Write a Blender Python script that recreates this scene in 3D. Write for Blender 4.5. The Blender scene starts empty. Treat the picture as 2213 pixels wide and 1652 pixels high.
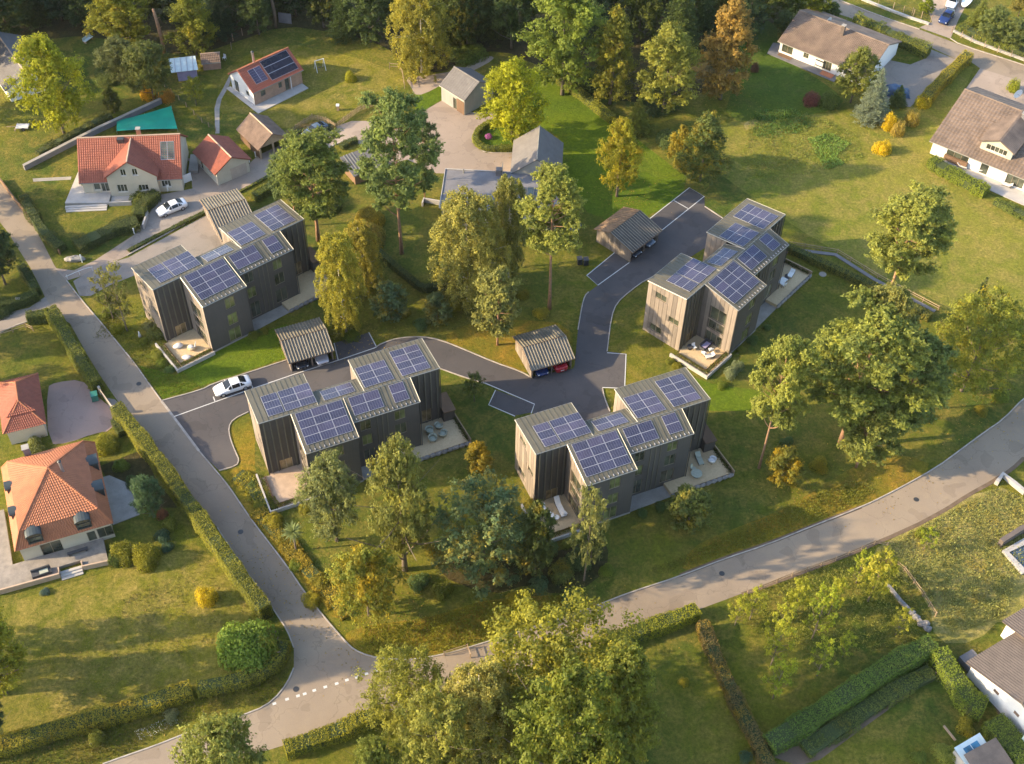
import bpy, bmesh, math, random
import numpy as np
from mathutils import Vector, Matrix
from mathutils.geometry import tessellate_polygon

# ------------------------------------------------------------------ camera, sky, sun, exposure
SC = bpy.context.scene
R = math.radians
PITCH, ROLL, CAM_H = R(48.22), R(1.35), 127.0
FOC = 2718.7                      # focal length in pixels of a 2213 px wide picture
CX, CY = 1106.5, 826.0
c, s = math.cos(PITCH), math.sin(PITCH)
FW = Vector((0, c, -s)); _u = Vector((0, s, c)); _r = Vector((1, 0, 0))
RT = math.cos(ROLL) * _r + math.sin(ROLL) * _u
UP = -math.sin(ROLL) * _r + math.cos(ROLL) * _u
cam_d = bpy.data.cameras.new('camera'); cam = bpy.data.objects.new('camera', cam_d)
SC.collection.objects.link(cam); SC.camera = cam
cam.matrix_world = Matrix(((RT.x, UP.x, -FW.x, 0), (RT.y, UP.y, -FW.y, 0), (RT.z, UP.z, -FW.z, CAM_H), (0, 0, 0, 1)))
cam_d.sensor_fit = 'HORIZONTAL'; cam_d.sensor_width = 36.0; cam_d.lens = 36.0 * FOC / 2213.0
cam_d.clip_start = 1.0; cam_d.clip_end = 6000.0

SUN_EL, SUN_TO = R(23.5), R(8.0)          # elevation; shadows run towards this azimuth
world = bpy.data.worlds.new('World'); SC.world = world; world.use_nodes = True
wn = world.node_tree.nodes; wl = world.node_tree.links
for n in list(wn): wn.remove(n)
sky = wn.new('ShaderNodeTexSky'); sky.sky_type = 'NISHITA'; sky.sun_disc = False
sky.sun_elevation = SUN_EL
sky.sun_rotation = math.atan2(-math.cos(SUN_TO), -math.sin(SUN_TO))
sky.air_density = 1.0; sky.dust_density = 1.2
bg = wn.new('ShaderNodeBackground'); bg.inputs['Strength'].default_value = 0.15
wo = wn.new('ShaderNodeOutputWorld')
wl.new(sky.outputs[0], bg.inputs[0]); wl.new(bg.outputs[0], wo.inputs[0])
sun_d = bpy.data.lights.new('sun', 'SUN'); sun_d.energy = 3.1; sun_d.angle = R(0.7); sun_d.color = (1.0, 0.80, 0.50)
sun = bpy.data.objects.new('sun', sun_d); SC.collection.objects.link(sun)
_d = Vector((math.cos(SUN_TO) * math.cos(SUN_EL), math.sin(SUN_TO) * math.cos(SUN_EL), -math.sin(SUN_EL)))
sun.rotation_euler = _d.to_track_quat('-Z', 'Y').to_euler()
SC.view_settings.view_transform = 'Standard'; SC.view_settings.look = 'None'
SC.view_settings.gamma = 1.0; SC.view_settings.use_curve_mapping = False
SC.view_settings.exposure = 1.80
SC.cycles.max_bounces = 6; SC.cycles.diffuse_bounces = 3; SC.cycles.transparent_max_bounces = 8
SC.cycles.use_denoising = True

rng = np.random.default_rng(11)
random.seed(5)

# ------------------------------------------------------------------ geometry helpers
def W(x, y, z=0.0):
    """The point at height z that the calibrated view sees at (x, y) of a 2213 px wide picture."""
    d = FW + RT * ((x - CX) / FOC) - UP * ((y - CY) / FOC)
    t = (z - CAM_H) / d.z
    return Vector((d.x * t, d.y * t, z))
def XY(x, y, z=0.0):
    w = W(x, y, z); return (w.x, w.y)
def PX(p):
    q = Vector(p) - Vector((0, 0, CAM_H)); dz = q.dot(FW)
    return CX + FOC * q.dot(RT) / dz, CY - FOC * q.dot(UP) / dz
def hgt(bx, by, ty):
    b = W(bx, by); lo, hi = 0.0, 70.0
    for _ in range(40):
        m = (lo + hi) / 2
        if PX((b.x, b.y, m))[1] > ty: lo = m
        else: hi = m
    return lo
def pxm(x, y):
    return FOC / (W(x, y) - Vector((0, 0, CAM_H))).dot(FW)
def TL(ox, oy, sc):
    """Converter from a detail view (origin and pixel size in the 2560 px picture) to the 2213 px picture."""
    return lambda x, y: ((ox + x * sc) / 1.1568, (oy + y * sc) / 1.1568)
K = 860 / 2213
tA, tB, tC = TL(0, 0, K), TL(850, 0, K), TL(1700, 0, K)
tD, tE, tF = TL(0, 630, K), TL(850, 630, K), TL(1700, 630, K)
tG, tH, tI = TL(0, 1270, K), TL(850, 1270, K), TL(1700, 1270, K)

COL = SC.collection
def link(o, parent=None):
    COL.objects.link(o)
    if parent is not None: o.parent = parent
    return o
def empty(name, loc=(0, 0, 0), rz=0.0, parent=None):
    o = bpy.data.objects.new(name, None); o.empty_display_size = 0.3
    o.location = loc; o.rotation_euler = (0, 0, rz)
    return link(o, parent)
def tag(o, label=None, cat=None, group=None, kind=None):
    if label: o['label'] = label
    if cat: o['category'] = cat
    if group: o['group'] = group
    if kind: o['kind'] = kind
    return o
def thing(name, label, cat, loc=(0, 0, 0), rz=0.0, group=None):
    return tag(empty(name, loc, rz), label, cat, group)
def copy_tree(o, parent=None):
    c = o.copy(); COL.objects.link(c)
    if parent is not None: c.parent = parent
    for ch in list(o.children): copy_tree(ch, c)
    return c

class MB:
    """Collects faces and links them as one mesh object."""
    def __init__(self): self.v = []; self.f = []; self.uv = None
    def poly(self, pts):
        n = len(self.v); self.v += [tuple(p) for p in pts]; self.f.append(tuple(range(n, n + len(pts))))
    def box(self, x0, x1, y0, y1, z0, z1, M=None):
        n = len(self.v)
        P = [(x0, y0, z0), (x1, y0, z0), (x1, y1, z0), (x0, y1, z0), (x0, y0, z1), (x1, y0, z1), (x1, y1, z1), (x0, y1, z1)]
        if M is not None: P = [tuple(M @ Vector(p)) for p in P]
        self.v += P
        self.f += [tuple(n + i for i in q) for q in ((0, 3, 2, 1), (4, 5, 6, 7), (0, 1, 5, 4), (1, 2, 6, 5), (2, 3, 7, 6), (3, 0, 4, 7))]
        return self
    def prism(self, pts, z0, z1):
        """Vertical prism over a polygon (any winding); z1 may be a list, one height per corner."""
        a = sum(pts[i][0] * pts[(i + 1) % len(pts)][1] - pts[(i + 1) % len(pts)][0] * pts[i][1] for i in range(len(pts)))
        zt = list(z1) if isinstance(z1, (list, tuple)) else [z1] * len(pts)
        if a < 0: pts = pts[::-1]; zt = zt[::-1]
        n = len(self.v); m = len(pts)
        self.v += [(p[0], p[1], z0) for p in pts] + [(p[0], p[1], z) for p, z in zip(pts, zt)]
        for i in range(m):
            j = (i + 1) % m
            self.f.append((n + i, n + j, n + m + j, n + m + i))
        for t in tessellate_polygon([[Vector((p[0], p[1], 0)) for p in pts]]):
            A, B, C = (Vector((pts[k][0], pts[k][1], 0)) for k in t)
            up = (B - A).cross(C - A).z > 0
            t = tuple(t) if up else tuple(t)[::-1]
            self.f.append(tuple(n + m + k for k in t)); self.f.append(tuple(n + k for k in t[::-1]))
        return self
    def slab(self, top, th):
        """Plate of thickness th under a planar polygon given counter-clockwise from above."""
        n = len(self.v); m = len(top)
        self.v += [tuple(p) for p in top] + [(p[0], p[1], p[2] - th) for p in top]
        self.f.append(tuple(range(n, n + m))); self.f.append(tuple(range(n + 2 * m - 1, n + m - 1, -1)))
        for i in range(m):
            j = (i + 1) % m
            self.f.append((n + j, n + i, n + m + i, n + m + j))
        return self
    def tube(self, pts, radii, k=7, cap=True):
        pts = [Vector(p) for p in pts]; rings = []
        if not isinstance(radii, (list, tuple)): radii = [radii] * len(pts)
        for i, p in enumerate(pts):
            d = (pts[min(i + 1, len(pts) - 1)] - pts[max(i - 1, 0)]).normalized()
            a = d.orthogonal().normalized() if abs(d.z) > .95 else d.cross(Vector((0, 0, 1))).normalized()
            b = d.cross(a)
            n = len(self.v); rings.append(n)
            for j in range(k):
                t = 2 * math.pi * j / k
                self.v.append(tuple(p + (a * math.cos(t) + b * math.sin(t)) * radii[i]))
        for q in range(len(rings) - 1):
            for j in range(k):
                j2 = (j + 1) % k
                self.f.append((rings[q] + j, rings[q] + j2, rings[q + 1] + j2, rings[q + 1] + j))
        if cap:
            self.f.append(tuple(rings[-1] + j for j in range(k))); self.f.append(tuple(rings[0] + j for j in range(k - 1, -1, -1)))
        return self
    def ball(self, c, rx, ry=None, rz=None, nu=10, nv=6, jit=0.0):
        ry = ry or rx; rz = rz or rx; n = len(self.v)
        for i in range(nv + 1):
            ph = math.pi * i / nv
            for j in range(nu):
                t = 2 * math.pi * j / nu; q = 1 + random.uniform(-jit, jit)
                self.v.append((c[0] + rx * q * math.sin(ph) * math.cos(t), c[1] + ry * q * math.sin(ph) * math.sin(t), c[2] + rz * q * math.cos(ph)))
        for i in range(nv):
            for j in range(nu):
                j2 = (j + 1) % nu
                self.f.append((n + i * nu + j, n + (i + 1) * nu + j, n + (i + 1) * nu + j2, n + i * nu + j2))
        return self
    def strip(self, line, w, z0, z1, off=0.0, closed=False):
        """Upright band of width w along a ground polyline (kerb, wall, painted line when thin)."""
        L = offset_line(line, off - w / 2); Rr = offset_line(line, off + w / 2)
        n = len(self.v); m = len(line)
        for i in range(m):
            self.v += [(L[i][0], L[i][1], z0), (Rr[i][0], Rr[i][1], z0), (Rr[i][0], Rr[i][1], z1), (L[i][0], L[i][1], z1)]
        for i in range(m - 1):
            a, b = n + 4 * i, n + 4 * i + 4
            self.f += [(a + 3, a + 2, b + 2, b + 3), (a, a + 3, b + 3, b), (a + 2, a + 1, b + 1, b + 2), (a + 1, a, b, b + 1)]
        self.f += [(n, n + 1, n + 2, n + 3), (n + 4 * m - 1, n + 4 * m - 2, n + 4 * m - 3, n + 4 * m - 4)]
        return self
    def mesh(self, name, mat=None, smooth=False):
        me = bpy.data.meshes.new(name); me.from_pydata(self.v, [], self.f)
        if mat is not None: me.materials.append(mat)
        if smooth:
            me.polygons.foreach_set('use_smooth', [True] * len(me.polygons))
        me.update(); return me
    def build(self, name, mat=None, parent=None, smooth=False):
        return link(bpy.data.objects.new(name, self.mesh(name, mat, smooth)), parent)

def offset_line(line, d):
    out = []
    n = len(line)
    for i in range(n):
        a = line[max(i - 1, 0)]; b = line[min(i + 1, n - 1)]
        dx, dy = b[0] - a[0], b[1] - a[1]; l = math.hypot(dx, dy) or 1
        out.append((line[i][0] + dy / l * d, line[i][1] - dx / l * d))
    return out
def smooth_line(pts, it=2, closed=False):
    for _ in range(it):
        q = []; n = len(pts)
        rngi = range(n) if closed else range(n - 1)
        if not closed: q.append(pts[0])
        for i in rngi:
            a, b = pts[i], pts[(i + 1) % n]
            q.append((a[0] * .75 + b[0] * .25, a[1] * .75 + b[1] * .25)); q.append((a[0] * .25 + b[0] * .75, a[1] * .25 + b[1] * .75))
        if not closed: q.append(pts[-1])
        pts = q
    return pts
def resample(line, step):
    out = [line[0]]
    for a, b in zip(line[:-1], line[1:]):
        l = math.hypot(b[0] - a[0], b[1] - a[1]); k = max(1, int(round(l / step)))
        for i in range(1, k + 1): out.append((a[0] + (b[0] - a[0]) * i / k, a[1] + (b[1] - a[1]) * i / k))
    return out
def ov(pts, z=0.0): return [XY(p[0], p[1], z) for p in pts]
def flat(name, pts, z, mat, kind='structure', it=0, world=False):
    q = pts if world else ov(pts)
    if it: q = smooth_line(q, it, True)
    mb = MB(); mb.v = [(p[0], p[1], z) for p in q]
    for t in tessellate_polygon([[Vector((p[0], p[1], 0)) for p in q]]):
        A, B, C = (Vector(mb.v[k]) for k in t)
        mb.f.append(tuple(t) if (B - A).cross(C - A).z > 0 else tuple(t)[::-1])
    o = mb.build(name, mat)
    if kind: o['kind'] = kind
    return o
def inside(poly, x, y):
    r = False; n = len(poly)
    for i in range(n):
        x1, y1 = poly[i]; x2, y2 = poly[(i + 1) % n]
        if (y1 > y) != (y2 > y) and x < (x2 - x1) * (y - y1) / (y2 - y1) + x1: r = not r
    return r

# ------------------------------------------------------------------ materials
def newmat(name):
    m = bpy.data.materials.new(name); m.use_nodes = True; nt = m.node_tree
    for n in list(nt.nodes): nt.nodes.remove(n)
    out = nt.nodes.new('ShaderNodeOutputMaterial'); p = nt.nodes.new('ShaderNodeBsdfPrincipled')
    nt.links.new(p.outputs[0], out.inputs[0])
    return m, nt, p, out
def nd(nt, typ, **kw):
    n = nt.nodes.new(typ)
    for k, v in kw.items(): setattr(n, k, v)
    return n
def mixc(nt, fac, a, b, mode='MIX'):
    n = nd(nt, 'ShaderNodeMix', data_type='RGBA', blend_type=mode)
    for sck, val in ((n.inputs[0], fac), (n.inputs[6], a), (n.inputs[7], b)):
        if isinstance(val, (int, float)): sck.default_value = val
        elif isinstance(val, (tuple, list)): sck.default_value = (*val[:3], 1)
        else: nt.links.new(val, sck)
    return n.outputs[2]
def noise(nt, scale, detail=4, rough=.55, vec=None, dist=0.0):
    n = nd(nt, 'ShaderNodeTexNoise'); n.inputs['Scale'].default_value = scale; n.inputs['Detail'].default_value = detail
    n.inputs['Roughness'].default_value = rough; n.inputs['Distortion'].default_value = dist
    if vec is not None: nt.links.new(vec, n.inputs['Vector'])
    return n.outputs[0]
def ramp(nt, fac, stops):
    n = nd(nt, 'ShaderNodeValToRGB'); nt.links.new(fac, n.inputs[0]); e = n.color_ramp.elements
    while len(e) < len(stops): e.new(.5)
    for el, (p, col) in zip(e, stops):
        el.position = p; el.color = (*col, 1) if len(col) == 3 else col
    return n.outputs[0]
def gpos(nt):
    return nd(nt, 'ShaderNodeNewGeometry').outputs['Position']
def scaled(nt, vec, sx, sy, sz):
    n = nd(nt, 'ShaderNodeMapping'); n.inputs['Scale'].default_value = (sx, sy, sz); nt.links.new(vec, n.inputs[0]); return n.outputs[0]
def bump(nt, p, h, dist, strength=.6):
    b = nd(nt, 'ShaderNodeBump'); b.inputs['Distance'].default_value = dist; b.inputs['Strength'].default_value = strength
    nt.links.new(h, b.inputs['Height']); nt.links.new(b.outputs[0], p.inputs['Normal'])
def plain(name, col, rough=.6, metal=0.0, var=.25, scale=1.5, bmp=0.0, spec=.5, objvar=0.0):
    """Base colour with two octaves of blotchy wear (and a per-object tone when objvar is set)."""
    m, nt, p, o = newmat(name)
    P = gpos(nt)
    n1 = noise(nt, scale, 5, .6, P); n2 = noise(nt, scale * 9, 3, .6, P)
    d = tuple(max(0, x * (1 - var)) for x in col); l = tuple(min(1, x * (1 + var)) for x in col)
    colr = ramp(nt, n1, [(.3, d), (.7, l)])
    colr = mixc(nt, .25, colr, ramp(nt, n2, [(.3, d), (.7, l)]))
    if objvar:
        oi = nd(nt, 'ShaderNodeObjectInfo')
        colr = mixc(nt, 1.0, colr, ramp(nt, oi.outputs['Random'], [(0, (1 - objvar,) * 3), (1, (1 + objvar, 1 + objvar * .9, 1 + objvar * .75))]), 'MULTIPLY')
    nt.links.new(colr, p.inputs['Base Color']); p.inputs['Roughness'].default_value = rough; p.inputs['Metallic'].default_value = metal
    p.inputs['Specular IOR Level'].default_value = spec
    if bmp: bump(nt, p, n2, bmp)
    return m
def grassmat(name, a, b, straw, strawamt=.5, big=.05):
    """Turf: two greens in drifts, straw coloured patches, fine blade noise."""
    m, nt, p, o = newmat(name); P = gpos(nt)
    n0 = noise(nt, big, 5, .6, P, .6); n1 = noise(nt, .35, 6, .65, P, .8); n2 = noise(nt, 2.6, 5, .7, P); n3 = noise(nt, 9.0, 3, .7, P)
    col = ramp(nt, n0, [(.35, a), (.65, b)])
    f = ramp(nt, n1, [(.62 - .25 * strawamt, (0, 0, 0)), (.92 - .25 * strawamt, (1, 1, 1))])
    f2 = mixc(nt, 1.0, f, ramp(nt, n2, [(.3, (.25,) * 3), (.65, (1,) * 3)]), 'MULTIPLY')
    col = mixc(nt, f2, col, straw)
    n4 = noise(nt, .13, 6, .7, P, 1.2)
    col = mixc(nt, ramp(nt, n4, [(.52, (0, 0, 0)), (.72, (.55,) * 3)]), col, tuple(x * .62 + y * .3 for x, y in zip(straw, a)))
    n5 = noise(nt, .9, 5, .7, P, 1.5)
    col = mixc(nt, .8, col, ramp(nt, n5, [(.3, (.62, .68, .6)), (.7, (1.35, 1.28, 1.2))]), 'MULTIPLY')
    col = mixc(nt, .75, col, ramp(nt, n2, [(.28, (.55, .6, .5)), (.72, (1.4, 1.35, 1.3))]), 'MULTIPLY')
    col = mixc(nt, .55, col, ramp(nt, n3, [(.3, (.55, .6, .5)), (.7, (1.45, 1.4, 1.35))]), 'MULTIPLY')
    nt.links.new(col, p.inputs['Base Color']); p.inputs['Roughness'].default_value = .9; p.inputs['Specular IOR Level'].default_value = .15
    hsum = nd(nt, 'ShaderNodeMath', operation='ADD'); nt.links.new(n2, hsum.inputs[0]); nt.links.new(n3, hsum.inputs[1])
    bump(nt, p, hsum.outputs[0], .25, .8)
    return m
def pavemat(name, a, b, dirt, fine=30.0, dirtamt=.4):
    m, nt, p, o = newmat(name); P = gpos(nt)
    n0 = noise(nt, .12, 5, .6, P, .4); n1 = noise(nt, .9, 6, .65, P, .5); n2 = noise(nt, fine, 2, .6, P)
    col = ramp(nt, n0, [(.35, a), (.65, b)])
    col = mixc(nt, ramp(nt, n1, [(.5, (0, 0, 0)), (.8, (dirtamt,) * 3)]), col, dirt)
    col = mixc(nt, .5, col, ramp(nt, n2, [(.3, (.8,) * 3), (.7, (1.2,) * 3)]), 'MULTIPLY')
    n6 = noise(nt, .05, 3, .5, scaled(nt, P, 1, 1, 1), .2); n7 = noise(nt, .33, 2, .4, P)
    col = mixc(nt, .8, col, ramp(nt, n6, [(.4, (.88, .87, .86)), (.62, (1.1, 1.09, 1.07))]), 'MULTIPLY')
    col = mixc(nt, .55, col, ramp(nt, n7, [(.60, (1, 1, 1)), (.612, (.78, .77, .77))]), 'MULTIPLY')
    # hairline cracks
    v = nd(nt, 'ShaderNodeTexVoronoi', feature='DISTANCE_TO_EDGE'); v.inputs['Scale'].default_value = .16
    wob = nd(nt, 'ShaderNodeVectorMath', operation='ADD'); nt.links.new(P, wob.inputs[0])
    nn = nd(nt, 'ShaderNodeTexNoise'); nn.inputs['Scale'].default_value = .8; nt.links.new(P, nn.inputs['Vector'])
    sc_ = nd(nt, 'ShaderNodeVectorMath', operation='SCALE'); sc_.inputs['Scale'].default_value = 2.2
    nt.links.new(nn.outputs[1], sc_.inputs[0]); nt.links.new(sc_.outputs[0], wob.inputs[1]); nt.links.new(wob.outputs[0], v.inputs['Vector'])
    cr = ramp(nt, v.outputs['Distance'], [(.0, (.72,) * 3), (.012, (1,) * 3)])
    col = mixc(nt, .7, col, cr, 'MULTIPLY')
    nt.links.new(col, p.inputs['Base Color']); p.inputs['Roughness'].default_value = .85; p.inputs['Specular IOR Level'].default_value = .3
    bump(nt, p, n2, .02, .5)
    return m
def leafmat(name, second=(.42, .28, .016), trans=.48):
    """Leaves: the object's own colour, light and dark sprays by the 'tint' attribute, autumn sprays by its alpha."""
    m, nt, p, out = newmat(name)
    oi = nd(nt, 'ShaderNodeObjectInfo'); at = nd(nt, 'ShaderNodeAttribute', attribute_name='tint')
    mul = ramp(nt, at.outputs['Fac'], [(0, (.5, .56, .6)), (.5, (1, 1, 1)), (1, (1.6, 1.5, 1.15))])
    col = mixc(nt, 1.0, oi.outputs['Color'], mul, 'MULTIPLY')
    P = gpos(nt); n1 = noise(nt, .45, 3, .6, P)
    ad = nd(nt, 'ShaderNodeMath', operation='ADD'); nt.links.new(n1, ad.inputs[0]); nt.links.new(oi.outputs['Alpha'], ad.inputs[1])
    f = ramp(nt, ad.outputs[0], [(.64, (0, 0, 0)), (.86, (1, 1, 1))])
    f = mixc(nt, 1.0, f, ramp(nt, oi.outputs['Alpha'], [(0.01, (0, 0, 0)), (.06, (.85,) * 3)]), 'MULTIPLY')
    col = mixc(nt, f, col, mixc(nt, 1.0, second, mul, 'MULTIPLY'))
    nt.links.new(col, p.inputs['Base Color']); p.inputs['Roughness'].default_value = .65; p.inputs['Specular IOR Level'].default_value = .25
    tr = nd(nt, 'ShaderNodeBsdfTranslucent'); nt.links.new(col, tr.inputs[0])
    mx = nd(nt, 'ShaderNodeMixShader'); mx.inputs[0].default_value = trans
    nt.links.new(p.outputs[0], mx.inputs[1]); nt.links.new(tr.outputs[0], mx.inputs[2]); nt.links.new(mx.outputs[0], out.inputs[0])
    return m
def woodmat(name, a, b, dark, sx=9.0, objvar=.25):
    """Weathered upright timber with long grain in the object's z direction."""
    m, nt, p, o = newmat(name)
    tc = nd(nt, 'ShaderNodeTexCoord').outputs['Object']
    g = noise(nt, 1.0, 6, .65, scaled(nt, tc, sx, sx, .35), .4); st = noise(nt, .35, 5, .6, tc, .5)
    col = ramp(nt, g, [(.3, a), (.7, b)])
    col = mixc(nt, ramp(nt, st, [(.45, (0, 0, 0)), (.75, (.6,) * 3)]), col, dark)
    if objvar:
        oi = nd(nt, 'ShaderNodeObjectInfo')
        col = mixc(nt, 1.0, col, ramp(nt, oi.outputs['Random'], [(0, (1 - objvar,) * 3), (1, (1 + objvar, 1 + objvar * .92, 1 + objvar * .8))]), 'MULTIPLY')
    nt.links.new(col, p.inputs['Base Color']); p.inputs['Roughness'].default_value = .8; p.inputs['Specular IOR Level'].default_value = .3
    bump(nt, p, g, .02, .5)
    return m
def glassmat(name, tint=(.03, .04, .045), rough=.06):
    m, nt, p, o = newmat(name); P = gpos(nt)
    col = ramp(nt, noise(nt, .7, 3, .5, P), [(.35, tuple(x * .5 for x in tint)), (.7, tuple(x * 1.8 for x in tint))])
    nt.links.new(col, p.inputs['Base Color']); p.inputs['Roughness'].default_value = rough; p.inputs['Specular IOR Level'].default_value = .9
    return m
def panelmat(name, cell, line, nx=6, ny=6, lw=.07, rough=.18):
    m, nt, p, o = newmat(name)
    uv = nd(nt, 'ShaderNodeTexCoord').outputs['UV']; sp = nd(nt, 'ShaderNodeSeparateXYZ'); nt.links.new(uv, sp.inputs[0])
    fs = []
    for k, n in ((0, nx), (1, ny)):
        mu = nd(nt, 'ShaderNodeMath', operation='MULTIPLY'); nt.links.new(sp.outputs[k], mu.inputs[0]); mu.inputs[1].default_value = n
        fr = nd(nt, 'ShaderNodeMath', operation='FRACT'); nt.links.new(mu.outputs[0], fr.inputs[0])
        sb = nd(nt, 'ShaderNodeMath', operation='SUBTRACT'); nt.links.new(fr.outputs[0], sb.inputs[0]); sb.inputs[1].default_value = .5
        ab = nd(nt, 'ShaderNodeMath', operation='ABSOLUTE'); nt.links.new(sb.outputs[0], ab.inputs[0])
        gt = nd(nt, 'ShaderNodeMath', operation='GREATER_THAN'); nt.links.new(ab.outputs[0], gt.inputs[0]); gt.inputs[1].default_value = .5 - lw
        fs.append(gt.outputs[0])
    mxm = nd(nt, 'ShaderNodeMath', operation='MAXIMUM'); nt.links.new(fs[0], mxm.inputs[0]); nt.links.new(fs[1], mxm.inputs[1])
    P = gpos(nt)
    cv = ramp(nt, noise(nt, .5, 3, .5, P), [(.3, tuple(x * .75 for x in cell)), (.7, tuple(x * 1.3 for x in cell))])
    oi = nd(nt, 'ShaderNodeObjectInfo')
    cv = mixc(nt, 1.0, cv, ramp(nt, oi.outputs['Random'], [(0, (.6, .65, .75)), (.5, (1, 1, 1)), (1, (1.7, 1.4, 1.3))]), 'MULTIPLY')
    rr = ramp(nt, noise(nt, .9, 4, .6, P), [(.3, (rough * .6,) * 3), (.7, (rough * 1.9,) * 3)]); nt.links.new(rr, p.inputs['Roughness'])
    nt.links.new(mixc(nt, mxm.outputs[0], cv, line), p.inputs['Base Color'])
    p.inputs['Specular IOR Level'].default_value = .4
    return m

M = {}
M['lawn'] = grassmat('lawn_grass', (.070, .100, .016), (.152, .150, .015), (.27, .19, .05), .75)
M['lush'] = grassmat('lush_lawn_grass', (.078, .13, .010), (.13, .175, .008), (.18, .16, .03), .15)
M['meadow'] = grassmat('meadow_grass', (.135, .16, .02), (.225, .205, .035), (.33, .235, .085), .75)
M['garden'] = grassmat('garden_grass', (.11, .125, .014), (.21, .185, .022), (.34, .245, .085), .85)
M['rough'] = grassmat('rough_grass', (.18, .18, .045), (.28, .245, .075), (.42, .32, .15), .85)
M['verge'] = grassmat('verge_grass', (.12, .125, .016), (.235, .18, .018), (.36, .19, .035), .7, .12)
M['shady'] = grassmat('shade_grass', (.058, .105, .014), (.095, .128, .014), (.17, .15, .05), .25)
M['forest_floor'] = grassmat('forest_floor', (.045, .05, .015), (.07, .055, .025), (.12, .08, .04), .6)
M['soil'] = plain('bare_soil', (.14, .095, .06), .95, var=.35, scale=.8, bmp=.06)
M['road'] = pavemat('lane_asphalt', (.245, .19, .14), (.29, .228, .165), (.33, .25, .16), 26, .35)
M['asphalt'] = pavemat('new_asphalt', (.076, .069, .069), (.097, .087, .085), (.13, .10, .085), 30, .3)
M['court'] = pavemat('pale_gravel', (.30, .235, .185), (.35, .27, .21), (.27, .2, .14), 18, .4)
M['pink_gravel'] = pavemat('pink_gravel', (.29, .20, .165), (.34, .235, .19), (.24, .2, .16), 14, .4)
M['gravel'] = pavemat('grey_gravel', (.23, .20, .17), (.29, .24, .20), (.21, .17, .13), 14, .5)
M['concrete'] = plain('concrete', (.29, .26, .225), .85, var=.25, scale=.7, bmp=.02)
M['pale_conc'] = plain('pale_concrete', (.40, .365, .33), .8, var=.15, scale=.8, bmp=.01)
M['dark_conc'] = plain('dark_concrete', (.16, .15, .15), .8, var=.25, scale=.8)
M['kerb'] = plain('kerb_stone', (.36, .31, .26), .85, var=.35, scale=1.2)
M['paint'] = plain('road_paint', (.54, .52, .49), .6, var=.12, scale=1.5)
M['wood'] = woodmat('grey_timber', (.195, .16, .128), (.29, .235, .19), (.135, .112, .092))
M['darkwood'] = woodmat('dark_timber', (.08, .069, .056), (.105, .09, .074), (.064, .056, .047), 14, .12)
M['shingle'] = woodmat('dark_shingle', (.08, .071, .06), (.105, .092, .078), (.066, .059, .052), 20, 0)
M['paving_stone'] = plain('paving_stone', (.24, .205, .17), .9, 0, .3, 1.2, .03)
M['batten'] = woodmat('olive_timber', (.12, .105, .075), (.17, .15, .105), (.09, .08, .06), 12, .12)
M['rubble'] = plain('rubble_stone', (.22, .20, .185), .9, 0, .4, 3, .05)
M['deck'] = woodmat('deck_boards', (.46, .34, .19), (.58, .43, .26), (.36, .26, .16), 4, 0)
M['brownwood'] = woodmat('brown_timber', (.14, .085, .05), (.2, .12, .07), (.09, .055, .035))
M['post'] = woodmat('post_timber', (.30, .21, .13), (.42, .30, .19), (.2, .14, .09))
M['zinc'] = plain('roof_metal', (.098, .089, .064), .6, 0.0, .2, .5, spec=.4)
M['trim'] = plain('pale_metal_trim', (.27, .25, .21), .45, 0.2, .12, 1.0)
M['panel'] = panelmat('solar_cells', (.028, .03, .062), (.14, .14, .18), 6, 6, .06)
M['panel_black'] = panelmat('black_solar_cells', (.012, .012, .02), (.03, .03, .04), 3, 3, .02)
M['rail'] = plain('panel_frame', (.40, .39, .41), .4, .3, .08)
M['glass'] = glassmat('window_glass', (.06, .065, .045), .08)
M['car_glass'] = glassmat('car_glass', (.012, .015, .018), .08); M['car_glass'].node_tree.nodes['Principled BSDF'].inputs['Specular IOR Level'].default_value = .4
M['glass_curtain'] = glassmat('curtained_glass', (.22, .16, .08), .15)
M['glass_green'] = glassmat('green_glass', (.14, .15, .06), .12)
M['frame_dark'] = plain('dark_window_frame', (.26, .20, .13), .5, 0, .15)
M['frame_pale'] = plain('pale_window_frame', (.62, .57, .5), .5, 0, .1)
M['frame_wood'] = plain('timber_window_frame', (.36, .26, .16), .6, 0, .2)
M['render_cream'] = plain('cream_render', (.50, .44, .33), .9, 0, .1, .6, .01)
M['render_white'] = plain('white_render', (.74, .71, .67), .9, 0, .07, .5, .01)
M['render_pink'] = plain('warm_render', (.42, .34, .27), .9, 0, .15, .8, .01)
M['brick'] = plain('pale_brick', (.40, .25, .17), .9, 0, .22, 2.0, .02)
M['cladding'] = woodmat('grey_cladding', (.25, .24, .21), (.32, .30, .26), (.2, .19, .17), 10, .1)
M['tile_red'] = plain('red_roof_tile', (.26, .07, .036), .7, 0, .22, 1.3, .01)
M['tile_orange'] = plain('orange_roof_tile', (.36, .125, .052), .7, 0, .2, 1.2, .01)
M['tile_brown'] = plain('brown_roof_tile', (.175, .122, .086), .75, 0, .4, .5, .01)
M['tile_dull'] = plain('dull_roof_tile', (.17, .11, .075), .8, 0, .4, .9, .01)
M['tile_grey'] = plain('grey_roof_tile', (.125, .096, .078), .75, 0, .2, 1.2, .01)
M['slate'] = plain('grey_slate', (.14, .125, .115), .75, 0, .2, 1.0, .01)
M['ridge'] = plain('ridge_tile', (.45, .30, .2), .75, 0, .2, 1.4)
M['ribbed'] = plain('weathered_roof_sheet', (.155, .135, .10), .7, 0, .4, .8, .01)
M['lead'] = plain('dark_lead', (.035, .045, .045), .5, 0, .2)
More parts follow.
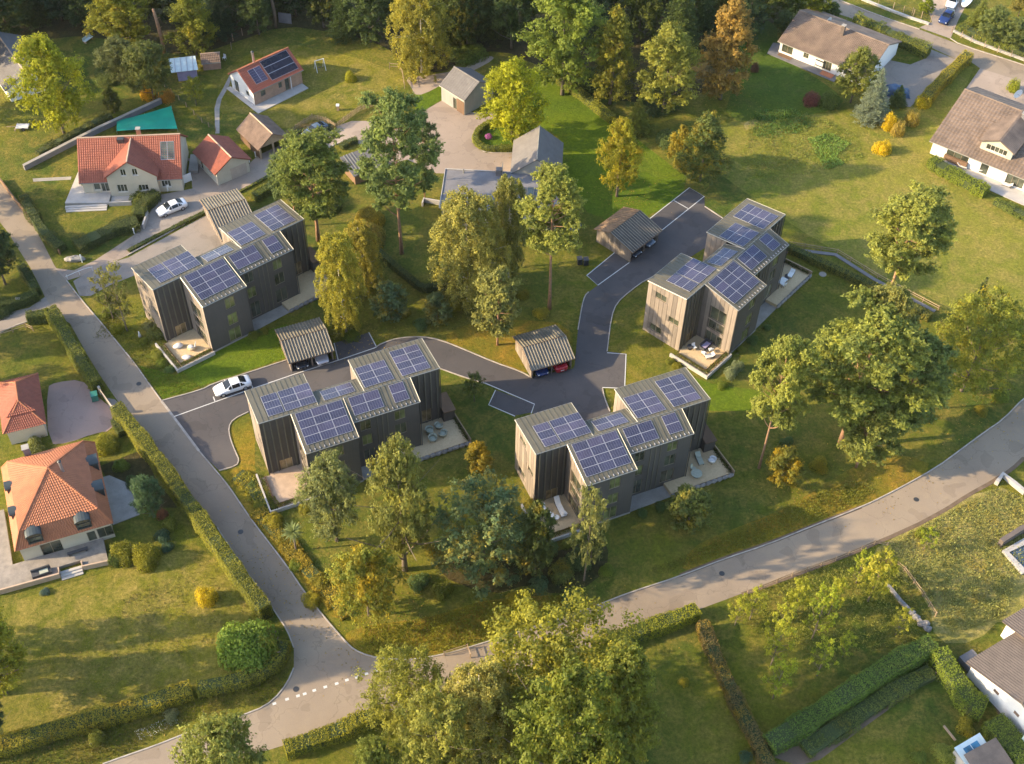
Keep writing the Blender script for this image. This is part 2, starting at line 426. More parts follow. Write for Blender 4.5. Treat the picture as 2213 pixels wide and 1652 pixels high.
M['rib_pale'] = plain('pale_batten', (.36, .30, .22), .7, 0, .25, 1.2)
M['pan_dark'] = plain('dark_sheet', (.085, .075, .062), .7, 0, .4, .9)
M['rust'] = plain('rusty_sheet', (.20, .125, .07), .8, 0, .4, 1.2, .01)
M['bitumen'] = plain('roof_felt', (.17, .16, .165), .8, 0, .2, .5)
M['white_metal'] = plain('white_paint', (.78, .76, .74), .4, 0, .05)
M['steel'] = plain('steel', (.55, .55, .55), .3, .8, .1)
M['iron'] = plain('dark_iron', (.06, .06, .06), .5, .4, .2)
M['stone'] = plain('pale_stone', (.42, .38, .33), .9, 0, .35, 2.5, .04)
M['tarp_green'] = plain('green_tarpaulin', (.008, .30, .19), .5, 0, .14, .5)
M['tarp_blue'] = plain('blue_tarpaulin', (.045, .085, .15), .5, 0, .4, 1.5, .03)
M['lilac'] = plain('lilac_boards', (.30, .26, .40), .8, 0, .15, 1.5)
M['poly_sheet'] = plain('translucent_sheet', (.55, .62, .60), .4, 0, .12, 1.5)
M['rubber'] = plain('tyre_rubber', (.02, .02, .02), .8, 0, .2)
M['car_white'] = plain('white_car_paint', (.80, .79, .78), .18, 0, .02, spec=.7)
M['car_silver'] = plain('silver_car_paint', (.52, .50, .52), .22, .3, .03, spec=.7)
M['car_dark'] = plain('charcoal_car_paint', (.035, .037, .045), .18, .2, .05, spec=.7)
M['car_blue'] = plain('navy_car_paint', (.02, .04, .14), .18, .2, .05, spec=.7)
M['car_red'] = plain('red_car_paint', (.42, .02, .03), .2, .1, .05, spec=.7)
M['car_slate'] = plain('slate_car_paint', (.10, .13, .17), .2, .2, .05, spec=.7)
M['lamp'] = plain('lamp_glass', (.75, .75, .72), .15, 0, .03)
M['lamp_red'] = plain('red_lamp_glass', (.4, .02, .015), .2, 0, .05)
M['cloth_pale'] = plain('pale_cloth', (.60, .56, .52), .9, 0, .12, 3, .02)
M['cloth_white'] = plain('white_cloth', (.76, .74, .71), .85, 0, .06, 3, .02)
M['cloth_teal'] = plain('teal_weave', (.36, .37, .29), .8, 0, .2, 4, .02)
M['cloth_dark'] = plain('dark_weave', (.05, .05, .055), .8, 0, .2, 4)
M['sandstone'] = plain('sand_paving', (.42, .30, .21), .85, 0, .2, 1.2, .02)
M['terracotta'] = plain('terracotta', (.42, .16, .08), .8, 0, .2)
M['bark'] = plain('grey_bark', (.16, .12, .085), .95, 0, .35, 4, .04)
M['bark_pine'] = plain('pine_bark', (.30, .165, .09), .95, 0, .35, 3, .04)
M['bark_birch'] = plain('birch_bark', (.55, .5, .42), .85, 0, .3, 5, .02)
M['leaf'] = leafmat('leaves')
M['leaf_dense'] = leafmat('hedge_leaves', (.30, .20, .015), .4)
M['needle'] = leafmat('needles', (.32, .24, .03), .45)
M['water'] = glassmat('pool_water', (.03, .12, .2), .05)
M['net'] = plain('bin_green', (.03, .16, .12), .5, 0, .15)
M['hedge_core'] = plain('hedge_twigs', (.045, .06, .014), .95, 0, .3, 3)
M['purple'] = plain('purple_flowers', (.30, .10, .26), .8, 0, .3, 6)
HAZE = .00003
# ------------------------------------------------------------------ ground, roads, pavements
# one sheet of ground to the horizon
mb = MB(); S0 = 700
mb.poly([(-S0, -S0, 0), (S0, -S0, 0), (S0, S0, 0), (-S0, S0, 0)])
mb.build('ground', M['lawn'])['kind'] = 'structure'

def seq(t, *pts): return [t(*p) for p in pts]
# turf of different character
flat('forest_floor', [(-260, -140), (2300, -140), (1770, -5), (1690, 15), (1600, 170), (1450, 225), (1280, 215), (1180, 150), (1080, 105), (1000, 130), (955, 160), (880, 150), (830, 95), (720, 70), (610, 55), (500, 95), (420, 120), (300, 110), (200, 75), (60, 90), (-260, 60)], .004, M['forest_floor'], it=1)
flat('lawn', [(1180, 150), (1330, 265), (1440, 350), (1500, 395), (1403, 474), (1290, 480), (1215, 400), (1215, 300), (1180, 280), (1130, 300), (1080, 245)], .004, M['lush'], it=1)
flat('lawn', [(900, 205), (955, 178), (955, 215), (912, 242), (898, 236)], .004, M['lush'])
flat('lawn', [(1022, 285), (1056, 262), (1110, 262), (1112, 325), (1050, 328), (1030, 316)], .004, M['lush'], it=1)
flat('meadow', [(1560, 260), (1700, 250), (1890, 240), (2000, 170), (2110, 130), (2085, 195), (2020, 300), (2010, 350), (2213, 460), (2400, 560), (2420, 900), (2213, 720), (2020, 660), (1900, 600), (1700, 480), (1560, 380), (1500, 330)], .004, M['meadow'], it=1)
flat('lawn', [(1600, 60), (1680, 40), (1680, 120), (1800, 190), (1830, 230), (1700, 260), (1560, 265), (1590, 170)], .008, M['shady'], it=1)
flat('lawn', [(60, 1290), (250, 1230), (430, 1180), (520, 1260), (600, 1350), (600, 1440), (430, 1490), (200, 1560), (-60, 1640), (-60, 1330)], .004, M['garden'], it=1)
flat('lawn', [(490, 140), (600, 90), (760, 120), (870, 160), (880, 190), (760, 245), (640, 290), (520, 240), (470, 250), (470, 190)], .004, M['garden'], it=1)
flat('rough_field', [(1870, 1200), (1967, 1141), (2150, 1045), (2213, 1080), (2500, 1200), (2500, 1380), (2170, 1330), (2110, 1390), (2020, 1390), (2010, 1300), (1930, 1230)], .004, M['rough'], it=1)
flat('verge', seq(tH, (0, 820), (130, 930), (250, 965), (480, 972), (680, 925), (860, 870), (1100, 800), (1490, 680), (1700, 600), (1500, 560), (1200, 570), (900, 600), (600, 700), (400, 730), (150, 760)), .008, M['verge'], it=1)
flat('verge', seq(tF, (1650, 1385), (1400, 1525), (1180, 1640)) + seq(tI, (560, 235), (280, 325), (0, 432), (60, 260), (300, 150), (600, 40)) + seq(tF, (800, 1580), (1000, 1450), (1200, 1340), (1450, 1300)), .008, M['verge'], it=1)
flat('verge', seq(tD, (1480, 1090), (1600, 1030), (1640, 1200), (1640, 1380), (1700, 1640)) + seq(tG, (1880, 330), (2213, 720), (2100, 690), (1850, 370), (1600, 40)) + seq(tD, (1470, 1480), (1420, 1420), (1540, 1390), (1545, 1330), (1485, 1200)), .008, M['verge'])
flat('lawn', seq(tE, (1720, 640), (1850, 640), (1840, 880), (1990, 800), (2213, 760), (2120, 660), (1900, 480), (1970, 190), (1880, 260), (1760, 420)), .004, M['lawn'])
flat('lawn', [(1540, 830), (1680, 850), (1680, 890), (1530, 888), (1450, 800)], .006, M['lush'])
flat('lawn', [(445, 760), (620, 700), (622, 772), (455, 828), (352, 862), (300, 790), (380, 812)], .006, M['lush'])
flat('verge', [(1145, 812), (1071, 783), (1003, 754), (953, 734), (1000, 700), (1100, 690), (1240, 700), (1236, 790)], .006, M['verge'], it=1)

flat('soil_bed', seq(tC, (930, 900), (1010, 890), (1060, 950), (1000, 990), (940, 970)), .008, M['rough'], it=2)
flat('soil_bed', seq(tC, (400, 800), (480, 760), (520, 790), (430, 850)), .012, M['rough'], it=2)
# the lane past the houses and the road along the bottom
lane_r = [(-40, 345), (0, 395), (33, 430), (75, 490), (118, 575), (144, 607), (181, 655), (222, 702), (252, 739), (289, 783), (322, 830), (349, 867), (390, 921), (430, 975), (470, 1022), (497, 1055), (524, 1096), (554, 1138), (588, 1182), (621, 1225), (655, 1276), (689, 1320), (719, 1356), (755, 1397), (778, 1412), (819, 1424), (896, 1427), (963, 1414), (1024, 1397), (1130, 1363), (1235, 1330), (1306, 1303), (1356, 1283), (1470, 1246), (1564, 1209), (1658, 1178), (1748, 1141), (1861, 1097), (1940, 1058), (2024, 1011), (2074, 974), (2128, 934), (2168, 907), (2213, 860), (2330, 770)]
road_b = [(2330, 890), (2213, 988), (2188, 1012), (2148, 1038), (2091, 1069), (2041, 1102), (1967, 1141), (1900, 1175), (1806, 1209), (1715, 1242), (1604, 1283), (1523, 1313), (1478, 1330), (1333, 1382), (1200, 1425), (1030, 1478), (900, 1520), (743, 1568), (611, 1612), (470, 1655), (250, 1725), (60, 1790)]
road_t = [(-60, 1735), (100, 1688), (222, 1652), (269, 1635), (336, 1612), (403, 1585), (470, 1561), (551, 1538), (591, 1514), (621, 1477), (635, 1444), (635, 1400), (621, 1363), (601, 1333), (571, 1286), (537, 1242), (504, 1195), (470, 1141), (433, 1098), (380, 1029), (339, 978), (306, 934), (279, 897), (249, 860), (215, 810), (188, 766), (151, 699), (118, 682), (97, 642), (89, 625), (67, 581), (44, 545), (15, 500), (-20, 455), (-80, 390)]
flat('road', lane_r + road_b + road_t, .012, M['road'])
flat('road', [(-60, 690), (0, 680), (64, 665), (97, 642), (124, 684), (50, 697), (0, 720), (-60, 735)], .016, M['gravel'])
# drive, car park and forecourt
drive = [(144, 607), (118, 580), (160, 585), (207, 562), (290, 508), (322, 464), (339, 423), (416, 408), (410, 350), (396, 340), (420, 345), (466, 393), (537, 356), (558, 336), (618, 309), (658, 299), (709, 279), (760, 262), (810, 262), (880, 250), (913, 242), (956, 217), (1003, 245), (1077, 245), (1057, 265), (1027, 285), (1022, 302), (1030, 319), (1050, 331), (1109, 332), (1104, 380), (943, 375), (880, 345), (800, 372), (765, 372), (790, 340), (810, 318), (743, 305), (605, 371), (514, 415), (450, 457), (275, 553), (200, 590)]
flat('drive', drive, .016, M['court'])
flat('car_park', [(158, 608), (215, 575), (278, 557), (452, 462), (500, 470), (500, 560), (330, 600), (290, 596), (235, 618), (196, 640), (172, 640)], .020, M['gravel'])
flat('drive', [(339, 423), (416, 408), (450, 425), (514, 413), (460, 452), (300, 535), (250, 545), (290, 508), (322, 464)], .020, M['gravel'])
flat('footpath', [(875, 170), (905, 165), (960, 158), (1000, 150), (1030, 130), (1060, 120), (1070, 128), (1020, 155), (965, 178), (915, 205), (895, 205), (890, 190)], .012, M['court'], it=1)
flat('footpath', seq(tA, (1480, 480), (1440, 560), (1395, 640), (1380, 700), (1385, 860), (1412, 860), (1412, 700), (1425, 640), (1470, 560), (1490, 500)), .012, M['concrete'])
flat('footpath', seq(tA, (210, 1150), (460, 1137), (455, 1157), (215, 1170)), .012, M['concrete'])
# the new drive between the timber houses
newdrive = [(349, 867), (437, 843), (460, 830), (537, 806), (622, 778), (735, 776), (813, 751), (825, 743), (862, 731), (913, 728), (953, 736), (1003, 756), (1071, 785), (1124, 803), (1145, 815), (1239, 797), (1242, 790), (1249, 713), (1258, 660), (1264, 640), (1272, 632), (1292, 617), (1360, 566), (1340, 550), (1400, 500), (1403, 474), (1470, 423), (1490, 406), (1522, 425), (1523, 447), (1564, 474), (1575, 520), (1533, 530), (1455, 580), (1396, 605), (1363, 629), (1333, 655), (1321, 686), (1312, 760), (1302, 840), (1306, 860), (1318, 890), (1340, 930), (1220, 960), (1151, 894), (1155, 874), (1047, 830), (1008, 818), (950, 797), (920, 830), (760, 905), (620, 950), (545, 905), (537, 891), (504, 907), (494, 924), (497, 948), (510, 980), (517, 995), (511, 1008), (474, 1018), (430, 975), (390, 921)]
flat('drive', newdrive, .020, M['asphalt'])
bays = {'a': [(722, 742), (797, 719), (814, 751), (727, 780)], 'b': [(1312, 760), (1353, 765), (1350, 838), (1302, 838)], 'c': [(1071, 843.6), (1155, 874), (1148, 892), (1111, 899), (1056, 875.5)], 'd': [(1268, 596), (1330, 545), (1360, 568), (1292, 617)]}
for k in bays: flat('parking_bay', bays[k], .024, M['asphalt'])
# drives and road at the top
flat('road', [(1690, -60), (1772, 0), (1799, 27), (1873, 50), (1973, 87), (2014, 104), (2071, 131), (2098, 134), (2118, 148), (2213, 178), (2500, 270), (2500, 235), (2213, 141), (2074, 97), (1987, 64), (1906, 37), (1812, 0), (1730, -70)], .012, M['road'])
flat('drive', [(2004, 104), (2071, 131), (2034, 165), (1967, 232), (1912, 222), (1905, 170), (1912, 128), (1967, 140), (1997, 128)], .016, M['gravel'])
flat('drive', [(2118, 148), (2213, 178), (2330, 215), (2300, 300), (2213, 245), (2084, 198), (2088, 191)], .016, M['court'])
flat('drive', [(1987, 60), (2014, 48), (2006, 22), (1975, -30), (2094, -40), (2094, 0), (2071, 44), (2054, 84)], .016, M['court'])
flat('patio', seq(tD, (300, 870), (360, 840), (520, 820), (600, 900), (660, 960), (740, 1020), (735, 1060), (720, 1150), (600, 1170), (440, 1230), (310, 1240)), .012, M['pink_gravel'], it=1)
flat('footpath', seq(tD, (690, 940), (740, 950), (830, 1050), (740, 1050), (700, 1000)), .016, M['gravel'])
flat('soil_bed', seq(tI, (590, 1600), (720, 1540), (1280, 1200), (1640, 1010), (1640, 1080), (900, 1620), (760, 1660)), .008, M['soil'])
flat('soil_bed', [(2090, 1440), (2120, 1420), (2213, 1560), (2300, 1700), (2213, 1652), (2150, 1530)], .008, M['soil'])
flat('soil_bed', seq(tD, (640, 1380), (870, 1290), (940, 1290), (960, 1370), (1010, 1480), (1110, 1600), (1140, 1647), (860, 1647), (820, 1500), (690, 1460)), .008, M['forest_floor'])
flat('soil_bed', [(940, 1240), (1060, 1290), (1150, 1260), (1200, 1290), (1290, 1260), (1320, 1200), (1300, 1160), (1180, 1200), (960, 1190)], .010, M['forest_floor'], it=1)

# white lines and kerbs
mb = MB()
for ln in ([(376, 901), (465, 869), (547, 840), (640, 808), (735, 778), (814, 751)], [(547, 840), (543, 831), (537, 820)], [(465, 869), (461, 858)],
           [(797, 719), (814, 751)], [(722, 742), (731, 779)],
           [(1047, 828), (1155, 874), (1148, 894)], [(1071, 843.6), (1056, 875.5), (1113, 900)], [(1312, 763), (1353, 766), (1350, 838)], [(1302, 838), (1350, 840)],
           [(1360, 568), (1292, 617), (1268, 596), (1330, 545)], [(1403, 474), (1490, 406), (1522, 425), (1403, 520), (1390, 532)], [(1455, 433), (1488, 452)]):
    mb.strip(ov(ln), .13, .026, .030)
mb.build('road_marking', M['paint'])['kind'] = 'structure'
dash = MB()
for x, y in seq(tG, (1765, 1260), (1847, 1232), (1917, 1210), (1960, 1197), (2022, 1175), (2093, 1153), (2166, 1131)) + seq(tH, (44, 1108), (108, 1090), (170, 1068), (235, 1046), (296, 1028)):
    p = XY(x, y); a = R(22)
    c_, s_ = math.cos(a) * .2, math.sin(a) * .2
    dash.strip([(p[0] - c_, p[1] - s_), (p[0] + c_, p[1] + s_)], .3, .014, .018)
dash.build('give_way_marking', M['paint'])['kind'] = 'structure'
def kerb(pts, w=.14, h=.12, z=0, it=1, mat='kerb', off=0.0):
    l = ov(pts)
    if it: l = smooth_line(l, it)
    MB().strip(l, w, z, z + h, off).build('kerb', M[mat])['kind'] = 'structure'
kerb(lane_r[5:12]); kerb(lane_r[13:])
kerb([p for p in newdrive[0:5]]); kerb(newdrive[6:15]); kerb(newdrive[17:21]); kerb(newdrive[33:39])
kerb([(1302, 840), (1306, 860), (1318, 890)]); kerb([(950, 797), (1008, 818), (1047, 829)])
kerb([(537, 891), (504, 907), (494, 924), (497, 948), (510, 980), (517, 995), (511, 1008), (474, 1018)])
kerb([(349, 867), (390, 921), (430, 975)], .3, .026, 0)
kerb([(956, 217), (1003, 245), (1077, 245)]); kerb([(1057, 265), (1027, 285), (1022, 302), (1030, 319), (1050, 331), (1109, 332)])
kerb([(275, 553), (450, 457), (514, 415)], .2, .15); kerb([(743, 305), (640, 352), (560, 393)], .2, .12)
kerb([(1812, 0), (1906, 37), (1987, 64)]); kerb([(2054, 84), (2074, 97), (2213, 141), (2400, 205)])
kerb(road_t[2:11], .14, .10); kerb(road_t[11:18], .14, .1)
kerb([(0, 720), (50, 697), (118, 682)], .15, .12)
kerb([(1523, 447), (1564, 474)], .14, .12)
# worn brown edge of the paved road at the foot of the slope
for pts in ([(1861, 1096), (1748, 1140), (1658, 1176), (1564, 1207), (1470, 1244)], [(2213, 990), (2188, 1014), (2148, 1040), (2091, 1071), (2041, 1104), (1967, 1143), (1806, 1211), (1604, 1285)]):
    MB().strip(smooth_line(ov(pts), 1), .5, .014, .02).build('road_edge', M['soil'])['kind'] = 'structure'

# thin evening haze round the whole place: one closed box, sky outside it
hz_m = bpy.data.materials.new('haze_air'); hz_m.use_nodes = True; nt = hz_m.node_tree
for n in list(nt.nodes): nt.nodes.remove(n)
out = nt.nodes.new('ShaderNodeOutputMaterial'); pv = nt.nodes.new('ShaderNodeVolumePrincipled')
pv.inputs['Color'].default_value = (.93, .95, 1.0, 1); pv.inputs['Density'].default_value = HAZE; pv.inputs['Anisotropy'].default_value = .2
nt.links.new(pv.outputs[0], out.inputs['Volume'])
hz = MB().box(-720, 720, -720, 720, -1.0, 134.0).build('haze', hz_m); hz['kind'] = 'stuff'
# ------------------------------------------------------------------ vegetation builders
def leaf_mesh(name, cen, nor, size, tint, mat, aspect=.6, droop=None, up_dir=None):
    """One small quad per leaf clump; cen and nor are (N,3), size (N,), tint (N,)."""
    n = len(cen)
    nor = nor / (np.linalg.norm(nor, axis=1, keepdims=True) + 1e-9)
    if up_dir is None: up_dir = rng.normal(size=(n, 3))
    t = up_dir - (up_dir * nor).sum(1, keepdims=True) * nor
    t /= (np.linalg.norm(t, axis=1, keepdims=True) + 1e-9)
    b = np.cross(nor, t)
    hs = (size * .5)[:, None]
    v = np.empty((n, 4, 3), np.float32)
    v[:, 0] = cen - t * hs * .55; v[:, 1] = cen + b * hs * aspect; v[:, 2] = cen + t * hs * 1.25; v[:, 3] = cen - b * hs * aspect
    me = bpy.data.meshes.new(name)
    me.vertices.add(4 * n); me.vertices.foreach_set('co', v.reshape(-1))
    me.loops.add(4 * n); me.loops.foreach_set('vertex_index', np.arange(4 * n, dtype=np.int32))
    me.polygons.add(n); me.polygons.foreach_set('loop_start', np.arange(0, 4 * n, 4, dtype=np.int32))
    at = me.attributes.new('tint', 'FLOAT', 'POINT'); at.data.foreach_set('value', np.repeat(tint, 4).astype(np.float32))
    me.materials.append(mat); me.update(calc_edges=True)
    return me
def unit(n):
    v = rng.normal(size=(n, 3)); return v / np.linalg.norm(v, axis=1, keepdims=True)

def twigs(c0, lr, n, nt, flat_=1.0, lo=.35, hi=1.2, up=0.0):
    """Leaf positions along short twigs that radiate from c0, so that a bough has a feathered edge."""
    td = unit(nt); td[:, 2] = np.where(td[:, 2] < -.3, -td[:, 2], td[:, 2]) + up; td /= np.linalg.norm(td, axis=1, keepdims=True)
    tl = lr * rng.uniform(.75, 1.2, nt)
    k = rng.integers(0, nt, n); t = lo + (hi - lo) * rng.random(n) ** .8
    p = td[k] * (tl[k] * t)[:, None] + rng.normal(0, .085 * lr, (n, 3))
    p[:, 2] *= flat_
    return c0 + p, td[k], t
def lobe_crown(name, H, z0, Rad, prof, nl, nleaf, lsize, mat, lob=(.2, .34), hang=.15, spike=0.0, nb=12):
    """Broadleaf crown of overlapping leafy boughs inside a profile; gaps are left between the boughs.
    Returns crown mesh and trunk mesh of a tree H high with crown from z0 up."""
    C_, N_, S_, T_ = [], [], [], []
    br = MB(); tips = []
    k = 0
    gold = math.pi * (3 - math.sqrt(5))
    for i in range(nl):
        f = (i + .5) / nl
        h = f ** .85
        r = prof(h) * Rad
        ang = i * gold + rng.uniform(-.35, .35)
        inn = rng.uniform(.55, 1.0) if i % 4 else rng.uniform(.0, .5)
        rr = r * inn * rng.uniform(.85, 1.12)
        c0 = np.array([rr * math.cos(ang), rr * math.sin(ang), z0 + (H - z0) * h * rng.uniform(.94, 1.0)])
        lr = Rad * rng.uniform(*lob) * (.7 + .3 * min(1, r / Rad + .2))
        n = int(nleaf * (lr / (Rad * .27)) ** 2)
        p, d, tt = twigs(c0, lr, n, 22, .85)
        outw = np.array([math.cos(ang), math.sin(ang), .35])
        p = p + outw * (rng.random(n)[:, None] ** 2) * lr * spike * .6
        C_.append(p); N_.append(d * 1.0 + unit(n) * .55 + np.array([0, 0, hang + .2]))
        S_.append(lsize * rng.uniform(.65, 1.35, n))
        T_.append(np.clip(rng.normal(.5, .16) + rng.normal(0, .13, n) + (p[:, 2] - c0[2]) / lr * .04, 0, 1))
        tips.append(c0)
    cm = leaf_mesh(name, np.concatenate(C_), np.concatenate(N_), np.concatenate(S_), np.concatenate(T_), mat)
    tr = trunk_mesh(H, z0, Rad, tips[::max(1, nl // nb)])
    return cm, tr
def trunk_mesh(H, z0, Rad, tips, r0=None, top=.82, lean=.02):
    r0 = r0 or max(.09, H * .017)
    mb = MB(); n = 7; pts = []; rad = []
    ph = random.uniform(0, 6)
    for i in range(n):
        f = i / (n - 1); pts.append((math.sin(f * 3 + ph) * H * lean * f, math.cos(f * 2.3 + ph) * H * lean * f, f * H * top)); rad.append(r0 * (1.25 if i == 0 else 1) * (1 - .82 * f))
    mb.tube(pts, rad, 8)
    for t in tips:
        f = min(.92, max(.12, (t[2] - Rad * .45) / (H * top))); i = f * (n - 1); a = int(i); b = min(a + 1, n - 1)
        p = Vector(pts[a]).lerp(Vector(pts[b]), i - a); q = Vector(t); m = p.lerp(q, .5) + Vector((0, 0, -.05 * Rad))
        rr = r0 * (1 - .8 * f) * .5
        mb.tube([p, m, q], [rr, rr * .65, rr * .25], 5, False)
    return mb
def pine_tree(name, H, bare, Rad, nb, seed):
    """Scots pine: long bare stem, irregular boughs that end in flat clouds of needles."""
    st = random.Random(seed)
    C_, N_, S_, T_ = [], [], [], []
    tips = []
    for i in range(nb):
        f = (i + .5) / nb; z = H * (bare + (1 - bare) * f)
        env = math.sin(min(1, f * 1.15 + .2) * math.pi * .72) * (1 - .5 * max(0, f - .6))
        a = i * 2.4 + st.uniform(-.5, .5)
        r = Rad * env * st.uniform(.55, 1.1) * (1 if f < .93 else .3)
        c0 = np.array([r * math.cos(a), r * math.sin(a), z + st.uniform(-.3, .5)])
        tips.append(c0)
        for s_ in range(st.choice((3, 3, 4))):
            q = c0 + np.array([st.uniform(-.4, .4), st.uniform(-.4, .4), st.uniform(-.1, .12)]) * Rad * .75 * (1 if s_ else 0)
            lr = Rad * st.uniform(.17, .28)
            n = int(520 * (lr / 1.2) ** 2) + 90
            p, d, tt = twigs(q, lr * 1.15, n, 20, .7, .2, 1.15, .35)
            C_.append(p); N_.append(unit(n) * .8 + d * .8 + np.array([0, 0, .35])); S_.append(.36 * rng.uniform(.7, 1.4, n))
            T_.append(np.clip(st.gauss(.5, .13) + rng.normal(0, .14, n), 0, 1))
    cm = leaf_mesh(name, np.concatenate(C_), np.concatenate(N_), np.concatenate(S_), np.concatenate(T_), M['needle'], .4)
    mb = trunk_mesh(H, H * bare, Rad, tips, H * .0135, .95, .018)
    return cm, mb
def birch_tree(name, H, z0, Rad, ns, leafn, lsize=.26):
    """Weeping birch: thin strands of small leaves hang from rising boughs."""
    C_, N_, S_, T_ = [], [], [], []
    tips = []
    for i in range(ns):
        f = rng.random() ** .8; z = z0 + (H - z0) * f
        r = Rad * math.sin((.14 + f * .78) * math.pi) ** .6 * rng.uniform(.2, 1.05)
        a = rng.uniform(0, 2 * math.pi)
        L = (H - z0) * rng.uniform(.05, .13) * (1.1 - .4 * f)
        n = leafn
        t = rng.random(n)
        dirx = np.array([math.cos(a), math.sin(a)])
        p = np.zeros((n, 3)); bow = np.sin(t * 2.2) * .35
        p[:, :2] = dirx * (r + bow * .9)[:, None] + rng.normal(0, .13 + .1 * (1 - t), (2, n)).T
        p[:, 2] = z - t * L + rng.normal(0, .1, n)
        C_.append(p); nn = unit(n); nn[:, :2] += dirx * .7; nn[:, 2] += .25; N_.append(nn)
        S_.append(lsize * rng.uniform(.7, 1.3, n)); T_.append(np.clip(rng.normal(.5, .17) + rng.normal(0, .12, n), 0, 1))
        if i % max(1, ns // 16) == 0: tips.append(np.array([dirx[0] * r, dirx[1] * r, z]))
    cm = leaf_mesh(name, np.concatenate(C_), np.concatenate(N_), np.concatenate(S_), np.concatenate(T_), M['leaf'], .65)
    return cm, trunk_mesh(H, z0, Rad * .6, tips, H * .011, .97, .015)
def spruce_tree(name, H, Rad, tiers, per, lsize=.34, z0=.06):
    """Conifer: whorls of drooping boughs with needle sprays along them."""
    C_, N_, S_, T_ = [], [], [], []
    for i in range(tiers):
        f = (i + .3) / tiers; z = H * (z0 + (1 - z0) * f); r = Rad * (1 - f) ** .8 + .12
        nb = max(5, int(11 * (1 - f) + 4))
        for b in range(nb):
            a = 2 * math.pi * (b + rng.random() * .8) / nb; rr = r * rng.uniform(.75, 1.12)
            n = max(8, int(per * rr / Rad)); t = rng.random(n) ** .75
            p = np.zeros((n, 3)); wdt = .22 * rr * (1.15 - t)
            sd = rng.normal(0, 1, n) * wdt
            p[:, 0] = math.cos(a) * t * rr - math.sin(a) * sd; p[:, 1] = math.sin(a) * t * rr + math.cos(a) * sd
            p[:, 2] = z - t * rr * .32 + t ** 3 * rr * .18 + rng.normal(0, .07, n)
            nn = unit(n) * .7; nn[:, 2] += .9; C_.append(p); N_.append(nn); S_.append(lsize * rng.uniform(.7, 1.3, n))
            T_.append(np.clip(rng.normal(.5, .12) + (t - .5) * .25 + rng.normal(0, .12, n), 0, 1))
    cm = leaf_mesh(name, np.concatenate(C_), np.concatenate(N_), np.concatenate(S_), np.concatenate(T_), M['needle'], .45)
    return cm, trunk_mesh(H, H * .1, Rad * .3, [], H * .014, .97, .004)
def shrub_mesh(name, H, Rad, nl, nleaf, lsize=.2, mat='leaf_dense'):
    """Rounded bush of several leafy domes, returns leaves and stems."""
    C_, N_, S_, T_ = [], [], [], []; tips = []
    for i in range(nl):
        a = i * 2.4 + rng.uniform(-.3, .3); r = Rad * .62 * math.sqrt((i + .2) / nl)
        lr = Rad * rng.uniform(.42, .62); h = H * rng.uniform(.55, .95) * (1 - .25 * r / Rad)
        n = nleaf; d = unit(n); d[:, 2] = np.abs(d[:, 2])
        q = rng.uniform(.72, 1.06, n) ** .6
        p = np.stack([r * math.cos(a) + d[:, 0] * lr * q, r * math.sin(a) + d[:, 1] * lr * q, .02 + h * (d[:, 2] * .98 + .02) * q * rng.uniform(.35, 1, n) ** .3], 1)
        C_.append(p); N_.append(d + unit(n) * .6); S_.append(lsize * rng.uniform(.65, 1.35, n)); T_.append(np.clip(rng.normal(.5, .1) + rng.normal(0, .15, n), 0, 1))
        tips.append((r * math.cos(a), r * math.sin(a), h * .6))
    cm = leaf_mesh(name, np.concatenate(C_), np.concatenate(N_), np.concatenate(S_), np.concatenate(T_), M[mat], .6)
    mb = MB()
    for t in tips: mb.tube([(t[0] * .2, t[1] * .2, 0), (t[0] * .6, t[1] * .6, t[2] * .6), t], [.05, .035, .02], 5)
    return cm, mb

PROTO = {}
def proto(key, pair, bark, H, Rad):
    cm, mb = pair
    tm = mb.mesh(key + '_trunk', M[bark], True)
    PROTO[key] = (cm, tm, H, Rad)
rnd = lambda h: (1 - (2 * h - .9) ** 2 / 1.45) ** .5 if (2 * h - .9) ** 2 < 1.45 else .2
oval = lambda h: max(.12, math.sin(math.pi * min(1, .16 + h * .82)) ** .8)
cone = lambda h: max(.1, (1 - h) ** .75 * .95 + .06) * min(1, .55 + h * 2.2)
proto('maple', lobe_crown('maple_crown', 12, 1.9, 5.0, oval, 120, 400, .30, M['leaf'], (.15, .24), .1, .9), 'bark', 12, 5.0)
proto('maple2', lobe_crown('round_crown', 12, 2.6, 5.0, rnd, 115, 400, .32, M['leaf'], (.15, .26), .1, .6), 'bark', 12, 5.0)
proto('tall', lobe_crown('tall_crown', 18, 2.4, 5.2, oval, 160, 400, .37, M['leaf'], (.14, .23), .05, 1.1), 'bark', 18, 5.2)
proto('tall2', lobe_crown('spreading_crown', 17, 1.6, 6.0, cone, 150, 400, .37, M['leaf'], (.14, .22), .05, 1.2), 'bark', 17, 6.0)
proto('beech', lobe_crown('beech_crown', 18, 1.0, 4.4, oval, 160, 380, .33, M['leaf'], (.15, .24), -.1, .5), 'bark', 18, 4.4)
proto('oak', lobe_crown('oak_crown', 14, .5, 6.5, rnd, 180, 380, .38, M['leaf'], (.11, .19), .15, .8), 'bark', 14, 6.5)
proto('giant', lobe_crown('great_crown', 16, 2.0, 8.0, rnd, 250, 430, .36, M['leaf'], (.10, .16), .1, .9, 16), 'bark', 16, 8.0)
proto('small', lobe_crown('small_crown', 6, .35, 2.2, oval, 64, 210, .24, M['leaf'], (.2, .32), .1, .7, 9), 'bark', 6, 2.2)
proto('small2', lobe_crown('open_crown', 6, 1.5, 2.3, rnd, 42, 170, .24, M['leaf'], (.17, .27), .1, .9, 10), 'bark', 6, 2.3)
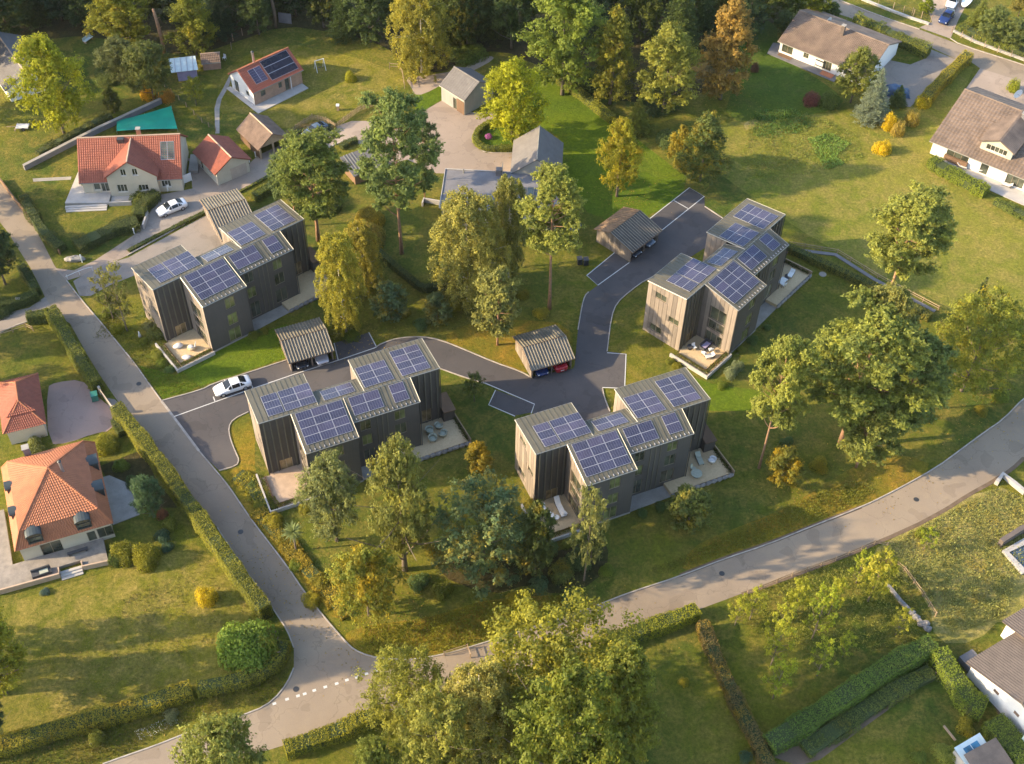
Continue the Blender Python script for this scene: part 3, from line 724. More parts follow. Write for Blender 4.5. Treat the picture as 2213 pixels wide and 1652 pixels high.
proto('sparse', lobe_crown('thin_crown', 5, 1.2, 1.8, rnd, 24, 100, .22, M['leaf'], (.18, .3), .1, .9, 14), 'bark', 5, 1.8)
proto('pine', pine_tree('pine_crown', 22, .50, 4.6, 38, 3), 'bark_pine', 22, 4.6)
proto('pine2', pine_tree('pine_crown', 22, .36, 4.8, 42, 8), 'bark_pine', 22, 4.8)
proto('pine3', pine_tree('pine_crown', 18, .46, 4.8, 34, 21), 'bark_pine', 18, 4.8)
proto('pine4', pine_tree('pine_crown', 12, .22, 3.0, 44, 34), 'bark_pine', 12, 3.0)
proto('birch', birch_tree('birch_crown', 17, 1.5, 4.6, 620, 76, .26), 'bark_birch', 17, 4.4)
proto('birch2', birch_tree('birch_crown', 17, 2.0, 3.8, 480, 76, .26), 'bark_birch', 17, 3.6)
proto('spruce', spruce_tree('spruce_crown', 14, 3.2, 28, 130, .26), 'bark', 14, 3.2)
proto('spruce2', spruce_tree('fir_crown', 9, 2.4, 20, 120, .24), 'bark', 9, 2.4)
proto('bush', shrub_mesh('bush_leaves', 2.4, 1.6, 9, 520, .18), 'bark', 2.4, 1.6)
proto('bush2', shrub_mesh('bush_leaves', 1.6, 1.5, 7, 420, .17), 'bark', 1.6, 1.5)
proto('bush3', shrub_mesh('bush_leaves', 3.4, 2.6, 15, 700, .24), 'bark', 3.4, 2.6)

LEAN = Vector((0, 0))
def plant(kind, name, label, cat, x, y, h, width, col, autumn=0.0, group=None, rot=None, world=False):
    """Tree or bush at picture point (x, y); h and width in metres; col is the leaf colour."""
    cm, tm, H, Rad = PROTO[kind]
    p = (x, y) if world else XY(x, y)
    t = thing(name, label, cat, (p[0], p[1], 0), rot if rot is not None else random.uniform(0, 6.28), group)
    sz = h / (H * 1.05); sx = width / (2 * Rad * (1.12 if kind.startswith('birch') else 1.05 if kind.startswith(('spruce', 'bush')) else 1.15))
    k = bpy.data.objects.new('trunk' if cat in ('tree',) else 'stems', tm); link(k, t); k.scale = (max(sz * .8, sx * .7), max(sz * .8, sx * .7), sz)
    f = bpy.data.objects.new('crown' if cat in ('tree',) else 'foliage', cm); link(f, t); f.scale = (sx, sx, sz)
    k.scale = (sx, sx, sz) if kind.startswith(('pine', 'birch', 'small', 'sparse')) else k.scale
    g = 1.45 if not name.startswith('forest') else 1.6
    if kind.startswith('pine'): g = 1.75
    if kind.startswith('birch'): g = 1.7
    pg = kind.startswith('pine'); f.color = (col[0] * g * (0.97 if pg else 1.03), col[1] * g * (1.04 if pg else 1.0), col[2] * g * .8, autumn * .8)
    return t
def tree_px(kind, name, label, x, y, top, wpx, col, autumn=0.0, group=None, cat='tree', rot=None):
    """Tree whose foot is at (x, y), whose tip reaches picture row top and whose crown is wpx wide."""
    h = hgt(x, y, top); m = pxm(x, (y * .6 + top * .4))
    return plant(kind, name, label, cat, x, y, h, wpx / m, col, autumn, group, rot)

def hedge(label, line, w, h, col, autumn=0.0, group=None, dens=120, lsize=.17, name='hedge', rough=.1, top=.5):
    """Clipped hedge: a woody core under a skin of small leaves, uneven along its faces."""
    line = resample(smooth_line(line, 1), .9)
    t = thing(name, label, 'hedge', (line[0][0], line[0][1], 0), 0, group)
    o = Vector((line[0][0], line[0][1]))
    L = [(p[0] - o.x, p[1] - o.y) for p in line]
    core = MB().strip(L, w * .78, .0, h * .9).build('core', M['hedge_core'], t)
    C_, N_, S_, T_ = [], [], [], []
    ph = rng.uniform(0, 6, 4); run = 0.0
    for a, b in zip(L[:-1], L[1:]):
        a = np.array(a); b = np.array(b); d = b - a; l = np.linalg.norm(d); run += l
        if l < .05: continue
        swell = math.sin(run * .55 + ph[0]) * .5 + math.sin(run * 1.3 + ph[1]) * .5
        d /= l; nrm = np.array([d[1], -d[0]])
        hh = h * (1 + rng.normal(0, rough * .35) + swell * rough * .7); ww = w * (1 + rng.normal(0, rough * .4) + math.sin(run * .8 + ph[2]) * rough)
        sides = [(1, l * hh), (-1, l * hh), (0, l * ww)]
        tn = rng.normal(.5, .07) + math.sin(run * .33 + ph[3]) * .13; dd = dens * (1 if rng.random() > .12 else .45)
        for sd, area in sides:
            n = int(area * dd)
            s_ = rng.uniform(-.1, l + .1, n); base = a + d * s_[:, None]
            if sd:
                z = rng.random(n) * hh; off = sd * ww * .5 * (1 - .18 * (z / hh) ** 4)
                p = np.concatenate([base + nrm * (off + rng.normal(0, .06, n))[:, None], z[:, None]], 1)
                nn = np.zeros((n, 3)); nn[:, :2] = nrm * sd; nn[:, 2] = .25
            else:
                q = rng.uniform(-.5, .5, n) * ww
                p = np.concatenate([base + nrm * q[:, None], (hh - .12 * (2 * q / ww) ** 4 + rng.normal(0, .07, n))[:, None]], 1)
                nn = np.zeros((n, 3)); nn[:, 2] = 1
            C_.append(p); N_.append(nn + unit(n) * .65); S_.append(lsize * rng.uniform(.6, 1.4, n)); T_.append(np.clip(tn + rng.normal(0, .16, n), 0, 1))
    for e, sg in ((L[0], -1), (L[-1], 1)):
        d = np.array(L[1]) - np.array(L[0]) if sg < 0 else np.array(L[-1]) - np.array(L[-2]); d = d / np.linalg.norm(d) * sg; nrm = np.array([d[1], -d[0]])
        n = int(w * h * dens); q = rng.uniform(-.5, .5, n) * w; z = rng.random(n) * h
        p = np.concatenate([np.array(e) + nrm * q[:, None] + d * .08, z[:, None]], 1); nn = np.zeros((n, 3)); nn[:, :2] = d
        C_.append(p); N_.append(nn + unit(n) * .6); S_.append(lsize * rng.uniform(.6, 1.4, n)); T_.append(np.clip(rng.normal(.5, .16, n), 0, 1))
    me = leaf_mesh('hedge_leaves', np.concatenate(C_), np.concatenate(N_), np.concatenate(S_), np.concatenate(T_), M['leaf_dense'], .6)
    f = link(bpy.data.objects.new('foliage', me), t); f.color = (*(q * 1.35 for q in col), autumn)
    return t
def grass_patch(name, poly, n, hgt_, col, autumn=0.0, lsize=.3, clump=0.0):
    """Rough growth nobody could count: blades and weeds scattered over a plot."""
    xs = [p[0] for p in poly]; ys = [p[1] for p in poly]
    pts = []
    cents = [(random.uniform(min(xs), max(xs)), random.uniform(min(ys), max(ys))) for _ in range(60)]
    while len(pts) < n:
        if clump and random.random() < clump:
            c0 = random.choice(cents); x = random.gauss(c0[0], .6); y = random.gauss(c0[1], .6)
        else: x = random.uniform(min(xs), max(xs)); y = random.uniform(min(ys), max(ys))
        if inside(poly, x, y): pts.append((x, y))
        elif random.random() < .002: cents = [(random.uniform(min(xs), max(xs)), random.uniform(min(ys), max(ys))) for _ in range(60)]
    p = np.array(pts); z = rng.random(n) * hgt_
    cen = np.concatenate([p, z[:, None]], 1); nn = unit(n); nn[:, 2] *= .6
    ud = np.zeros((n, 3)); ud[:, 2] = 1; ud += rng.normal(0, .5, (n, 3))
    big = np.array([math.sin(a * .9) * math.cos(b * .8) for a, b in pts]) * .15
    me = leaf_mesh(name, cen, nn, lsize * rng.uniform(.5, 1.5, n), np.clip(.5 + big + rng.normal(0, .18, n), 0, 1), M['leaf_dense'], .3, up_dir=ud)
    o = link(bpy.data.objects.new(name, me)); o.color = (*col, autumn); o['kind'] = 'stuff'
    return o
# ------------------------------------------------------------------ buildings
def wall(mb, A, B, z0, zA, zB, holes=(), depth=.16):
    """Wall face from A to B (outside on the right hand) with real openings and reveals."""
    A = Vector(A); B = Vector(B); L = (B - A).length; d = (B - A) / L; n = Vector((d.y, -d.x))
    pt = lambda s, z, o=0.0: (A.x + d.x * s - n.x * o, A.y + d.y * s - n.y * o, z)
    top = lambda s: zA + (zB - zA) * s / L
    ss = sorted({0.0, L, *[h[0] for h in holes], *[h[1] for h in holes]})
    zs = sorted({z0, *[h[2] for h in holes], *[h[3] for h in holes]})
    for i in range(len(ss) - 1):
        for j in range(len(zs)):
            sm = (ss[i] + ss[i + 1]) / 2; lo = zs[j]; hi = zs[j + 1] if j + 1 < len(zs) else None
            if hi is not None and any(h[0] < sm < h[1] and h[2] < (lo + hi) / 2 < h[3] for h in holes): continue
            mb.poly([pt(ss[i], lo), pt(ss[i + 1], lo), pt(ss[i + 1], hi if hi is not None else top(ss[i + 1])), pt(ss[i], hi if hi is not None else top(ss[i]))])
    for h in holes:
        a, b, c_, e = h[:4]
        for p, q in (((a, c_), (b, c_)), ((b, c_), (b, e)), ((b, e), (a, e)), ((a, e), (a, c_))):
            mb.poly([pt(*q), pt(*p), pt(*p, depth), pt(*q, depth)])
WCACHE = {}
def window(parent, A, B, h, frame='frame_dark', glass='glass', nx=2, nz=1, rec=.10, sill=False, name='window', bar=.055):
    A = Vector(A); B = Vector(B); L = (B - A).length; d = (B - A) / L; n = Vector((d.y, -d.x))
    w, hh = h[1] - h[0], h[3] - h[2]
    key = (round(w, 2), round(hh, 2), frame, glass, nx, nz, rec, sill)
    if key not in WCACHE:
        mb = MB(); y0, y1 = rec - .03, rec + .05
        for x0, x1, z0, z1 in ((0, bar, 0, hh), (w - bar, w, 0, hh), (bar, w - bar, 0, bar), (bar, w - bar, hh - bar, hh)): mb.box(x0, x1, y0, y1, z0, z1)
        for i in range(1, nx): mb.box(w * i / nx - bar * .5, w * i / nx + bar * .5, y0 + .004, y1, bar, hh - bar)
        for i in range(1, nz): mb.box(bar, w - bar, y0 + .008, y1, hh * i / nz - bar * .4, hh * i / nz + bar * .4)
        if sill: mb.box(-.05, w + .05, -.09, rec - .034, -.06, -.004)
        g = MB(); g.poly([(bar * .5, rec + .02, bar * .5), (w - bar * .5, rec + .02, bar * .5), (w - bar * .5, rec + .02, hh - bar * .5), (bar * .5, rec + .02, hh - bar * .5)])
        WCACHE[key] = (mb.mesh(name, M[frame]), g.mesh('pane', M[glass]))
    fm, gm = WCACHE[key]
    o = link(bpy.data.objects.new(name, fm), parent)
    p = A + d * h[0]; o.location = (p.x, p.y, h[2]); o.rotation_euler = (0, 0, math.atan2(d.y, d.x))
    link(bpy.data.objects.new('pane', gm), o)
    return o
def boards(parent, A, B, z0, zA, zB, holes, step, gap, th, mat, name='board'):
    A = Vector(A); B = Vector(B); L = (B - A).length; d = (B - A) / L; n = Vector((d.y, -d.x))
    k = max(1, int(round(L / step))); st = L / k
    for i in range(k):
        a, b = i * st + gap / 2, (i + 1) * st - gap / 2
        sp = [(z0, zA + (zB - zA) * (a + b) / 2 / L - .03)]
        for h in holes:
            if h[0] < b and h[1] > a:
                nsp = []
                for lo, hi in sp:
                    if h[2] > lo + .05: nsp.append((lo, min(hi, h[2])))
                    if h[3] < hi - .05: nsp.append((max(lo, h[3]), hi))
                sp = nsp
        for lo, hi in sp:
            o = MB().box(0, b - a, -th, 0, lo, hi).build(name, M[mat], parent); p = A + d * a
            o.location = (p.x, p.y, 0); o.rotation_euler = (0, 0, math.atan2(d.y, d.x))
def panel_array(parent, frame, u0, u1, v0, v1, nx, ny, zf, mat='panel', lift=.10, gap=.025, edge=True):
    """Solar panels laid over a roof plane zf(u, v); local y = -v. Each panel is an object of its own on a rail frame."""
    rails = MB()
    for i in range(2 * ny):
        v = v0 + (v1 - v0) * (i + .5) / (2 * ny)
        rails.slab([(u0, -v - .03, zf(u0, v) + lift - .05), (u1, -v - .03, zf(u1, v) + lift - .05), (u1, -v + .03, zf(u1, v) + lift - .05), (u0, -v + .03, zf(u0, v) + lift - .05)], .06)
    ar = rails.build('solar_array', M['rail'], parent)
    du, dv = (u1 - u0) / nx, (v1 - v0) / ny
    for i in range(nx):
        for j in range(ny):
            a, b = u0 + i * du + gap / 2, u0 + (i + 1) * du - gap / 2; c0, c1 = v0 + j * dv + gap / 2, v0 + (j + 1) * dv - gap / 2
            mb = MB(); P4 = [(a, -c1, zf(a, c1) + lift), (b, -c1, zf(b, c1) + lift), (b, -c0, zf(b, c0) + lift), (a, -c0, zf(a, c0) + lift)]
            mb.slab([(x, y, z) for x, y, z in P4], .04)
            e = .03
            a2, b2, d0, d1 = a + e, b - e, c0 + e, c1 - e
            me = mb.mesh('solar_panel', M['rail']); 
            me.materials.append(M[mat])
            # glazed face just proud of the frame
            mb2 = MB(); mb2.v = list(mb.v); mb2.f = list(mb.f)
            mb2.poly([(a2, -d1, zf(a2, d1) + lift + .004), (b2, -d1, zf(b2, d1) + lift + .004), (b2, -d0, zf(b2, d0) + lift + .004), (a2, -d0, zf(a2, d0) + lift + .004)])
            bpy.data.meshes.remove(me)
            me = mb2.mesh('solar_panel', M['rail']); me.materials.append(M[mat]); me.polygons[-1].material_index = 1
            uvl = me.uv_layers.new(name='uv'); pl = me.polygons[-1]
            for li, uv in zip(pl.loop_indices, ((0, 0), (1, 0), (1, 1), (0, 1))): uvl.data[li].uv = uv
            link(bpy.data.objects.new('solar_panel', me), ar)
    return ar

D = dict(uA=4.06, uB=7.27, uC=10.45, uD=13.48, uE=19.22, L=23.21, wb=6.30, wF1=5.58, wF2=3.33, hE=9.22, hR=9.94, hF1=8.76, hF2=8.99, wm=3.1, hM=9.02)
HOUSES = {1: (-47.77, 119.37, 39.38), 2: (-30.32, 96.78, 24.64), 3: (23.02, 119.97, 49.11), 4: (3.16, 93.09, 23.53)}
HLABEL = {1: 'dark timber house beside the red roofed carport lane, low hedge terrace with covered cushions',
          2: 'dark timber house behind the parked white sedan, four round chairs on its deck',
          3: 'dark timber house turned towards the meadow, blue reflecting panels and pale boarded gable',
          4: 'dark timber house nearest the curved road, white lounger on its small patio'}
HLABEL[1] = 'dark timber house next to the lane corner, beige cushions on its hedged patio'
def hworld(h, u, v, z=0.0):
    X, Y, a = HOUSES[h]; a = R(a)
    return Vector((X + u * math.cos(a) + v * math.sin(a), Y + u * math.sin(a) - v * math.cos(a), z))
def timber_house():
    X, Y, a = HOUSES[1]
    t = thing('timber_house', HLABEL[1], 'house', (X, Y, 0), R(a), 'dark timber houses with solar roofs')
    d = D
    pts = [(0, 0), (d['uA'], 0), (d['uA'], -d['wF1']), (d['uC'], -d['wF1']), (d['uC'], -d['wF2']), (d['uE'], -d['wF2']), (d['uE'], 0), (d['L'], 0), (d['L'], d['wb']), (d['uD'], d['wb']), (d['uD'], d['wm']), (d['uB'], d['wm']), (d['uB'], d['wb']), (0, d['wb'])]
    hR, hE, hF1, hF2, hM = d['hR'], d['hE'], d['hF1'], d['hF2'], d['hM']
    hm2 = hR - (hR - hE) * d['wm'] / d['wb']
    hz = [(hR, hR), (hR, hF1), (hF1, hF1), (hF1, hR - (hR - hF1) * d['wF2'] / d['wF1']), (hF2, hF2), (hF2, hR), (hR, hR), (hR, hE), (hE, hE), (hE, hm2), (hM, hM), (hm2, hE), (hE, hE), (hE, hR)]
    # openings: wall index -> (s0, s1, z0, z1, nx, nz, frame, glass)
    op = {0: [(1.5, 3.1, .1, 2.1, 2, 1, 'frame_wood', 'glass_curtain')],
          1: [(1.55, 4.1, 4.75, 7.0, 2, 1, 'frame_dark', 'glass'), (1.55, 4.1, 2.9, 4.5, 2, 1, 'frame_dark', 'glass'), (1.4, 4.1, .3, 2.3, 3, 1, 'frame_dark', 'glass')],
          2: [(3.05, 4.5, 6.35, 8.25, 2, 1, 'frame_dark', 'glass_green'), (3.0, 4.45, 3.25, 5.3, 2, 1, 'frame_dark', 'glass_green'), (2.7, 4.5, .3, 2.6, 2, 1, 'frame_dark', 'glass_green')],
          4: [(1.05, 2.4, 6.8, 8.6, 2, 1, 'frame_dark', 'glass'), (1.1, 2.4, 4.0, 5.9, 2, 1, 'frame_dark', 'glass_green'), (1.1, 2.6, .25, 3.0, 2, 1, 'frame_dark', 'glass'),
              (5.5, 6.9, 6.8, 8.5, 2, 1, 'frame_dark', 'glass_green'), (5.4, 6.95, 4.0, 6.0, 2, 1, 'frame_dark', 'glass'), (5.2, 7.0, .7, 3.1, 2, 1, 'frame_dark', 'glass')],
          6: [(1.4, 2.7, .65, 3.0, 2, 1, 'frame_wood', 'glass_curtain')],
          8: [(1.2, 2.6, 6.2, 7.8, 2, 1, 'frame_dark', 'glass'), (5.5, 7.5, 3.4, 5.0, 2, 1, 'frame_dark', 'glass'), (2.5, 4.5, .4, 2.6, 2, 1, 'frame_dark', 'glass')],
          12: [(1.5, 3.2, 6.2, 7.8, 2, 1, 'frame_dark', 'glass'), (3.9, 5.4, 3.4, 5.0, 2, 1, 'frame_dark', 'glass')],
          13: [(1.3, 3.1, 7.15, 8.3, 2, 1, 'frame_dark', 'glass'), (3.9, 5.6, 4.25, 5.35, 2, 1, 'frame_dark', 'glass'), (1.1, 3.0, .85, 2.1, 2, 1, 'frame_dark', 'glass')]}
    mats = {0: 'darkwood', 1: 'darkwood', 2: 'shingle', 3: 'shingle', 4: 'shingle', 5: 'shingle', 6: 'darkwood'}
    for i in range(14):
        A, B = pts[i], pts[(i + 1) % 14]; zA, zB = hz[i]; ho = op.get(i, [])
        mb = MB(); wall(mb, A, B, -.2, zA, zB, ho, .2)
        w = mb.build('wall', M[mats.get(i, 'wood')], t)
        for h in ho: window(t, A, B, h[:4], h[6], h[7], h[4], h[5], .09)
        if i in (13, 1): boards(w, A, B, 0, zA, zB, [(h[0] - .02, h[1] + .02, h[2] - .02, h[3] + .02) for h in ho], .68, .05, .055, 'wood')
        if i in (0, 6):   # raised battens
            k = 5; st = (Vector(B) - Vector(A)).length / k
            boards(w, A, B, 0, zA, zB, [(h[0] - .05, h[1] + .05, h[2] - .05, h[3] + .05) for h in ho], st, st - .15, .15, 'batten', 'batten')
        if i == 4:
            boards(w, (A[0] + 2.9, A[1]), (A[0] + 4.9, A[1]), 0, zA, zB, [], .66, .56, .08, 'batten', 'batten')
        if i in (9, 12, 8, 11): boards(w, A, B, 0, zA, zB, [(h[0] - .02, h[1] + .02, h[2] - .02, h[3] + .02) for h in ho], .85, .05, .055, 'wood')
    zb = lambda u, v: hR + (hR - hE) / d['wb'] * v + .17
    zM = lambda u, v: hR + (hR - hM) / d['wm'] * v + .16
    z1 = lambda u, v: hR - (hR - hF1) / d['wF1'] * v + .17
    z2 = lambda u, v: hR - (hR - hF2) / d['wF2'] * v + .165
    e = .13
    slabs = [((-e, d['uB'] + e), (-d['wb'] - e, 0), zb), ((d['uB'] + e + .004, d['uD'] - e - .004), (-d['wm'] - e, 0), zM), ((d['uD'] - e, d['L'] + e), (-d['wb'] - e, 0), zb),
             ((d['uA'] - e, d['uC'] + e), (.003, d['wF1'] + e), z1), ((d['uC'] + e + .004, d['uE'] + e), (.003, d['wF2'] + e), z2)]
    seams = MB(); guards = MB(); fas = MB()
    for n, ((a, b), (v0, v1), zf) in enumerate(slabs):
        MB().slab([(a, -v1, zf(a, v1)), (b, -v1, zf(b, v1)), (b, -v0, zf(b, v0)), (a, -v0, zf(a, v0))], .18).build('roof', M['zinc'], t)
        k = int((b - a) / .58)
        for i in range(1, k):
            u = a + (b - a) * i / k
            seams.slab([(u - .03, -v1, zf(u, v1) + .055), (u + .03, -v1, zf(u, v1) + .055), (u + .03, -v0, zf(u, v0) + .055), (u - .03, -v0, zf(u, v0) + .055)], .06)
            vg = (v1 - .35) if v1 > 1 else (v0 + .12)
            (guards.box(u - .03, u + .03, -vg - .26, -vg + .02, zf(u, vg) - .02, zf(u, vg) + .09) if v1 > 1 else None)
        C4 = [Vector((a, -v1, zf(a, v1) - .04)), Vector((b, -v1, zf(b, v1) - .04)), Vector((b, -v0, zf(b, v0) - .04)), Vector((a, -v0, zf(a, v0) - .04))]
        for p, q in ((0, 1), (1, 2), (2, 3), (3, 0)):
            fas.tube([C4[p], C4[q]], .075, 4)
    seams.build('roof_seam', M['zinc'], t)['kind'] = 'stuff'
    guards.build('snow_guard', M['rail'], t)['kind'] = 'stuff'
    fas.build('roof_edge', M['trim'], t)
    for (u0, u1, v0, v1, nx, ny, zf) in ((1.3, 3.32, -4.45, -.6, 1, 3, zb), (3.47, 7.42, -4.45, -.6, 2, 3, zb), (8.35, 12.35, -2.75, -.5, 2, 2, zM), (13.55, 17.45, -4.45, -.5, 2, 3, zb), (18.5, 22.3, -5.55, -.5, 2, 4, zb),
                                         (4.35, 10.25, .22, 4.72, 3, 4, z1), (11.1, 14.95, .28, 2.72, 2, 2, z2), (16.35, 18.25, .28, 2.72, 1, 2, z2)):
        panel_array(t, None, u0, u1, v0, v1, nx, ny, zf)
    for x, y, z in ((-.07, -.07, hR), (d['uA'] - .08, -d['wF1'] - .08, hF1), (d['uC'] + .1, -d['wF2'] - .1, hF2), (d['uE'] + .09, -d['wF2'] - .09, hF2), (d['L'] + .08, -.08, hR)): MB().tube([(x, y, 0), (x, y, z)], .055, 6).build('downpipe', M['iron'], t)
    # plinth and the low store at the far end
    MB().box(d['uA'] - .05, d['uC'] + .05, -d['wF1'] - .06, -d['wF1'] + .3, -.1, .25).build('plinth', M['concrete'], t)
    an = MB().box(d['L'] + .06, d['L'] + 1.6, -.9, 2.2, 0, 2.4).build('store', M['darkwood'], t)
    MB().slab([(d['L'] + .06, -1.05, 2.55), (d['L'] + 1.75, -1.05, 2.45), (d['L'] + 1.75, 2.35, 2.45), (d['L'] + .06, 2.35, 2.55)], .12).build('roof', M['brownwood'], an)
    return t
th1 = timber_house()
TH = {1: th1}
for h in (2, 3, 4):
    X, Y, a = HOUSES[h]; o = copy_tree(th1); o.location = (X, Y, 0); o.rotation_euler = (0, 0, R(a)); o['label'] = HLABEL[h]; TH[h] = o

# ---- terraces belonging to the timber houses: structure that stays put
def hl(h, pts): return [tuple(hworld(h, u, v)[:2]) for u, v in pts]
for h in (1, 2, 3, 4):
    far = 'in front of the dark house by the lane corner|in front of the dark house behind the white sedan|beside the dark house facing the meadow|beside the dark house near the curved road'.split('|')[h - 1]
    t = thing('patio', 'small walled patio with clipped planting ' + far, 'patio', hworld(h, 0, 3), 0)
    loc = lambda L: [(p[0] - t.location.x, p[1] - t.location.y) for p in L]
    MB().prism(loc(hl(h, [(-1.5, .3), (0, .3), (0, .02), (4.03, .02), (4.03, 5.85), (-1.5, 5.85)])), -.1, .28).build('paving', M['sandstone' if h == 2 else 'deck'], t)
    MB().strip(loc(hl(h, [(-1.62, -.3), (-1.62, 5.97), (4.02, 5.97)])), .22, -.1, .62).build('retaining_wall', M['pale_conc'], t)
    MB().strip(loc(hl(h, [(-.72, .3), (-.72, 5.1), (4.0, 5.1)])), .09, .1, .55).build('planter_edge', M['brownwood'], t)
    line = loc(hl(h, [(-1.15, .1), (-1.15, 5.5), (3.9, 5.5)]))
    C_, N_ = [], []
    for p, q in zip(line[:-1], line[1:]):
        L_ = math.hypot(q[0] - p[0], q[1] - p[1]); n = int(L_ * 150); f = rng.random(n)[:, None]
        xy = np.array(p) * (1 - f) + np.array(q) * f + rng.normal(0, .16, (n, 2)); C_.append(np.concatenate([xy, .45 + rng.random((n, 1)) * .45], 1)); nn = unit(n); nn[:, 2] += .8; N_.append(nn)
    C_ = np.concatenate(C_); N_ = np.concatenate(N_); n = len(C_)
    f = link(bpy.data.objects.new('foliage', leaf_mesh('planter_leaves', C_, N_, .16 * rng.uniform(.6, 1.4, n), np.clip(rng.normal(.5, .18, n), 0, 1), M['leaf_dense'])), t)
    f.color = (.10, .115, .02, .12); f['kind'] = 'stuff'
    # deck at the far end
    t = thing('terrace', 'raised timber deck with stone edge ' + far, 'terrace', hworld(h, 21, 3), 0)
    loc = lambda L: [(p[0] - t.location.x, p[1] - t.location.y) for p in L]
    uE = 19.28 if h != 3 else 19.28
    MB().prism(loc(hl(h, [(16.3, 3.36), (uE, 3.36), (uE, .03), (24.6, .03), (25.0, 5.1), (16.4, 5.2)])), -.1, .55).build('decking', M['deck'], t)
    wl_ = loc(resample(hl(h, [(16.3, 5.36), (25.3, 5.3)]), .8)); mb = MB()
    for p, q in zip(wl_[:-1], wl_[1:]):
        a = math.atan2(q[1] - p[1], q[0] - p[0]); c0 = ((p[0] + q[0]) / 2, (p[1] + q[1]) / 2)
        st = MB().ball((0, 0, .30), .50, .24, .34, 8, 5, .10).build('stone', M['rubble'], t); st.location = (c0[0], c0[1], 0); st.rotation_euler = (0, 0, a)
    MB().strip(loc(hl(h, [(25.3, 5.3), (24.95, -.2)])), .12, 0, 1.05).build('railing', M['post'], t)
    ln = hl(h, [(24.78, .3), (24.95, 4.9)]); n = 700; f = rng.random(n)[:, None]
    xy = np.array(loc(ln)[0]) * (1 - f) + np.array(loc(ln)[1]) * f + rng.normal(0, .16, (n, 2)); nn = unit(n); nn[:, 2] += .6
    fo = link(bpy.data.objects.new('foliage', leaf_mesh('planter_leaves', np.concatenate([xy, .5 + rng.random((n, 1)) * .5], 1), nn, .18 * rng.uniform(.6, 1.4, n), np.clip(rng.normal(.5, .18, n), 0, 1), M['leaf_dense'])), t)
    fo.color = (.08, .09, .02, .05); fo['kind'] = 'stuff'
    flat('footpath', hl(h, [(10.5, 3.36), (16.28, 3.36), (16.38, 5.3), (10.5, 5.5)]), .05, M['concrete'], world=True)

# ---- tiled roofs: every course is a step, every tile column a roll
def tiles(mb, A, B, C, Dd, course=.40, roll=.34, rise=.06, wave=.05):
    """Tile field over the quad A-B (eave) C-D (upper edge, C above B)."""
    A, B, C, Dd = map(Vector, (A, B, C, Dd))
    nrm = (B - A).cross(Dd - A)
    if nrm.length < 1e-6: nrm = (B - A).cross(C - A)
    nrm.normalize()
    if nrm.z < 0: nrm = -nrm
    sl = max((Dd - A).length, (C - B).length); nc = max(1, int(sl / course))
    for i in range(nc):
        f0, f1 = i / nc, (i + 1) / nc
        l0, r0, l1, r1 = A.lerp(Dd, f0), B.lerp(C, f0), A.lerp(Dd, f1), B.lerp(C, f1)
        k = max(1, int((r0 - l0).length / (roll / 2)))
        n = len(mb.v)
        for j in range(k + 1):
            g = j / k; wv = wave * (1 if j % 2 else 0)
            mb.v += [tuple(l0.lerp(r0, g) + nrm * (.0 + wv * .0)), tuple(l0.lerp(r0, g) + nrm * (rise + wv)), tuple(l1.lerp(r1, g) + nrm * (.004 + wv * .7))]
        for j in range(k):
            a = n + 3 * j
            mb.f += [(a, a + 3, a + 4, a + 1), (a + 1, a + 4, a + 5, a + 2)]
def ridge(mb, pts, r=.11, k=6): mb.tube(pts, r, k)

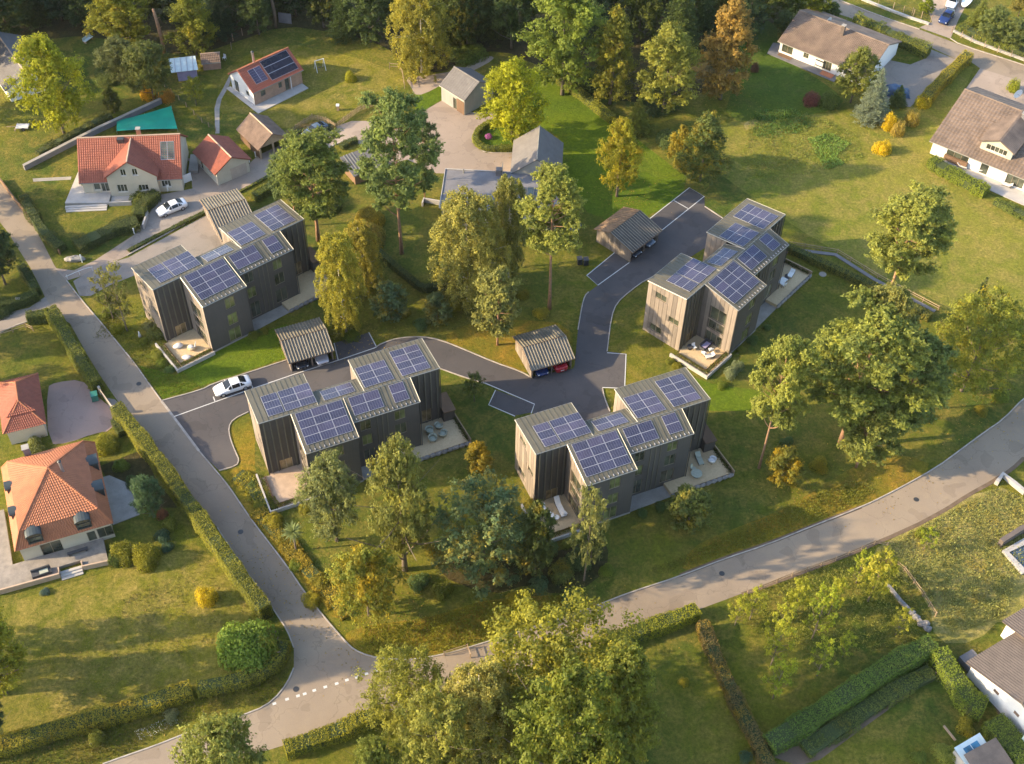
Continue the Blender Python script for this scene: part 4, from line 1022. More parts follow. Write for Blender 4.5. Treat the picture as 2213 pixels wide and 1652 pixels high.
def gable_house(name, label, cat, o, ang, L, Wd, he, hr, wallm, roofm, ov_=.45, og=.3, yr=None, he2=None, holes={}, win={}, group=None, ridgem='ridge', course=.36, roll=.3, z0=-.1, gut=True):
    """House with its ridge along local x. holes: side -> list of (s0,s1,z0,z1,nx,nz); sides front,right,back,left."""
    t = thing(name, label, cat, (o[0], o[1], 0), R(ang), group)
    yr = Wd / 2 if yr is None else yr; he2 = he if he2 is None else he2
    C4 = dict(front=((0, 0), (L, 0)), right=((L, 0), (L, Wd)), back=((L, Wd), (0, Wd)), left=((0, Wd), (0, 0)))
    for sd, (A, B) in C4.items():
        ho = holes.get(sd, []); mb = MB()
        if sd in ('front', 'back'):
            h_ = he if sd == 'front' else he2; wall(mb, A, B, z0, h_, h_, ho)
        else:
            wall(mb, A, B, z0, he if sd == 'right' else he2, he2 if sd == 'right' else he, ho)
            zz = (he, hr, he2)
            mb.poly([(A[0], 0, he), (A[0], yr, hr), (A[0], Wd, he2)] if sd == 'left' else [(A[0], 0, he), (A[0], Wd, he2), (A[0], yr, hr)])
        mb.build('wall', M[wallm if isinstance(wallm, str) else wallm.get(sd, wallm['front'])], t)
        for h in ho: window(t, A, B, h[:4], nx=h[4] if len(h) > 4 else 2, nz=h[5] if len(h) > 5 else 1, **win)
    k1 = (hr - he) / yr; k2 = (hr - he2) / (Wd - yr); th = .14
    rf = MB()
    e1, e2 = -ov_, Wd + ov_
    q = lambda y: (hr - k1 * (yr - y) if y <= yr else hr - k2 * (y - yr)) + th
    rf.slab([(-og, e1, q(e1)), (L + og, e1, q(e1)), (L + og, yr, q(yr)), (-og, yr, q(yr))], th * .9)
    rf.slab([(-og, yr, q(yr)), (L + og, yr, q(yr)), (L + og, e2, q(e2)), (-og, e2, q(e2))], th * .9)
    r_ = rf.build('roof', M[roofm], t)
    tl = MB(); u = .01
    tiles(tl, (-og, e1 - .03, q(e1) + u), (L + og, e1 - .03, q(e1) + u), (L + og, yr, q(yr) + u), (-og, yr, q(yr) + u), course, roll)
    tiles(tl, (L + og, e2 + .03, q(e2) + u), (-og, e2 + .03, q(e2) + u), (-og, yr, q(yr) + u), (L + og, yr, q(yr) + u), course, roll)
    tl.build('roof_tile', M[roofm], r_)['kind'] = 'stuff'
    rd = MB(); rd.tube([(-og - .02, yr, q(yr) + .04), (L + og + .02, yr, q(yr) + .04)], .12, 6); rd.build('ridge_cap', M[ridgem], r_)
    if gut:
        g = MB(); g.tube([(-og, e1 - .09, q(e1) - .06), (L + og, e1 - .09, q(e1) - .06)], .07, 6); g.build('gutter', M['trim'], t)
    t['q'] = 0; del t['q']
    return t, q
def chimney(parent, x, y, z0, z1, w=.55, mat='brick'):
    c_ = MB().box(x - w / 2, x + w / 2, y - w / 2, y + w / 2, z0, z1).build('chimney', M[mat], parent)
    MB().box(x - w * .62, x + w * .62, y - w * .62, y + w * .62, z1 + .002, z1 + .1).build('chimney_cap', M['concrete'], c_)
def flue(parent, x, y, z0, z1, r=.14, mat='steel'):
    f = MB().tube([(x, y, z0), (x, y, z1)], r, 10).build('flue', M[mat], parent)
    MB().tube([(x, y, z1 + .08), (x, y, z1 + .3)], [r * 1.5, .03], 10).build('cowl', M['iron'], f)

# red tiled house with the cross gable
t, q = gable_house('red_roofed_house', 'cream house with red tiled roof and a front cross gable below the green tarpaulin', 'house', (-66.7, 150.2), 6.1, 15.0, 9.6, 3.0, 7.0, 'render_cream', 'tile_red', .5, .3, 4.9,
    holes=dict(front=[(1.6, 2.6, .9, 2.5, 1, 1), (2.7, 3.9, .5, 2.6, 2, 1), (11.9, 13.3, .9, 2.5, 3, 1)], left=[(3.2, 4.6, .9, 2.2, 2, 1)]), win=dict(frame='frame_pale', sill=True), roll=.33)
gx0, gx1, gy, gh, gp = 4.1, 11.5, -.75, 4.0, 6.7
gc = (gx0 + gx1) / 2
mb = MB(); ho = [(1.2, 2.7, .9, 2.3, 3, 1), (4.4, 5.9, 1.0, 2.1, 3, 1)]
wall(mb, (gx0, gy), (gx1, gy), -.1, gh, gh, ho); wall(mb, (gx0, .01), (gx0, gy), -.1, gh, gh); wall(mb, (gx1, gy), (gx1, .01), -.1, gh, gh)
up = [(2.25, 3.05, 3.95, 5.2), (4.0, 4.8, 3.95, 5.2)]
zg = lambda x: gh + (gp - gh) * (1 - abs(x - gc) / (gc - gx0))
mb2 = MB()
xs = [gx0, gx0 + 2.25, gx0 + 3.05, gc, gx0 + 4.0, gx0 + 4.8, gx1]
for a, b in zip(xs[:-1], xs[1:]):
    hole = any(abs(a - gx0 - u_[0]) < .01 for u_ in up)
    if hole:
        mb.poly([(a, gy, 5.2), (b, gy, 5.2), (b, gy, zg(b)), (a, gy, zg(a))])
        mb.poly([(a, gy + .16, gh), (a, gy, gh), (a, gy, 5.2), (a, gy + .16, 5.2)]); mb.poly([(b, gy, gh), (b, gy + .16, gh), (b, gy + .16, 5.2), (b, gy, 5.2)])
    else: mb.poly([(a, gy, gh), (b, gy, gh), (b, gy, zg(b)), (a, gy, zg(a))])
mb.build('gable_wall', M['render_cream'], t)
for h in ho + [(a, b, gh + .002, 5.2, 2, 1) for a, b, _, _ in up]: window(t, (gx0, gy), (gx1, gy), h[:4], 'frame_pale', 'glass', h[4], h[5], sill=True)
ap, eo = gp + .16, .35
inn = lambda z: (z - q(0)) / ((q(4.9) - q(0)) / 4.9)        # where a level line meets the main roof
sl = (gp - gh) / (gc - gx0); xl, xr = gx0 - eo, gx1 + eo; ze = gh + .16 - sl * eo; fy = gy - .4
rf = MB(); tl = MB()
for sgn, xe in ((-1, xl), (1, xr)):
    P = [(xe, fy, ze), (gc, fy, ap), (gc, inn(ap) + .1, ap), (xe, inn(ze) + .1, ze)]
    P = P[::-1] if sgn < 0 else P
    if sgn < 0: tiles(tl, (xe, inn(ze) + .15, ze + .02), (xe, fy, ze + .02), (gc, fy, ap + .02), (gc, inn(ap) + .15, ap + .02), .36, .33)
    else: tiles(tl, (xe, fy, ze + .02), (xe, inn(ze) + .15, ze + .02), (gc, inn(ap) + .15, ap + .02), (gc, fy, ap + .02), .36, .33)
    rf.slab(P if sgn < 0 else [P[3], P[2], P[1], P[0]][::-1], .13)
g_ = rf.build('gable_roof', M['tile_red'], t); tl.build('roof_tile', M['tile_red'], g_)['kind'] = 'stuff'
MB().tube([(gc, fy - .02, ap + .06), (gc, inn(ap), ap + .06)], .12, 6).build('ridge_cap', M['ridge'], g_)
for xe in (xl, xr): MB().tube([(xe, inn(ze) + .1, ze + .03), (gc, inn(ap) + .1, ap + .03)], .07, 5).build('valley', M['iron'], g_)
zz = lambda x, v: q(-v) + .03
sk = panel_array(t, None, 12.2, 14.3, -4.0, -1.8, 2, 1, zz, 'panel_black', .1); sk.name = 'roof_light'
for c_ in sk.children: c_.data.materials[1] = M['glass']; c_.name = 'pane'
MB().box(5.8, 6.8, 4.0, 4.7, q(4.0), q(4.7) + .22).build('roof_hatch', M['iron'], t)
chimney(t, 9.0, 5.4, 6.5, 8.1, .6, 'terracotta'); 
MB().box(15.45, 16.9, 4.2, 8.4, 0, .5).build('side_step', M['concrete'], t)
mb = MB(); mb.prism([(-2.7, -2.2), (3.9, -2.6), (4.05, -.1), (-.05, -.1), (-.1, 6.5), (-1.6, 6.5)], -.1, .42); mb.build('front_terrace', M['pale_conc'], t)
for i in range(3): MB().box(-2.6 + .1 * i, 3.7, -3.1 - .42 * i, -2.69 - .42 * i + .0, -.1, .30 - .11 * i).build('step', M['pale_conc'], t)
MB().box(4.0, 7.4, -3.0, -2.75, 0, .75).build('terrace_wall', M['pale_conc'], t)
MB().box(4.1, 11.4, -1.9, -.8, -.1, .12).build('front_path', M['pale_conc'], t)

# garage with red roof; ridge runs away from the drive
def cross_garage(name, label, o, ang, front, depth, he, hr, wallm, roofm, openf=None, ridgem='ridge'):
    """Gable end faces the drive: local x along the depth, so the house frame is turned a quarter."""
    a = R(ang); ox = o[0] + front * math.cos(a); oy = o[1] + front * math.sin(a)
    return gable_house(name, label, 'garage', (ox, oy), ang + 90, depth, front, he, hr, wallm, roofm, .35, .3, holes=openf or {}, win=dict(frame='frame_pale'), ridgem=ridgem, gut=False, course=.33, roll=.27)
t, q = cross_garage('garage', 'small garage with red tiled roof and blank front wall on the drive', (-46.6, 153.2), 39.3, 5.7, 6.6, 2.5, 4.2, 'render_cream', 'tile_red', dict(back=[(1.0, 2.0, 0, 2.0, 1, 1), (3.6, 5.2, 1.0, 1.9, 2, 1)]))
mb = MB(); mb.box(-.06, -.005, .5, 3.3, 0, 2.1); dr = mb.build('garage_door', M['render_pink'], t)
t = thing('open_garage', 'open two bay garage under a mottled brown tiled roof', 'garage', (-40.9, 159.81, 0), R(39.6))
fw_, dp, he, hr = 5.0, 6.3, 2.35, 4.0
for i, x in enumerate((.15, 2.5, 4.85)): MB().box(x - .13, x + .13, .1, .36, 0, he).build('post', M['frame_wood'], t)
MB().box(.02, .16, .4, dp, 0, he).build('side_wall', M['brownwood'], t); MB().box(4.84, 4.98, .4, dp, 0, he).build('side_wall', M['brownwood'], t); MB().box(.16, 4.84, dp - .14, dp, 0, he).build('back_wall', M['brownwood'], t)
mb = MB(); mb.poly([(0, .1, he), (5, .1, he), (2.5, .1, hr)]); mb.poly([(0, dp, he), (2.5, dp, hr), (5, dp, he)]); mb.box(0, 5, .08, .3, he - .2, he); mb.build('gable', M['frame_wood'], t)
rf = MB(); tl = MB(); sl = (hr - he) / 2.5; ee = .4
for sg in (-1, 1):
    xe = -ee if sg < 0 else 5 + ee; ze = he - sl * ee + .12
    P = [(xe, -.3, ze), (2.5, -.3, hr + .12), (2.5, dp + .3, hr + .12), (xe, dp + .3, ze)]
    rf.slab(P[::-1] if sg < 0 else P[::-1], .1)
    if sg < 0: tiles(tl, (xe, dp + .3, ze + .02), (xe, -.3, ze + .02), (2.5, -.3, hr + .14), (2.5, dp + .3, hr + .14), .33, .27)
    else: tiles(tl, (xe, -.3, ze + .02), (xe, dp + .3, ze + .02), (2.5, dp + .3, hr + .14), (2.5, -.3, hr + .14), .33, .27)
r_ = rf.build('roof', M['tile_dull'], t); tl.build('roof_tile', M['tile_dull'], r_)['kind'] = 'stuff'
MB().tube([(2.5, -.32, hr + .18), (2.5, dp + .32, hr + .18)], .11, 6).build('ridge_cap', M['ridge'], r_)

# house with dark solar field at the top
t, q = gable_house('cottage', 'small pink brick cottage with solar field on its red roof, set on a pale terrace', 'house', (-44.1, 174.15), 43.4, 9.8, 6.7, 2.8, 5.0, dict(front='brick', left='render_white', right='brick', back='brick'), 'tile_red', .3, .25, 3.6,
    holes=dict(front=[(1.4, 2.4, 1.1, 2.2, 1, 1), (5.0, 5.7, 1.1, 2.2, 1, 1), (6.3, 7.2, .1, 2.3, 1, 1)], left=[(1.0, 2.2, .1, 2.3, 2, 1), (4.4, 5.3, 1.0, 2.0, 1, 1)]), win=dict(frame='frame_dark'), ridgem='tile_orange')
zz = lambda x, v: q(-v) + .05
panel_array(t, None, 1.2, 3.6, -2.9, -.55, 2, 1, zz, 'panel', .08)
panel_array(t, None, 4.0, 9.4, -3.35, -.1, 1, 3, zz, 'panel_black', .09, .03)
flue(t, 3.6, 4.5, 4.3, 6.6, .2)
MB().prism([(-.9, 7.2), (-.9, -2.2), (9.6, -1.9), (9.6, -.06), (-.06, -.06), (-.06, 7.2)], -.1, .12).build('terrace', M['pale_conc'], t)
MB().tube([(7.3, -.35, .1), (7.3, -.35, 2.7)], .07, 8).build('post', M['white_metal'], t)

# slate roofed store by the forecourt
t, q = gable_house('outbuilding', 'grey slate roofed outbuilding with timber front at the top of the forecourt', 'outbuilding', (-13.0, 176.8), -44.0 + 0, 5.7, 6.6, 3.1, 5.0, 'cladding', 'slate', .2, .2, 3.2, holes=dict(front=[(2.9, 3.7, 0, 2.2, 1, 1)]), win=dict(frame='frame_dark'), ridgem='slate', course=.5, roll=.5)
mb = MB(); mb.box(3.8, 5.6, -.07, -.004, .05, 2.5); mb.build('barn_door', M['brownwood'], t)
# long low house: flat roof range and gabled wing
t = thing('courtyard_house', 'low grey house with flat roof range and pitched wing beside the forecourt', 'house', (-11.2, 145.3, 0), R(-2.6))
Lf, Wf, hf = 17.4, 8.7, 3.3
mb = MB(); wall(mb, (0, 0), (9.3, 0), -.1, hf, hf, [(1.5, 4.5, .3, 2.5)]); wall(mb, (9.3, 0), (Lf, 0), -.1, hf, hf, [(2.2, 3.4, .2, 2.5), (4, 7, .2, 2.5)]); wall(mb, (Lf, 0), (Lf, Wf), -.1, hf, hf); wall(mb, (Lf, Wf), (0, Wf), -.1, hf, hf); wall(mb, (0, Wf), (0, 0), -.1, hf, hf)
mb.build('wall', M['render_cream'], t)
window(t, (0, 0), (9.3, 0), (1.5, 4.5, .3, 2.5), 'frame_dark', 'glass', 3); window(t, (9.3, 0), (Lf, 0), (2.2, 3.4, .2, 2.5), 'frame_dark'); window(t, (9.3, 0), (Lf, 0), (4, 7, .2, 2.5), 'frame_dark', 'glass', 3)
rf = MB(); rf.box(-.3, Lf + .2, -.3, Wf + .2, hf + .002, hf + .22); r_ = rf.build('roof', M['bitumen'], t)
ed = MB(); ed.strip([(-.3, -.3), (-.3, Wf + .2), (Lf + .2, Wf + .2), (Lf + .2, -.3), (-.3, -.3)], .16, hf + .22, hf + .34); ed.build('roof_edge', M['pale_conc'], r_)
MB().tube([(2.6, 8.2, hf), (2.6, 8.2, hf + 1.0)], .1, 8).build('flue', M['trim'], t)
b0 = MB().box(7.6, 8.5, 7.9, 8.8, hf + .22, hf + 1.3).build('chimney', M['dark_conc'], t); MB().box(8.54, 8.62, 7.7, 9.0, hf + .22, hf + 2.0).build('chimney_screen', M['trim'], b0)
rl = MB().box(12.6, 13.7, 2.7, 5.3, hf + .225, hf + .5).build('roof_light', M['frame_dark'], t); g = MB(); g.poly([(12.7, 2.8, hf + .505), (13.6, 2.8, hf + .505), (13.6, 5.2, hf + .505), (12.7, 5.2, hf + .505)]); g.build('pane', M['glass'], rl)
MB().box(10.8, 15.5, -1.6, -.302, hf - .1, hf + .1).build('canopy', M['pale_conc'], t)
gx0, gx1, gy0, gy1, ghe, gp, gm = 9.9, 17.6, 8.72, 17.0, 3.3, 6.4, 13.85
mb = MB(); wall(mb, (gx1, gy0), (gx1, gy1), -.1, ghe, ghe); wall(mb, (gx1, gy1), (gx0, gy1), -.1, ghe, ghe); wall(mb, (gx0, gy1), (gx0, gy0), -.1, ghe, ghe); wall(mb, (gx0, gy0), (gx1, gy0), -.1, ghe, ghe)
mb.poly([(gx0, gy0, ghe), (gx1, gy0, ghe), (gm, gy0, gp)]); mb.poly([(gx1, gy1, ghe), (gx0, gy1, ghe), (gm, gy1, gp)]); mb.build('wing_wall', M['cladding'], t)
rf = MB(); tl = MB()
rf.slab([(gx0 - .1, gy0 - .1, ghe + .1), (gm, gy0 - .1, gp + .1), (gm, gy1 + .1, gp + .1), (gx0 - .1, gy1 + .1, ghe + .1)], .12); rf.slab([(gm, gy0 - .1, gp + .1), (gx1 + .1, gy0 - .1, ghe + .1), (gx1 + .1, gy1 + .1, ghe + .1), (gm, gy1 + .1, gp + .1)], .12)
w_ = rf.build('wing_roof', M['slate'], t)
tiles(tl, (gx0 - .12, gy1 + .1, ghe + .11), (gx0 - .12, gy0 - .1, ghe + .11), (gm, gy0 - .1, gp + .11), (gm, gy1 + .1, gp + .11), .5, .5, .02, .01); tiles(tl, (gx1 + .12, gy0 - .1, ghe + .11), (gx1 + .12, gy1 + .1, ghe + .11), (gm, gy1 + .1, gp + .11), (gm, gy0 - .1, gp + .11), .5, .5, .02, .01)
tl.build('roof_tile', M['slate'], w_)['kind'] = 'stuff'; MB().tube([(gm, gy0 - .1, gp + .13), (gm, gy1 + .1, gp + .13)], .08, 6).build('ridge_cap', M['trim'], w_)

# bungalow at the top right, brown pantiles
t, q = gable_house('bungalow', 'white bungalow with mottled brown roof and brick chimney below the upper road', 'house', (45.95, 193.5), -35.9, 16.8, 12.4, 2.55, 5.1, 'render_white', 'tile_brown', .5, .3, 6.3,
    holes=dict(front=[(.5, 2.6, .5, 2.3, 2, 1), (4.7, 5.7, 1.0, 2.2, 2, 2), (8.6, 10.2, .3, 2.3, 3, 1), (12.5, 14, .9, 2.2, 2, 1)], left=[(5, 6.2, 1, 2.2, 2, 1)]), win=dict(frame='frame_dark'), ridgem='tile_brown')
chimney(t, 8.9, 5.0, 4.4, 6.5, .6, 'tile_grey'); MB().tube([(8.9, 5.3, 6.6), (8.9, 5.3, 7.8)], .03, 5).build('aerial', M['iron'], t)
MB().prism([(-2.2, 2.0), (-1.4, -1.6), (12.0, -2.0), (12.0, -.06), (-.06, -.06), (-.06, 3)], -.1, .12).build('terrace', M['dark_conc'], t)
MB().box(.3, 2.9, -1.0, -.1, .125, .2).build('doormat', M['brownwood'], t); MB().box(8.9, 11.2, -1.5, -.3, .125, .22).build('doormat', M['terracotta'], t)

# large brown roofed house at the edge, with dormer
t, q = gable_house('chalet', 'large white house with brown ribbed roof and a wide dormer, loungers under its eaves', 'house', (67.2, 165.6), -35.6, 21.0, 17.5, 2.8, 6.0, 'render_white', 'tile_brown', .7, .5, 11.0,
    holes=dict(front=[(2.5, 6.2, .2, 2.4, 3, 1), (8.3, 9.6, .2, 2.3, 1, 1), (12.6, 15.5, .3, 2.4, 3, 1)], left=[(6.5, 8.5, .9, 2.2, 2, 1)]), win=dict(frame='frame_dark'), ridgem='tile_brown', course=.8, roll=.55)
dx0, dx1, dy, dz = 6.9, 12.0, 1.5, 5.0; dm = (dx0 + dx1) / 2; dp_ = 6.2; k_ = (q(11.0) - q(0)) / 11.0; bk = lambda z: (z - q(0)) / k_
mb = MB(); wall(mb, (dx0, dy), (dx1, dy), q(dy) - .1, dz, dz, [(.9, 4.3, 3.75, 4.75)]); mb.poly([(dx0, dy, dz), (dx1, dy, dz), (dm, dy, dp_)]); mb.poly([(dx0, dy, q(dy)), (dx0, dy, dz), (dx0, bk(dz), dz)]); mb.poly([(dx1, dy, q(dy)), (dx1, bk(dz), dz), (dx1, dy, dz)])
dw = mb.build('dormer', M['render_cream'], t); window(t, (dx0, dy), (dx1, dy), (.9, 4.3, 3.75, 4.75), 'frame_pale', 'glass', 5, 1, sill=True)
rf = MB(); o_ = .35; zs_ = dz - .17
rf.slab([(dx0 - o_, dy - .4, zs_ + .12), (dm, dy - .4, dp_ + .12), (dm, bk(dp_), dp_ + .12), (dx0 - o_, bk(zs_), zs_ + .12)], .12); rf.slab([(dm, dy - .4, dp_ + .12), (dx1 + o_, dy - .4, zs_ + .12), (dx1 + o_, bk(zs_), zs_ + .12), (dm, bk(dp_), dp_ + .12)], .12)
dr = rf.build('roof', M['tile_brown'], dw); tl = MB()
tiles(tl, (dx0 - o_, bk(zs_), zs_ + .13), (dx0 - o_, dy - .4, zs_ + .13), (dm, dy - .4, dp_ + .13), (dm, bk(dp_), dp_ + .13), .6, .32); tiles(tl, (dx1 + o_, dy - .4, zs_ + .13), (dx1 + o_, bk(zs_), zs_ + .13), (dm, bk(dp_), dp_ + .13), (dm, dy - .4, dp_ + .13), .6, .32)
tl.build('roof_tile', M['tile_brown'], dw)['kind'] = 'stuff'
chimney(t, 10.3, 9.6, 5.3, 6.9, .9, 'dark_conc')
MB().prism([(1.5, -.06), (1.5, -2.6), (21, -3.4), (21, -.06)], -.1, .1).build('terrace', M['pale_conc'], t)
MB().box(2.4, 6.3, -.5, -.1, .3, 1.2).build('balustrade', M['brownwood'], t)

# big house with the hipped mansard roof at the left edge
t = thing('mansard_house', 'tall house with orange hipped mansard roof and curved dormers at the picture edge', 'house', (-57.6, 82.2, 0), R(22.7))
L_, W_, he, hk, hp = 11.3, 13.2, 3.2, 5.2, 8.0
ins = 1.15
ho = {0: [(2.2, 4.6, .1, 2.5, 2, 1), (7.6, 8.6, .5, 2.3, 1, 1), (8.8, 10.6, .5, 2.4, 2, 1)], 1: [(2, 3.4, .9, 2.2, 2, 1), (7, 8.4, .9, 2.2, 2, 1)], 3: [(4, 5.4, .9, 2.2, 2, 1)]}
P = [(0.4, .4), (L_ - .4, .4), (L_ - .4, W_ - .4), (.4, W_ - .4)]
for i in range(4):
    mb = MB(); A, B = P[i], P[(i + 1) % 4]; wall(mb, A, B, -.1, he + .1, he + .1, ho.get(i, [])); mb.build('wall', M['render_cream'], t)
    for h in ho.get(i, []): window(t, A, B, h[:4], 'frame_dark', 'glass', h[4], h[5])
E4 = [(0, 0), (L_, 0), (L_, W_), (0, W_)]; K4 = [(ins, ins), (L_ - ins, ins), (L_ - ins, W_ - ins), (ins, W_ - ins)]; apx = (5.9, 6.9)
rf = MB(); tl = MB()
for i in range(4):
    a, b = E4[i], E4[(i + 1) % 4]; c_, d_ = K4[(i + 1) % 4], K4[i]
    rf.poly([(a[0], a[1], he), (b[0], b[1], he), (c_[0], c_[1], hk), (d_[0], d_[1], hk)]); rf.poly([(d_[0], d_[1], hk), (c_[0], c_[1], hk), (*apx, hp)])
    tiles(tl, (a[0], a[1], he + .02), (b[0], b[1], he + .02), (c_[0], c_[1], hk + .02), (d_[0], d_[1], hk + .02), .4, .3)
    f = 1.012; o1 = [(apx[0] + (p[0] - apx[0]) * f, apx[1] + (p[1] - apx[1]) * f) for p in (d_, c_)]
    tiles(tl, (*o1[0], hk + .06), (*o1[1], hk + .06), (*apx, hp + .05), (*apx, hp + .05), .4, .3)
rf.poly([(p[0], p[1], he) for p in E4[::-1]])
r_ = rf.build('roof', M['tile_orange'], t); tl.build('roof_tile', M['tile_orange'], r_)['kind'] = 'stuff'
rd = MB()
for p, e_ in zip(K4, E4):
    n_ = 26
    for i in range(n_):
        f0, f1 = i / n_, (i + .92) / n_; a = Vector((*p, hk + .1)).lerp(Vector((*apx, hp + .1)), f0); b = Vector((*p, hk + .1)).lerp(Vector((*apx, hp + .1)), f1)
        rd.tube([a, b], [.17, .13], 6)
    rd.tube([(*e_, he + .06), (*p, hk + .1)], .12, 6)
hc = rd.build('hip_tile', M['tile_orange'], r_); hc['kind'] = 'stuff'
def curved_dormer(parent, A, d, w=1.7):
    """Dormer with a segmental lead roof on the steep lower slope; A is its left foot, d the wall direction."""
    d = Vector(d); n = Vector((d.y, -d.x)); m = Matrix(((d.x, -n.x, 0, A[0]), (d.y, -n.y, 0, A[1]), (0, 0, 1, he + .35), (0, 0, 0, 1)))
    b = MB(); b.box(0, .16, -.02, 1.2, 0, 1.5, m); b.box(w - .16, w, -.02, 1.2, 0, 1.5, m); b.box(.16, w - .16, -.02, 1.2, 0, .2, m)
    arc = [(w / 2 - math.cos(math.pi * (i / 8)) * w * .56, 1.45 + math.sin(math.pi * i / 8) * .42) for i in range(9)]
    for i in range(8):
        (x0, z0), (x1, z1) = arc[i], arc[i + 1]
        b.poly([m @ Vector((x0, -.2, z0)), m @ Vector((x1, -.2, z1)), m @ Vector((x1, 1.6, z1)), m @ Vector((x0, 1.6, z0))]); b.poly([m @ Vector((x0, -.2, z0 - .12)), m @ Vector((x1, -.2, z1 - .12)), m @ Vector((x1, -.2, z1)), m @ Vector((x0, -.2, z0))])
    dm_ = b.build('dormer', M['lead'], parent)
    g = MB(); g.poly([m @ Vector(v) for v in ((.16, .1, .2), (w - .16, .1, .2), (w - .16, .1, 1.75), (.16, .1, 1.75))]); g.build('pane', M['glass'], dm_)
    f = MB(); f.box(w / 2 - .04, w / 2 + .04, .03, .09, .2, 1.7, m); f.box(.16, w - .16, .04, .09, .9, 1.0, m); f.build('glazing_bar', M['iron'], dm_)
for x in (1.7, 7.3): curved_dormer(t, (x, .12), (1, 0))
for y in (4.0, 8.2): curved_dormer(t, (L_ - .12, y), (0, 1), 1.5)
for y in (9.2, 5.2): curved_dormer(t, (.5, y), (0, -1), 1.3)
flue(t, 7.4, 6.6, 7.0, 8.9, .17); chimney(t, 3.6, 12.4, 4.4, 6.6, .7, 'dark_conc')
MB().prism([(-3.5, -2.8), (4.0, -3.0), (4.0, -1.9), (6.6, -1.9), (6.6, -2.9), (9.6, -3.2), (9.6, .38), (.38, .38), (-1, .38), (-1, 9), (-3.5, 9)], -.1, .5).build('terrace', M['paving_stone'], t)
for i in range(3): MB().box(4.05, 6.55, -3.3 - .0 + .36 * i - .35, -3.3 + .36 * i + .004, -.1, .14 + .13 * i).build('step', M['pale_conc'], t)
MB().strip([(-3.5, -2.9), (3.95, -3.1), (4.0, -2.2)], .2, -.1, .85).build('parapet', M['sandstone'], t); MB().strip([(6.65, -2.2), (6.65, -3.0), (9.6, -3.3)], .2, -.1, .8).build('parapet', M['sandstone'], t)
MB().prism([(L_ - .3, 10.0), (L_ - .3, 2.2), (L_ + 3.0, 2.6), (L_ + 3.6, 6.8), (L_ + .6, 10.0)], -.1, .10).build('side_terrace', M['concrete'], t)
# pavilion with red hipped roof
t = thing('pavilion', 'small pavilion with red two tier hipped roof beside the gravel yard', 'pavilion', (-64.3, 100.1, 0), R(21.3))
L_, W_, he, hp = 5.3, 9.2, 2.7, 5.0
for i in range(4):
    P = [(.4, .4), (L_ - .4, .4), (L_ - .4, W_ - .4), (.4, W_ - .4)]; mb = MB(); wall(mb, P[i], P[(i + 1) % 4], -.1, he + .1, he + .1); mb.build('wall', M['render_cream'], t)
ry0, ry1, rx = 2.9, 6.2, 2.75
rf = MB(); tl = MB()
F4 = [((0, 0), (L_, 0), (rx, ry0), (rx, ry0)), ((L_, 0), (L_, W_), (rx, ry1), (rx, ry0)), ((L_, W_), (0, W_), (rx, ry1), (rx, ry1)), ((0, W_), (0, 0), (rx, ry0), (rx, ry1))]
for a, b, c_, d_ in F4:
    rf.poly([(*a, he), (*b, he), (*c_, hp), (*d_, hp)] if c_ != d_ else [(*a, he), (*b, he), (*c_, hp)])
    tiles(tl, (*a, he + .03), (*b, he + .03), (*c_, hp + .03), (*d_, hp + .03), .36, .28)
rf.poly([(0, W_, he), (L_, W_, he), (L_, 0, he), (0, 0, he)])
r_ = rf.build('roof', M['tile_red'], t); tl.build('roof_tile', M['tile_red'], r_)['kind'] = 'stuff'
rd = MB(); rd.tube([(0, 0, he + .06), (rx, ry0, hp + .06), (rx, ry1, hp + .06), (0, W_, he + .06)], .11, 6); rd.tube([(L_, 0, he + .06), (rx, ry0, hp + .06)], .11, 6); rd.tube([(L_, W_, he + .06), (rx, ry1, hp + .06)], .11, 6); rd.build('hip_tile', M['tile_orange'], r_)
tl = MB(); tiles(tl, (.9, 1.5, 4.05), (4.5, 1.5, 4.05), (rx, 3.3, 5.12), (rx, 3.3, 5.12), .36, .28); mb = MB(); mb.slab([(.9, 1.5, 4.04), (4.5, 1.5, 4.04), (rx, 3.3, 5.1)], .12); up_ = mb.build('upper_tier', M['tile_red'], t); tl.build('roof_tile', M['tile_red'], up_)['kind'] = 'stuff'
mb = MB(); mb.poly([(1.1, 1.62, 3.2), (4.3, 1.62, 3.2), (4.4, 1.62, 3.94), (1.0, 1.62, 3.94)]); mb.build('louvre', M['brownwood'], up_)

